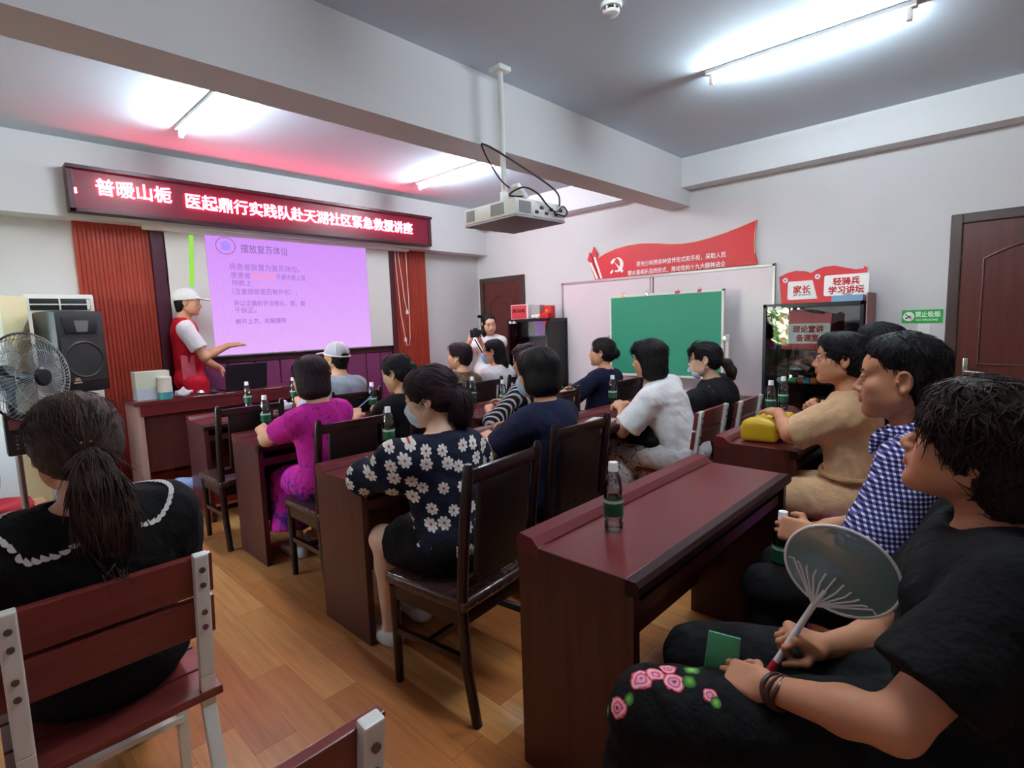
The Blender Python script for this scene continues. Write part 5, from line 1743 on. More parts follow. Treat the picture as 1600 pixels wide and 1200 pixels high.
    def top(self, m, sleeve=.62, o=.012, hem=None, neck=(.072, .06), loose=.010, name='shirt', folds=.0045, k=.06, seed=1, vneck=0.0, ff=42.0, coarse=None, puff=0.0, long_to=None, back_scoop=None):
        r = Rec()
        self.torso(r, o, k)
        for s in (-1, 1):
            r.cap(self.NB + [0, -.01, -.015], self.NB + (self.SH[s] - self.NB) * .8 + [0, 0, .006], .036, .046, .04, o=o)
            self.arm(r, s, o, sleeve, .03, loose)
            if puff:
                r.ell(self.SH[s] + (self.EL[s] - self.SH[s]) * .35, (.055 + puff, .055 + puff, .075 + puff), None, .03, o=o)
        if folds:
            w1 = wobble(seed, folds, ff, 6, (1, 1, .55)); r.displace(w1)
            r.displace(wobble(seed + 50, folds * .5, ff * 2.3, 6))
        n0 = self.NB + self.RT[:, 1] * .02
        r.ell(n0 + self.RT[:, 2] * .055, (neck[0], neck[0] * .95, neck[1]), self.RT, .006, 'sub')
        if vneck: r.cap(n0 + self.RT[:, 1] * .10 + self.RT[:, 2] * .02, n0 + self.RT[:, 1] * .12 + self.RT[:, 2] * -vneck, .04, .004, .006, 'sub')
        hz = hem if hem is not None else self.P[2] - .06
        r.cut(lambda X, Y, Z: (hz - Z) + 0 * X)
        return self.add(name, r, m, coarse)
    def bottoms(self, m, upto=2.0, o=.013, loose=.012, name='trousers', waist=None, folds=.005, seed=3, skirt=False, coarse=None):
        r = Rec()
        B = self.bulk
        r.ell(self.P + [0, -.015, 0], (.168 * B, .128 * B, .12), self.RT, .04, o=o)
        for s in (-1, 1): self.leg(r, s, o, upto, .05 if skirt else .03, loose)
        if skirt:
            t = min(1.0, upto)
            for f_ in (.2, .4, .6, .8):
                K = self.HJ[-1] * (1 - f_) + self.HJ[1] * f_; Q = self.K[-1] * (1 - f_) + self.K[1] * f_
                r.cap(K + [0, 0, -.012], K + (Q - K) * t + [0, 0, -.012], .088 * B, .068 * B, .03, o=o, flat=True)
            if upto > 1:
                for f_ in (-.12, .1, .3, .5, .7, .9, 1.12):
                    Q = self.K[-1] * (1 - f_) + self.K[1] * f_; A_ = self.A[-1] * (1 - f_) + self.A[1] * f_
                    r.cap(Q + [0, -.01, -.01], Q + (A_ - Q) * (upto - 1) + [(f_ - .5) * .08, -.02, 0], .062, .082, .03, o=o, flat=True)
        if folds:
            r.displace(wobble(seed, folds, 34, 6)); r.displace(wobble(seed + 9, folds * .5, 85, 6))
        wz = waist if waist is not None else self.P[2] + .10
        r.cut(lambda X, Y, Z: (Z - wz) + 0 * X)
        return self.add(name, r, m, coarse)
    def shoes(self, m, o=.008, top=.075):
        for s in (-1, 1):
            r = Rec()
            A, T = self.A[s], self.T[s]
            r.cap(A + [0, -.028, -.05], T, .036, .030, .03, o=o); r.cap(A + [0, 0, -.02], A + [0, .01, -.05], .036, .038, .02, o=o)
            zt_ = A[2] - .085 + top; z0 = A[2] - .085
            r.cut(lambda X, Y, Z, a=zt_: (Z - a) + 0 * X); r.cut(lambda X, Y, Z, a=z0 + .001: (a - Z) + 0 * X)
            self.add('shoe', r, m, .008)
    def hair(self, m, style='short', seed=2, vol=0.0, ears=True, fringe=0.0, noise=.003, length=0.0, part=None, det=1.0, curl_=False, face_low=0.0, nape=False, strands=None, lift=.006, under_cap=False):
        strands = (900 if self.coarse < .0075 else 600 if self.coarse < .0085 else 260) if strands is None else strands
        q = self.hp; h = self.hs; R = self.Rh; r = Rec()
        E = lambda c, rr, k=.02, mode='add': r.ell(q(c), [v * h for v in rr], R, k * h, mode)
        v = vol
        if style in ('crew',):
            E((0, -.018, .054), (.0785, .098, .078)); E((0, .002, .080), (.066, .084, .050)); E((0, -.045, .0), (.0785, .070, .082)); E((0, -.055, -.06), (.060, .045, .05))
            face = [((0, .118, -.016), (.10, .072, .108)), ((0, .062, -.098), (.13, .075, .062)), ((.095, .006, -.012), (.022, .022, .036)), ((-.095, .006, -.012), (.022, .022, .036))]
        elif style in ('short', 'curly'):
            E((0, -.022, .042), (.088 + v, .104 + v, .086 + v)); E((0, -.055, -.005), (.082 + v * .8, .070 + v, .080 + v * .6))
            E((0, .035, .085), (.062 + v, .055, .036 + v))
            face = [((0, .118, -.040), (.085, .075, .105)), ((0, .055, -.072), (.13, .075, .068))]
            if ears: face.append(((.095, .002, -.018), (.022, .026, .034))); face.append(((-.095, .002, -.018), (.022, .026, .034)))
        elif style == 'bob':
            E((0, -.020, .040), (.090 + v, .104 + v, .088 + v))
            E((0, -.028, -.030), (.094 + v, .090 + v, .092))
            E((0, -.030, -.085 - length), (.088 + v, .082 + v, .055), .03)
            E((0, .045, .075), (.066, .052, .045))
            face = [((0, .125, -.055), (.072, .088, .108)), ((0, .10, -.12), (.072, .085, .09))]
        elif style in ('tied', 'pony', 'bun', 'low'):
            E((0, -.018, .040), (.083 + v, .102 + v, .084 + v)); E((0, -.055, -.005), (.078 + v, .066 + v, .078))
            E((0, .035, .082), (.062, .05, .032))
            face = [((0, .122, -.042), (.086, .078, .102)), ((0, .055, -.075), (.13, .072, .068))]
            if ears: face.append(((.095, .002, -.018), (.022, .028, .036))); face.append(((-.095, .002, -.018), (.022, .028, .036)))
        elif style == 'long':
            E((0, -.020, .040), (.086 + v, .103 + v, .086 + v)); E((0, -.05, -.02), (.085 + v, .072, .09))
            r.chain([q((0, -.062, -.03)), q((0, -.078, -.12)), q((0, -.085, -.20 - length))], [.078 * h, .070 * h, .045 * h], .03 * h)
            face = [((0, .122, -.045), (.082, .080, .104)), ((0, .06, -.085), (.13, .082, .068))]
            if ears: face.append(((.098, .006, -.018), (.022, .026, .034))); face.append(((-.098, .006, -.018), (.022, .026, .034)))
        if nape: E((0, -.078, -.055), (.066 + v, .050 + v * .5, .062), .02)
        for c, rr in face: E((c[0], c[1] + face_low * .15, c[2] - face_low), rr, .010, 'sub')
        if fringe:
            for k_ in range(-4, 5):
                x = k_ * .0145
                r.chain([q((x * .8, .060, .105)), q((x, .098 - abs(k_) * .0028, .068)), q((x * 1.08, .104 - abs(k_) * .0045, .068 - fringe))], [.018 * h, .013 * h, .006 * h], .010 * h)
        if under_cap:
            r.cut(lambda X, Y, Z: ((X - self.HC[0]) * R[0][2] + (Y - self.HC[1]) * R[1][2] + (Z - self.HC[2]) * R[2][2]) - .040 * h)
            strands = 120
        if style == 'bun':
            E((0, -.125, .0), (.045, .036, .045), .015)
        if noise:
            cen, axv = (self.HC + self.hs * (R @ np.array([0, -.02, .0])), R @ np.array([0, -.25, 1.0]))
            if style in ('tied', 'pony', 'bun', 'low'): axv = R @ np.array([0, -1.0, .15])
            axv = unit(axv); e1 = unit(np.cross(axv, [1, .1, 0] if abs(axv[0]) < .8 else [0, 1, 0])); e2 = np.cross(axv, e1)
            rs_ = np.random.RandomState(seed); p1, p2, p3 = rs_.rand(3) * 6
            def comb_(X, Y, Z):
                x, y, z = X - cen[0], Y - cen[1], Z - cen[2]
                u_ = x * e1[0] + y * e1[1] + z * e1[2]; v_ = x * e2[0] + y * e2[1] + z * e2[2]; w_ = x * axv[0] + y * axv[1] + z * axv[2]
                ph = np.arctan2(v_, u_); rr_ = np.clip(np.sqrt(u_ * u_ + v_ * v_) / .06, 0, 1)
                ph = ph + .25 * np.sin(w_ * 28 + p1) + (.35 * np.sin(w_ * 55 + ph * 5) if style == 'curly' or curl_ else 0)
                return rr_ * noise * (.75 * np.sin(19 * ph + p2) + .6 * np.sin(33 * ph + p3 + w_ * 20) + .4 * np.sin(51 * ph + p1))
            r.displace(comb_)
            r.displace(wobble(seed, noise * .5, 150 / h, 7, (1, 1, .3)))
            r.displace(wobble(seed + 7, noise * .8, 60 / h, 6, (1, 1, .5)))
            if style == 'curly' or curl_: r.displace(wobble(seed + 3, .007, 75, 8))
        o = self.add('hair', r, m, .0065 / det if self.coarse < .008 else .0075)
        self.strands(o, strands, seed, style in ('tied', 'bun'), curl_ or style == 'curly', lift, .42 if style == 'crew' else 1.0)
        return self
    def strands(self, o, n, seed, back, curly, lift=.006, lenk=1.0, cen=None):
        """loose tapered locks lying on the hair, part of the same mesh"""
        if not n: return
        me = o.data
        V = np.empty(len(me.vertices) * 3); me.vertices.foreach_get('co', V); V = V.reshape(-1, 3)
        Nn = np.empty(len(me.vertices) * 3); me.vertices.foreach_get('normal', Nn); Nn = Nn.reshape(-1, 3)
        rs_ = np.random.RandomState(seed + 77)
        c0 = self.hp((0, -.01, .0)) if cen is None else cen; ok = np.where(((V - c0) * Nn).sum(1) > .35 * np.linalg.norm(V - c0, axis=1))[0]
        goal = self.hp((0, -.125, -.015))
        bm = bmesh.new(); bm.from_mesh(me)
        for i in rs_.choice(ok, min(n, len(ok)), replace=False):
            p, nn = V[i], Nn[i]
            d = (goal - p) if back else (np.array([0, -.25, -1.0]) + self.Rh @ np.array([0, .0, 0]))
            if curly: d = unit(d) + rs_.randn(3) * .5
            else: d = unit(d) + rs_.randn(3) * .10
            d = unit(d - nn * np.dot(d, nn)); L = (.030 + .035 * rs_.rand()) * self.hs * lenk
            side = np.cross(nn, d) * rs_.randn() * (.35 if curly else .08)
            w0 = (.0016 + .0014 * rs_.rand()) * self.hs
            rows = []
            R0 = np.linalg.norm(p - c0)
            for k in range(5):
                t = k / 4
                q_ = p + (d + side * t) * L * t
                if cen is None: q_ = c0 + unit(q_ - c0) * (R0 * (1 - t) + min(R0, np.linalg.norm(q_ - c0)) * t)
                q_ = q_ + nn * (-.0015 + lift * t * t * rs_.rand() + .0022 * math.sin(PI * t))
                w = w0 * (1 - .85 * t) ; b2 = np.cross(nn, d)
                rows.append([bm.verts.new(q_ + b2 * w), bm.verts.new(q_ + nn * w * .8), bm.verts.new(q_ - b2 * w), bm.verts.new(q_ - nn * w * .8)])
            for a, b in zip(rows, rows[1:]):
                for k in range(4): bm.faces.new((a[k], a[(k + 1) % 4], b[(k + 1) % 4], b[k])).smooth = True
            bm.faces.new(rows[0][::-1]); bm.faces.new(rows[-1])
        bm.to_mesh(me); bm.free()
    def tail(self, m, pts, rs, squash=None, seed=4, name='ponytail', noise=.003, strands=0):
        r = Rec()
        r.chain([self.hp(p) for p in pts], rs, .02, squash=squash)
        r.displace(wobble(seed, noise, 170, 7, (1, 1, .15)))
        o = self.add(name, r, m, .006)
        if strands:
            self.strands(o, strands, seed, False, False, .004, 1.6, self.hp(pts[len(pts) // 2]))
        return self
    def mask(self, m, drop=0.0, loops=True):
        q = self.hp; h = self.hs; R = self.Rh; r = Rec()
        E = lambda c, rr, k=.015, mode='add': r.ell(q(c), [v * h for v in rr], R, k * h, mode)
        E((0, .046 - drop * .3, -.062 - drop), (.066 - drop * .15, .066 - drop * .25, .058 - drop * .35)); r.cap(q((0, .095, -.02 - drop)), q((0, .107, -.04 - drop)), .014 * h, .016 * h, .02 * h)
        def f(X, Y, Z):
            x, y, z = X - self.HC[0], Y - self.HC[1], Z - self.HC[2]
            ly = (R[0][1] * x + R[1][1] * y + R[2][1] * z) / h; lz = (R[0][2] * x + R[1][2] * y + R[2][2] * z) / h
            return np.maximum(np.maximum(.038 - ly, lz + .014 + drop + (.095 - ly) * .25), -.112 - drop - lz) * h
        r.cut(f)
        o = self.add('face_mask', r, m, .0045)
        if loops:
            for s in (-1, 1):
                b = MB(); b.tube([q((s * .062, .045, -.030 - drop)), q((s * .074, .02, -.012 - drop * .3)), q((s * .083, -.012, .012)), q((s * .084, -.026, -.01)), q((s * .076, .012, -.05 - drop)), q((s * .060, .042, -.088 - drop))], .0016, 6)
                b.build('ear_loop', M_white_plastic, o)
        return o

M_mask = mat('pale_blue_mask', srgb(150, 184, 214), .8, var=.06, vscale=40)
M_mask2 = mat('white_blue_mask', srgb(190, 200, 216), .8, var=.15, vscale=40)
M_white_shoe = mat('white_sneaker', srgb(226, 222, 222), .5)
M_black_shoe = mat('black_shoe', srgb(24, 22, 24), .45)
C_black = cloth('black_cloth', srgb(11, 10, 12), bump=.04)
C_black2 = cloth('soft_black_cloth', srgb(15, 14, 18), bump=.05)
C_navy = cloth('navy_cloth', srgb(20, 22, 46), bump=.06)
C_white = cloth('white_cotton', srgb(234, 230, 234), var=.03)
C_grey = cloth('blue_grey_cotton', srgb(168, 172, 188), var=.03)
C_beige = cloth('beige_linen', srgb(206, 168, 128), var=.05, bump=.07)
C_brown = cloth('brown_cloth', srgb(60, 44, 40))

def daisy_material():
    m = cloth('navy_daisy_print', srgb(20, 21, 40)); N = NT(m)
    vec, x, y, z = N.xyz()
    u = N.m('SUBTRACT', N.m('MULTIPLY', x, .85), N.m('MULTIPLY', y, .60)); v = N.m('SUBTRACT', z, N.m('MULTIPLY', y, .10))
    sc = 13.5
    vo = N.n('TexVoronoi', voronoi_dimensions='2D', feature='F1'); vo.inputs['Scale'].default_value = sc; vo.inputs['Randomness'].default_value = .62
    N.put(vo.inputs['Vector'], N.comb(u, v, 0.0))
    sp_ = N.n('SeparateXYZ'); N.put(sp_.inputs[0], vo.outputs['Position'])
    du = N.m('SUBTRACT', u, sp_.outputs[0]); dv = N.m('SUBTRACT', v, sp_.outputs[1])
    rad = N.m('SQRT', N.m('ADD', N.m('MULTIPLY', du, du), N.m('MULTIPLY', dv, dv)))
    spc = N.n('SeparateColor'); N.put(spc.inputs[0], vo.outputs['Color'])
    a = N.m('ADD', N.m('ARCTAN2', dv, du), N.m('MULTIPLY', spc.outputs[0], 6.28))
    pet = N.m('POWER', N.m('ABSOLUTE', N.m('COSINE', N.m('MULTIPLY', a, 4.0))), .45)
    R0 = N.m('MULTIPLY_ADD', spc.outputs[1], .006, .0225)
    R0 = N.m('MULTIPLY', R0, N.m('MULTIPLY_ADD', pet, .55, .45))
    isf = N.m('LESS_THAN', rad, R0); isc = N.m('LESS_THAN', rad, .0048)
    pc = N.mix(N.m('MULTIPLY', rad, 30.0, clamp=True), srgb(196, 190, 184), srgb(232, 228, 220))
    N.base(N.mix(isc, N.mix(isf, srgb(20, 21, 40), pc), srgb(176, 36, 40)))
    return m
def gingham_material():
    m = cloth('navy_white_gingham', srgb(220, 220, 230)); N = NT(m)
    vec, x, y, z = N.xyz()
    p = .0125
    u = N.m('SUBTRACT', N.m('MULTIPLY', y, .92), N.m('MULTIPLY', x, .45))
    s1 = N.m('LESS_THAN', N.m('FRACT', N.m('DIVIDE', u, p)), .56); s2 = N.m('LESS_THAN', N.m('FRACT', N.m('DIVIDE', z, p)), .56)
    both = N.m('ADD', s1, s2)
    f = N.m('MULTIPLY', both, .5)
    r = _ramp(N.nt, [(0.0, srgb(226, 226, 234)), (.5, srgb(92, 92, 150)), (1.0, srgb(22, 22, 62))], 'CONSTANT')
    r.color_ramp.elements[1].position = .4; r.color_ramp.elements[2].position = .9
    N.put(r.inputs['Fac'], f); N.base(r.outputs['Color'])
    return m
def leopard_material():
    m = cloth('brown_leopard_print', srgb(120, 96, 78)); N = NT(m)
    vec, x, y, z = N.xyz()
    r = _ramp(N.nt, [(.40, srgb(50, 38, 32)), (.50, srgb(126, 100, 82)), (.62, srgb(66, 52, 44)), (.72, srgb(150, 124, 100))]); N.put(r.inputs['Fac'], N.noise(vec, 34, 3, .7)); N.base(r.outputs['Color'])
    return m
def stripe_material():
    m = cloth('black_white_stripes', srgb(30, 28, 32)); N = NT(m)
    vec, x, y, z = N.xyz()
    w = N.m('ADD', N.m('ADD', N.m('MULTIPLY', x, .8), N.m('MULTIPLY', y, .5)), N.m('MULTIPLY', z, .25))
    s = N.m('LESS_THAN', N.m('FRACT', N.m('DIVIDE', w, .026)), .34)
    N.base(N.mix(s, srgb(30, 28, 34), srgb(206, 198, 200))); return m
def magenta_material():
    m = cloth('magenta_print_cotton', srgb(196, 34, 142)); N = NT(m)
    vec, x, y, z = N.xyz()
    n1 = N.noise(N.comb(x, y, N.m('MULTIPLY', z, .7)), 11, 3, .6)
    low = N.m('MULTIPLY', N.m('SUBTRACT', .72, z), 3.0, clamp=True)
    ring = N.m('LESS_THAN', N.m('ABSOLUTE', N.m('SUBTRACT', n1, .53)), N.m('MULTIPLY_ADD', low, .045, .006))
    blot = N.m('GREATER_THAN', N.m('MULTIPLY', n1, N.m('MULTIPLY_ADD', low, .5, .62)), .58)
    n2 = N.noise(vec, 40, 2)
    dk = N.mix(N.m('GREATER_THAN', n2, .56), srgb(64, 28, 110), srgb(30, 70, 110))
    c = N.mix(N.m('MULTIPLY', ring, .8), srgb(200, 36, 146), dk)
    N.base(N.mix(N.m('MULTIPLY', blot, .9), c, dk)); return m
def line_print_material():
    m = cloth('white_linen_brown_line_print', srgb(214, 208, 210)); N = NT(m)
    vec, x, y, z = N.xyz()
    n1 = N.noise(vec, 9, 2); n2 = N.noise(N.comb(N.m('ADD', x, 4.0), y, z), 7, 2)
    l1 = N.m('LESS_THAN', N.m('ABSOLUTE', N.m('SUBTRACT', n1, .5)), .012); l2 = N.m('LESS_THAN', N.m('ABSOLUTE', N.m('SUBTRACT', n2, .55)), .010)
    fl_ = N.m('GREATER_THAN', n1, .60)
    c = N.mix(N.m('MULTIPLY', fl_, .8), srgb(214, 208, 210), srgb(206, 164, 140))
    msk = N.m('GREATER_THAN', y, .16)
    N.base(N.mix(N.m('MULTIPLY', N.m('MAXIMUM', l1, l2), N.m('MULTIPLY', msk, .9)), N.mix(msk, srgb(214, 208, 210), c), srgb(74, 44, 36))); return m
def sparkle_material():
    m = cloth('black_cloth_with_sparkles', srgb(17, 16, 19)); N = NT(m)
    vec, x, y, z = N.xyz()
    vo = N.n('TexVoronoi', feature='F1'); vo.inputs['Scale'].default_value = 26; N.put(vo.inputs['Vector'], vec)
    spc = N.n('SeparateColor'); N.put(spc.inputs[0], vo.outputs['Color'])
    d = N.m('MULTIPLY', N.m('LESS_THAN', vo.outputs['Distance'], .10), N.m('GREATER_THAN', spc.outputs[0], .62))
    N.base(N.mix(d, srgb(17, 16, 19), srgb(220, 218, 214))); return m
def rose_material(spots):
    m = cloth('black_trousers_with_roses', srgb(11, 10, 12), bump=.04); N = NT(m)
    vec, x, y, z = N.xyz()
    wob = N.n('TexNoise'); wob.inputs['Scale'].default_value = 38; N.put(wob.inputs['Vector'], vec)
    cur = N.mix(0.0, srgb(11, 10, 12), srgb(11, 10, 12))
    for (cx_, cy_, cz_, rr, kind) in spots:
        ds = N.n('VectorMath', operation='DISTANCE'); N.put(ds.inputs[0], vec); ds.inputs[1].default_value = (cx_, cy_, cz_)
        d = N.m('ADD', ds.outputs['Value'], N.m('MULTIPLY', N.m('SUBTRACT', wob.outputs['Fac'], .5), rr * 1.1))
        t = N.m('DIVIDE', d, rr)
        if kind == 'rose':
            rp = _ramp(N.nt, [(0.0, srgb(120, 16, 40)), (.25, srgb(236, 170, 190)), (.45, srgb(206, 56, 96)), (.7, srgb(240, 190, 200)), (.95, srgb(200, 30, 60))])
        else:
            rp = _ramp(N.nt, [(0.0, srgb(150, 200, 90)), (.5, srgb(90, 150, 60)), (.9, srgb(50, 90, 44))])
        N.put(rp.inputs['Fac'], N.m('MULTIPLY', t, 1.0, clamp=True))
        cur = N.mix(N.m('LESS_THAN', t, 1.0), cur, rp.outputs['Color'])
    N.base(cur); return m
# ================================================================ the cast
def cap_part(p, m, m_dark=None, mesh=False, label=None):
    q = p.hp; h = p.hs; r = Rec(); R = p.Rh
    r.ell(q((0, -.016, .040)), (.092 * h, .112 * h, .098 * h), R, .01)
    def below(X, Y, Z):
        x, y, z = X - p.HC[0], Y - p.HC[1], Z - p.HC[2]
        ly = R[0][1] * x + R[1][1] * y + R[2][1] * z; lz = R[0][2] * x + R[1][2] * y + R[2][2] * z
        return (.022 * h + ly * .10) - lz
    r.cut(below)
    r.ell(q((0, .120, .040)), (.070 * h, .078 * h, .010 * h), R @ R_(0, -8, 0), .008 * h)
    r.cap(q((0, -.016, .130)), q((0, -.016, .134)), .009 * h, .007 * h, .004)
    if mesh: r.cap(q((-.03, -.118, .028)), q((.03, -.118, .028)), .022 * h, .022 * h, .004, 'sub')
    o = p.add('cap', r, m, .0055)
    if label: o['label'] = label
    if mesh:
        b = MB()
        for k in range(6):
            a = k * PI / 3 + PI / 6
            P_ = []
            for i in range(9):
                t = .07 + (PI / 2 - .12) * i / 8
                P_.append(q((.0925 * math.sin(t) * math.cos(a), -.016 + .1125 * math.sin(t) * math.sin(a), .040 + .0985 * math.cos(t))))
            b.tube(P_, .0042 * h, 6)
        P_ = [q((.0925 * math.cos(t * PI / 20), -.016 + .1125 * math.sin(t * PI / 20), .030 + .011 * math.sin(t * PI / 20))) for t in range(40)]
        b.tube(P_, .006 * h, 6, closed=True)
        b.build('cap_seam', m_dark, o)
    return o

# ---- presenter in the red volunteer vest
p = Person('person in white cap and red vest standing behind the table, pointing at the screen', (1.59, 5.765), -1.85, (1.605, 5.72, 1.735), look=(-8, -4, 0), floor=.115, sex='m', stand=True, bulk=.92, hs=1.0, skin=M_skin,
           hands={'r': (1.935, 5.56, 1.325), 'l': (1.86, 5.66, 1.05)}, elbows={'r': (.1, -.3, -1), 'l': (-.2, .6, -1)}, hdir={'r': (1, -.1, .12), 'l': (.5, -.5, -.6)}, palms={'r': (0, .3, -1)}, curl=(.4, .15))
p.body(hands_fine=False); p.face()
p.bottoms(cloth('dark_trousers', srgb(36, 34, 44)), seed=2, waist=.80)
p.shoes(M_black_shoe)
p.top(cloth('white_tee', srgb(224, 220, 224)), .72, .010, loose=.016, seed=4)
M_vest = cloth('bright_red_vest', srgb(196, 24, 46), .6)
r = Rec(); p.torso(r, .020, .06)
for s in (-1, 1): r.cap(p.NB + [0, -.01, -.01], p.NB + (p.SH[s] - p.NB) * .72, .042, .048, .04, o=.016)
for s in (-1, 1): p.leg(r, s, .026, .45)
r.displace(wobble(7, .004, 40, 6))
for s in (-1, 1): r.ell(p.SH[s] + [s * .045, 0, -.03], (.052, .10, .105), None, .01, 'sub')
n0 = p.NB + [0, .02, .0]
r.ell(n0 + [0, 0, .05], (.080, .08, .07), None, .01, 'sub')
r.cap(n0 + [0, .11, .0], n0 + [0, .14, -.30], .055, .012, .01, 'sub')
r.cut(lambda X, Y, Z: (.74 - Z) + 0 * X)
for s in (-1, 1): pass
v = p.add('vest', r, M_vest, .008)
b = MB()
b.box((.155, -.075, .90), (.168, .035, 1.13), .006); o = b.build('vest_pocket', cloth('faded_pink_pocket', srgb(214, 96, 112), .6), v); tag(o, 'faded pink pocket')
p.hair(H_black, 'crew', 3, under_cap=True)
cap_part(p, cloth('white_cap_cotton', srgb(226, 222, 224), .8), label='white cap')

# ---- woman photographing by the far door
p = Person('person with black hair bow and white dress holding a camera by the far door', (4.58, 4.74), 2.45, (4.545, 4.70, 1.445), look=(14, -16, 8), stand=True, hs=.98, skin=M_skin_pale,
           hands={'l': (4.27, 4.60, 1.30), 'r': (4.20, 4.64, 1.33)}, hdir={'l': (-.5, -.1, .8), 'r': (0, -.3, .9)}, palms={'l': (.0, -.6, .2), 'r': (.8, 0, 0)}, curl=(.7, .7))
for s in (-1, 1): pass
p.body(hands_fine=False); p.face()
p.top(C_white, .55, .014, loose=.016, seed=12)
p.bottoms(C_white, 1.35, .02, .02, 'skirt', skirt=True, waist=1.02)
p.shoes(M_white_shoe)
p.hair(H_black, 'long', 4, ears=False, length=.03)
p.tail(H_black, [(.07, .0, -.02), (.085, .03, -.10), (.08, .05, -.19)], [.022, .024, .012], name='hair_lock')
q = p.hp
b = MB()
for s in (-1, 1): b.ball(q((.075 + s * .026, -.03, .088 + s * .012)), (.030, .018, .020))
b.ball(q((.075, -.03, .088)), .012)
b.build('hair_bow', C_black, p.obj)
b = MB()
n = p.NB
b.tube([p.L((4.24, 4.63, 1.27)), p.L((4.30, 4.58, 1.12)), p.L((4.33, 4.56, 1.06)), p.L((4.38, 4.57, 1.12)), p.L((4.44, 4.62, 1.24))], .008, 6); b.build('neck_strap', C_black, p.obj)
cm = thing('camera', 'black camera with a big lens held up by the person by the far door', 'camera', (4.235, 4.605, 1.335), 2.55)
b = MB(); b.box((-.065, -.03, -.045), (.065, .03, .045), .01); b.box((-.025, -.03, .04), (.025, .025, .065), .008); b.build('camera_body', M_black, cm)
b = MB(); b.cyl((0, .02, -.002), (0, .10, -.002), .037, .04, 24); b.build('lens', M_black, cm)

# ---- woman with the ponytail, nearest on the left
p = Person('person with long brown ponytail and black top trimmed with white scalloped lace', (.215, 1.835), 0.0, (.200, 1.745, 1.175), seat=.455, look=(0, -4, 0), bulk=1.12, sw=.168, hs=1.03, det=1.15,
           hands={'l': (.10, 2.15, .62), 'r': (.33, 2.15, .62)})
p.body(hands_fine=False); p.face()
p.bottoms(C_black2, 2.0, .015, .02)
p.shoes(M_black_shoe)
p.top(C_black, .80, .020, loose=.030, puff=.022, neck=(.085, .055), seed=21, folds=.006, hem=.50)
p.hair(H_tied, 'tied', 6, vol=.012, noise=.002)
p.tail(H_tied, [(0, -.105, .005), (.01, -.142, -.035), (.015, -.148, -.10), (.02, -.140, -.17), (.03, -.125, -.24)], [.016, .036, .054, .062, .046], squash=((0, 1, 0), .5), noise=.004, strands=500)
b = MB()
for k in range(4): b.ball(p.hp((-.012 + .009 * k, -.128 - .004 * (k % 2), .010 + .004 * (k % 2))), .0058, seg=10)
b.build('hair_clip', M_chrome, p.obj)
LACE_ON = p

# ---- woman in the magenta dress
p = Person('person with a short dark bob in a magenta printed dress leaning on the second desk', (1.47, 2.98), .05, (1.432, 2.99, 1.172), look=(6, -6, 3), skin=M_skin, bulk=.95,
           hands={'l': (1.295, 3.47, .835), 'r': (1.50, 3.56, .86)}, elbows={'l': (-.7, -.2, -.7), 'r': (.4, -.3, -.8)}, palms={'l': (.5, 0, -.8)}, curl=(.95, .3),
           knees={'l': (1.41, 3.38, .50), 'r': (1.57, 3.40, .50)}, feet={'l': (1.42, 3.30, .085), 'r': (1.58, 3.36, .085)})
p.body(); p.face()
M_mag = magenta_material()
p.top(M_mag, .60, .012, loose=.014, seed=31, neck=(.080, .05), hem=.50)
p.bottoms(M_mag, 1.72, .016, .01, 'skirt', skirt=True, folds=.008, seed=33)
p.shoes(M_white_shoe)
p.hair(H_plum, 'bob', 8, vol=.004, ears=False, noise=.002)

# ---- person in the white mesh cap
p = Person('person in white mesh cap and pale grey collared shirt at the front desk', (2.17, 4.08), .10, (2.19, 4.09, 1.205), look=(14, 2, 0), sex='m', bulk=.95, hs=.98, skin=M_skin,
           hands={'l': (2.02, 4.50, .83), 'r': (2.30, 4.52, .83)})
p.body(hands_fine=False); p.face()
p.bottoms(C_brown); p.shoes(M_black_shoe)
p.top(C_grey, .75, .013, loose=.02, seed=41)
r = Rec(); r.chain([p.NB + [.062 * math.cos(t * PI / 8), .012 + .062 * math.sin(t * PI / 8), .012] for t in range(17)], [.016] * 17, .008); p.add('collar', r, C_grey, .006)
p.hair(H_black, 'crew', 3, under_cap=True)
cap_part(p, mat('grey_mesh_cap', srgb(190, 180, 194), .8), M_white_plastic, True, label='white mesh cap with pale seams')

# ---- woman in black who writes
p = Person('person in a black dress writing at the second desk, gold earring', (2.09, 2.99), .05, (2.075, 3.06, 1.135), look=(22, -14, 0), skin=M_skin,
           hands={'l': (1.90, 3.38, .835), 'r': (2.15, 3.40, .835)}, palms={'l': (0, 0, -1)}, curl=(.5, .6))
p.body(); p.face()
p.bottoms(C_black2, 1.3, .014, .012, 'skirt', skirt=True); p.shoes(M_black_shoe)
p.top(C_black, .62, .013, loose=.014, seed=45)
p.hair(H_black, 'bun', 9, vol=.006, noise=.0025)
b = MB(); b.ball(p.hp((-.085, -.012, -.045)), .006); b.build('earring', mat('gold', srgb(220, 176, 80), .25, metal=1), p.obj)
b = MB(); b.bar(p.hp((-.055, -.055, .09)), p.hp((-.02, -.075, .105)), .012, .01); b.build('hair_clip', M_white_plastic, p.obj)
b = MB(); b.cyl((1.905, 3.42, .835), (2.02, 3.30, .965), .004, seg=8); tag(b.build('pencil', mat('blue_orange_pencil', srgb(120, 150, 190), .4)), 'slanted pale blue pencil held by the woman in black who writes', 'pencil')

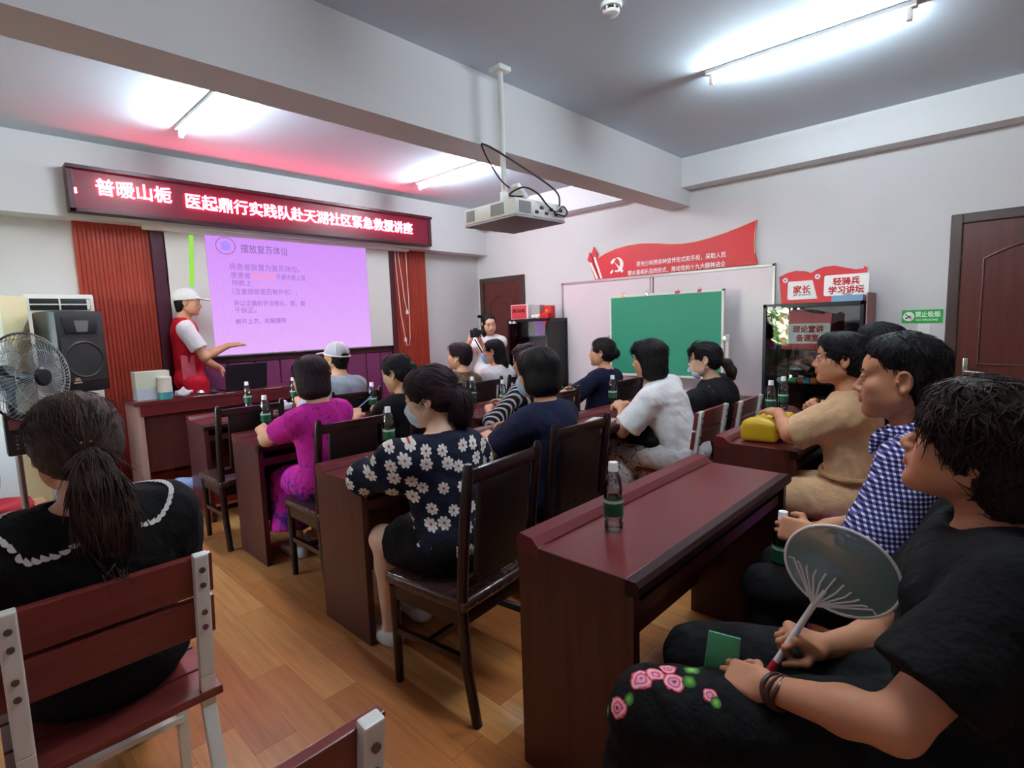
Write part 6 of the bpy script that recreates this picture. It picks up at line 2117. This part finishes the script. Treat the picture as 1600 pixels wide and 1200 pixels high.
# ---- woman in the daisy blouse
p = Person('person in a navy blouse with white daisies and a face mask, dark hair tied low', (1.375, 1.665), .10, (1.375, 1.80, 1.150), look=(30, -12, 0), bulk=1.12, sw=.160, hs=1.0, det=1.15, skin=M_skin_pale,
           hands={'l': (1.40, 2.17, .835), 'r': (1.62, 2.12, .83)}, elbows={'l': (-.9, .25, -.45), 'r': (.6, -.2, -.8)}, hdir={'l': (.9, .3, 0), 'r': (-.4, .8, 0)}, curl=(.3, .3),
           knees={'l': (1.265, 2.05, .50), 'r': (1.46, 2.08, .50)}, feet={'l': (1.27, 2.04, .085), 'r': (1.48, 2.10, .085)})
p.body(); p.face()
M_daisy = daisy_material()
p.bottoms(C_black, .62, .018, .015, 'skirt', skirt=True, waist=.66)
p.top(M_daisy, 1.10, .020, loose=.022, puff=.022, seed=51, neck=(.112, .060), folds=.006, hem=.545)
p.shoes(M_white_shoe)
p.hair(H_plum, 'tied', 12, vol=.012, noise=.002)
p.tail(H_plum, [(0, -.10, -.01), (.0, -.125, -.045), (.004, -.118, -.095), (.008, -.105, -.14)], [.045, .060, .056, .035], squash=((0, 1, 0), .7), name='tied_hair', strands=150)
b = MB(); b.ball(p.hp((.012, -.135, .025)), (.02, .012, .012)); b.build('hair_tie', M_black, p.obj)
p.mask(M_mask2)

# ---- woman in navy with a bob
p = Person('person with a glossy black bob, face mask and navy T-shirt at the third desk', (2.08, 1.73), .05, (2.068, 1.80, 1.188), look=(16, -6, 0), bulk=1.08, sw=.162, skin=M_skin,
           hands={'l': (2.02, 2.15, .835), 'r': (2.20, 2.15, .835)}, elbows={'l': (-.8, .1, -.6), 'r': (.5, -.3, -.8)}, hdir={'l': (.3, .9, .1)}, curl=(.55, .5))
p.body(); p.face()
p.bottoms(C_black2); p.shoes(M_black_shoe)
p.top(C_navy, .70, .014, loose=.014, seed=61, neck=(.070, .05))
p.hair(H_black, 'bob', 14, vol=.010, ears=False, noise=.0016, length=-.01)
p.mask(M_mask)

# ---- front right rows
p = Person('person with short plum hair, white earbud and leopard-brown top in front of the middle desk', (3.22, 3.72), .05, (3.236, 3.76, 1.154), look=(26, 2, 0), skin=M_skin,
           hands={'l': (3.10, 4.15, .70), 'r': (3.32, 4.15, .70)})
p.body(hands_fine=False); p.face()
p.bottoms(C_brown); p.shoes(M_black_shoe)
p.top(leopard_material(), .7, .013, loose=.014, seed=71, neck=(.082, .05))
p.hair(H_plum, 'short', 16, vol=.004)
b = MB(); b.ball(p.hp((-.086, -.006, -.018)), .007); b.cyl(p.hp((-.088, -.004, -.02)), p.hp((-.085, .006, -.045)), .0035, seg=8); b.build('earbud', M_white_plastic, p.obj)

p = Person('person in loose white top and blue face mask, long dark hair, beside the leopard top', (3.70, 3.72), .05, (3.684, 3.77, 1.172), look=(30, -2, 0), skin=M_skin,
           hands={'l': (3.58, 4.15, .70), 'r': (3.80, 4.15, .70)})
p.body(hands_fine=False); p.face()
p.bottoms(C_black2); p.shoes(M_black_shoe)
p.top(C_white, .95, .020, loose=.030, seed=76, neck=(.078, .05), folds=.008)
p.hair(H_black, 'long', 18, vol=.0, length=-.02)
p.mask(mat('bright_blue_mask', srgb(108, 168, 220), .8, var=.15, vscale=50))

p = Person('person with striped sleeves mostly hidden behind the navy bob', (2.95, 2.65), .0, (2.945, 2.66, 1.165), look=(20, -8, 0), skin=M_skin,
           hands={'l': (2.74, 2.93, .80), 'r': (3.0, 3.0, .80)}, elbows={'l': (-.8, -.1, -.6)})
p.body(hands_fine=False); p.face()
p.bottoms(C_black2); p.shoes(M_black_shoe)
p.top(stripe_material(), 1.25, .014, loose=.016, seed=81)
p.hair(H_plum, 'curly', 19, vol=.004)

p = Person('person with a dark bun and navy T-shirt with yellow neckline, upright before the green board', (3.87, 2.67), .0, (3.90, 2.64, 1.165), look=(18, 4, 0), skin=M_skin,
           hands={'l': (3.64, 2.93, .82), 'r': (3.92, 2.98, .80)}, elbows={'l': (-.9, -.1, -.4)})
p.body(hands_fine=False); p.face()
p.bottoms(C_black2); p.shoes(M_black_shoe)
p.top(C_navy, .82, .014, loose=.022, seed=85, neck=(.066, .05))
M_yel = cloth('mustard_rib', srgb(196, 140, 50))
b = MB(); n0 = p.NB + [0, .015, .012]; b.tube([n0 + [.066 * math.cos(t * PI / 12), .062 * math.sin(t * PI / 12), -.006 + .0 * t] for t in range(24)], .0075, 8, closed=True); b.build('neck_trim', M_yel, p.obj)
for s in (-1, 1):
    d = unit(p.EL[s] - p.SH[s]); c = p.SH[s] + (p.EL[s] - p.SH[s]) * .82
    u1 = unit(np.cross(d, [0, 1, .2])); u2 = np.cross(d, u1)
    for off, m_ in ((-.006, M_yel), (-.03, cloth('wine_band', srgb(120, 36, 56)))):
        b = MB(); b.tube([c + d * off + (u1 * math.cos(t * PI / 10) + u2 * math.sin(t * PI / 10)) * .0715 for t in range(20)], .006, 6, closed=True); b.build('sleeve_band', m_, p.obj)
p.hair(H_black, 'bun', 22, vol=.006)

# ---- woman in the white T-shirt
p = Person('person with a straight black bob, white T-shirt and white printed trousers, fingers together', (3.31, 1.60), .06, (3.19, 1.79, 1.182), seat=.455, look=(12, -6, 0), skin=M_skin, hs=1.0,
           hands={'l': (3.20, 2.04, .86), 'r': (3.25, 2.08, .85)}, elbows={'l': (-.7, -.1, -.8), 'r': (.5, -.2, -.8)}, hdir={'l': (.5, .8, .25), 'r': (-.6, .7, .1)}, palms={'l': (.6, 0, -.8), 'r': (-.5, 0, -.8)}, curl=(.6, .6))
p.body(); p.face()
p.bottoms(line_print_material(), 2.0, .022, .03, folds=.007); p.shoes(M_white_shoe)
p.top(C_white, .82, .020, loose=.032, seed=91, neck=(.070, .05), folds=.008, hem=.53)
p.hair(H_black, 'bob', 24, vol=.008, ears=False, noise=.0012, length=.015, fringe=.022)
PW = p

# ---- woman in glittery black
p = Person('person in glittery black with glasses, a mask under the chin and a low ponytail', (3.86, 1.56), .06, (3.755, 1.66, 1.140), seat=.455, look=(16, -4, 0), bulk=1.22, sw=.168, skin=M_skin_pale,
           hands={'l': (3.66, 2.02, .82), 'r': (3.92, 2.02, .80)}, elbows={'l': (-.8, -.2, -.7)})
p.body(hands_fine=False); p.face()
p.bottoms(C_black2); p.shoes(M_black_shoe)
p.top(sparkle_material(), 1.2, .020, loose=.03, seed=95, neck=(.066, .05), puff=.015)
p.hair(H_black, 'tied', 26, vol=.004, fringe=.03)
p.tail(H_brown, [(0, -.105, -.02), (.0, -.15, -.04), (.0, -.175, -.10), (.0, -.185, -.15)], [.020, .034, .036, .018])
p.mask(M_mask2, drop=.035)
b = MB(); q = p.hp
for s in (-1, 1):
    b.tube([q((s * .032 + .021 * math.cos(t * PI / 8), .104, .002 + .018 * math.sin(t * PI / 8))) for t in range(16)], .0018, 6, closed=True)
    b.tube([q((s * .054, .102, .006)), q((s * .074, .06, .008)), q((s * .080, -.01, .010))], .0018, 6)
b.tube([q((-.011, .105, .004)), q((0, .109, .007)), q((.011, .105, .004))], .0018, 6)
b.build('glasses', M_black, p.obj)
b = MB(); b.tube([p.NB + [-.11, -.03, .0], p.NB + [-.06, -.115, -.06], p.NB + [.03, -.142, -.16], p.NB + [.10, -.140, -.26]], .004, 6); b.build('bag_strap', mat('grey_strap', srgb(90, 90, 92), .4), p.obj)

# black bag in the lap of the woman in white
r = Rec(); r.rbox((0, 0, .0), (.055, .10, .10), .035); r.ell((0, -.08, -.07), (.05, .06, .05), None, .02); r.chain([(0, .05, .09), (.01, .0, .16), (0, -.05, .09)], [.012, .01, .012], .01); r.displace(wobble(5, .008, 40, 6))
F = r.field(.007)
o = field_obj('black_bag', F, C_black, loc=(3.17, 1.83, .70)); tag(o, 'small black bag in the lap of the woman in the white T-shirt', 'bag')

# ---- woman in beige
p = Person('person in a belted beige dress resting an arm on the yellow bag', (2.98, .56), .10, (2.93, .63, 1.225), look=(14, 2, 0), skin=M_skin_tan, bulk=1.0, seat=.46, hs=1.0,
           hands={'l': (3.06, .985, .925), 'r': (3.12, .90, .82)}, elbows={'l': (-.7, .3, -.7), 'r': (.5, -.2, -.8)}, hdir={'l': (.5, .8, 0)}, palms={'l': (.2, 0, -1)}, curl=(.2, .4))
p.body(); p.face()
p.bottoms(C_beige, 1.25, .020, .02, 'skirt', skirt=True, folds=.008)
p.top(C_beige, .86, .018, loose=.026, seed=101, neck=(.070, .055), folds=.007, vneck=.05, hem=.50)
p.shoes(M_black_shoe)
b = MB(); w = p.P + (p.NB - p.P) * .24
b.tube([w + p.RT @ np.array([.168 * math.cos(t * PI / 16), .140 * math.sin(t * PI / 16) - .005, 0]) for t in range(32)], .014, 8, closed=True); b.build('belt', cloth('beige_belt', srgb(172, 134, 94)), p.obj)
p.hair(H_black, 'curly', 28, vol=.008, noise=.003)
o = slab('phone', (-.035, -.07, 0), (.035, .07, .009), M_white_plastic, (3.13, 1.0, .895), .3, 'pale pen-like phone under the fingers on the yellow bag', 'phone') if False else None
b = MB(); b.cyl((3.035, .99, .905), (3.14, 1.03, .912), .005, seg=8); tag(b.build('pen', M_white_plastic), 'white pen between the fingers resting on the yellow bag', 'pen')

# ---- person hidden behind her
p = Person('person mostly hidden behind the woman in beige, hands clasped above the desk', (3.46, .52), .05, (3.40, .555, 1.255), seat=.455, look=(8, 0, 0), skin=M_skin_tan,
           hands={'l': (3.47, .885, .91), 'r': (3.50, .90, .90)}, elbows={'l': (-.6, .1, -.9), 'r': (.6, .1, -.9)}, hdir={'l': (.5, .5, .6), 'r': (-.5, .5, .6)}, palms={'l': (.9, 0, 0), 'r': (-.9, 0, 0)}, curl=(.55, .6))
p.body(); p.face()
p.bottoms(C_black2); p.shoes(M_black_shoe)
p.top(C_black2, .7, .014, seed=105)
p.hair(H_black, 'short', 30, vol=.006)

# ---- man in gingham
p = Person('person with cropped black hair in a navy and white gingham shirt at the nearest desk', (1.985, .17), .05, (1.985, .265, 1.243), seat=.455, look=(4, 0, 0), sex='m', skin=M_skin_tan, bulk=1.04, hs=1.05, det=1.35,
           hands={'l': (1.885, .535, .728), 'r': (2.06, .50, .66)}, elbows={'l': (-.7, -.25, -.7), 'r': (.5, -.3, -.8)}, hdir={'l': (.12, 1, .02)}, palms={'l': (.75, 0, -.35)}, curl=(.62, .4))
p.body(); p.face()
p.bottoms(C_black, 2.0, .014, .02)
p.shoes(M_black_shoe)
M_ging = gingham_material()
p.top(M_ging, .92, .017, loose=.030, seed=111, neck=(.070, .055), hem=.545, folds=.005)
r = Rec()
for s in (-1, 1):
    r.chain([p.NB + [s * .0, -.080, .038], p.NB + [s * .052, -.060, .042], p.NB + [s * .080, -.005, .036], p.NB + [s * .078, .050, .014], p.NB + [s * .050, .098, -.016], p.NB + [s * .068, .112, -.050]], [.015, .017, .019, .021, .020, .008], .008)
p.add('collar', r, M_ging, .005)
r = Rec(); r.ell(p.L((1.90, .44, .615)), (.085, .10, .016), R_(20, -14, -12)); r.displace(wobble(3, .008, 45, 5)); p.add('shirt_tail', r, M_ging, .006)
p.hair(H_black, 'crew', 32, noise=.0014, det=1.3)
b = MB(); w = p.W[-1] - p.U[-1] * .015; u1 = unit(np.cross(p.U[-1], [0, 0, 1])); u2 = np.cross(p.U[-1], u1)
b.tube([w + (u1 * math.cos(t * PI / 12) * .033 + u2 * math.sin(t * PI / 12) * .029) for t in range(24)], .0065, 8, closed=True); b.build('watch', mat('black_watch_strap', srgb(26, 28, 34), .35), p.obj)
instance(bot0, (1.922, .565, .545), 0, 'water bottle held in the hand of the man in gingham', 'water bottles on the desks')

# ---- woman in the black T-shirt, nearest on the right
p = Person('person in black T-shirt and rose-printed black trousers holding a translucent hand fan', (1.425, .02), .22, (1.452, .062, 1.158), seat=.455, L12=(.315, .240), look=(-10, 16, 0), bulk=1.30, sw=.195, hs=1.05, det=1.5, skin=M_skin_tan,
           hands={'l': (1.135, .425, .650), 'r': (1.315, .355, .69)}, elbows={'l': (-.95, -.1, -.9), 'r': (.6, -.1, -.8)}, hdir={'l': (.12, .95, -.12), 'r': (-.45, .5, .35)}, palms={'l': (.5, .1, -.8), 'r': (-.3, .5, -.2)}, curl=(.45, .95),
           knees={'l': (1.045, .575, .535), 'r': (1.32, .58, .52)}, feet={'l': (1.04, .66, .085), 'r': (1.36, .62, .085)})
p.body(); p.face()
KN = p.L((1.045, .575, .535))
def Lp(x, y, z): return tuple(p.L((x, y, z)))
M_rose = rose_material([(-.327, .686, .578, .024, 'rose'), (-.322, .662, .606, .013, 'leaf'), (-.307, .718, .545, .013, 'leaf'),
                        (-.286, .645, .638, .026, 'rose'), (-.262, .618, .640, .022, 'rose'), (-.262, .575, .636, .024, 'rose'), (-.252, .545, .640, .017, 'leaf'), (-.268, .500, .635, .015, 'rose'), (-.276, .485, .628, .011, 'leaf'), (-.225, .60, .642, .022, 'rose'), (-.21, .55, .642, .018, 'leaf')])
p.bottoms(M_rose, 2.0, .020, .045, folds=.005, coarse=.007)
p.shoes(M_black_shoe)
p.top(C_black, .74, .020, loose=.030, seed=121, neck=(.108, .078), folds=.004, hem=.50, coarse=.0075)
p.hair(H_brown, 'short', 34, vol=.020, noise=.003, det=1.2, curl_=True, face_low=.020, nape=True, strands=2600, lift=.006)
b = MB()
for k in range(3):
    w = p.W[-1] - p.U[-1] * (.012 + .011 * k); u1 = unit(np.cross(p.U[-1], [0, 0, 1])); u2 = np.cross(p.U[-1], u1)
    b.tube([w + (u1 * math.cos(t * PI / 12) * .036 + u2 * math.sin(t * PI / 12) * .031) + p.U[-1] * .006 * math.sin(t * PI / 6 + k) for t in range(24)], .0048, 8, closed=True)
b.build('bracelet', mat('brown_beads', srgb(64, 34, 28), .3), p.obj)
b = MB(); n0 = p.NB + [0, .03, -.02]
b.tube([n0 + [.085 * math.cos(t * PI / 12), .085 * math.sin(t * PI / 12) - .005, .012 - .035 * math.sin(t * PI / 12)] for t in range(24)], .0016, 6, closed=True); b.build('necklace', mat('fine_silver_chain', srgb(210, 190, 180), .25, metal=1), p.obj)
PF = p
# the hand fan
fn = thing('hand_fan', 'translucent grey-green hand fan with white rim held in a fist', 'fan', (0, 0, 0))
A0 = Vector((1.265, .395, .60)); A1 = Vector((1.318, .318, .775)); C0 = Vector((1.335, .268, .868))
up_ = (C0 - A1).normalized(); nrm = Vector((-.75, -.45, .48)); nrm = (nrm - up_ * nrm.dot(up_)).normalized(); sd_ = up_.cross(nrm)
M_fan = mat('smoky_green_plastic_film', srgb(124, 152, 144), .3, alpha=.62)
def fp(u, v): return C0 + sd_ * u + up_ * v
b = MB()
ring = [fp(.118 * math.cos(t * PI / 24), .095 * math.sin(t * PI / 24)) for t in range(48)]
c1 = [b.bm.verts.new(v + nrm * .0008) for v in ring]; c2 = [b.bm.verts.new(v - nrm * .0008) for v in ring]
b.bm.faces.new(c1); b.bm.faces.new(c2[::-1])
for i in range(48): b.bm.faces.new((c1[i], c2[i], c2[(i + 1) % 48], c1[(i + 1) % 48]))
b.build('fan_leaf', M_fan, fn, smooth=False)
M_fan_white = mat('milky_white_plastic', srgb(226, 226, 222), .35)
b = MB(); b.tube(ring, .0035, 8, closed=True); b.build('fan_rim', M_fan_white, fn)
b = MB()
for a in range(-5, 6): b.tube([A1 + nrm * .002, fp(.020 * a * .9, -.055 + .004 * abs(a)) + nrm * .002, fp(.020 * a, -.02 - .004 * abs(a)) + nrm * .002], .0022, 6)
b.build('fan_ribs', M_fan_white, fn); 
b = MB(); b.tube([A0, (A0 + A1) / 2, A1, fp(0, -.06)], [.0075, .008, .007, .005], 10); h_ = b.build('handle', M_fan_white, fn)
b = MB(); b.cyl(A0 + (A0 - A1) * .12, A0 + (A1 - A0) * .18, .0095, .009, 12); tag(b.build('handle_tip', mat('red_handle_tip', srgb(186, 40, 56), .35), h_), 'red handle end')
gc = thing('phone', 'phone in a green case held in the left hand of the nearest woman', 'phone', (1.165, .47, .640))
Mg = frame_M((0, 0, -.015), (-.35, .85, .1), (.15, .05, .9))
b = MB(); b.box((-.036, -.05, -.004), (.036, .085, .004), .0035, Mg); b.build('case', mat('green_phone_case', srgb(62, 140, 96), .4), gc)
b = MB(); b.box((-.033, -.046, .0035), (.033, .081, .0048), 0, Mg); b.build('screen', mat('dark_phone_screen', srgb(18, 20, 22), .1), gc, smooth=False)

# scalloped lace lying on the shoulders of the woman with the ponytail
p = LACE_ON
bpy.context.view_layer.update()
shirt = [c for c in p.obj.children if c.name.startswith('shirt')][0]
from mathutils.bvhtree import BVHTree
bv = BVHTree.FromPolygons([v.co.copy() for v in shirt.data.vertices], [tuple(f.vertices) for f in shirt.data.polygons])
b = MB()
n = 58
for i in range(n):
    a = 2 * PI * i / n
    x = .172 * math.cos(a); y = .082 * math.sin(a) - .015
    hit = bv.ray_cast(Vector((p.NB[0] + x, p.NB[1] + y, p.NB[2] + .3)), Vector((0, 0, -1)))
    if hit[0] is None: continue
    c, nn = hit[0], hit[1]
    if nn.z < 0: nn = -nn
    outw = Vector((x * 1.0, y * 2.2, 0)); outw = (outw - nn * outw.dot(nn)).normalized(); sdw = nn.cross(outw)
    pts = [c + nn * .003 + sdw * (-.0115), c + nn * .003 + sdw * .0115]
    half = [c + nn * .003 + sdw * (.0115 * math.cos(t * PI / 8)) + outw * (.012 * math.sin(t * PI / 8)) for t in range(9)]
    top_ = [b.bm.verts.new(v) for v in half]; bot_ = [b.bm.verts.new(v - nn * .002) for v in half]
    b.bm.faces.new(top_); b.bm.faces.new(bot_[::-1])
    for k in range(9): b.bm.faces.new((top_[k], bot_[k], bot_[(k + 1) % 9], top_[(k + 1) % 9]))
b.build('lace_trim', mat('white_scalloped_lace', srgb(206, 200, 196), .8), p.obj, smooth=False)
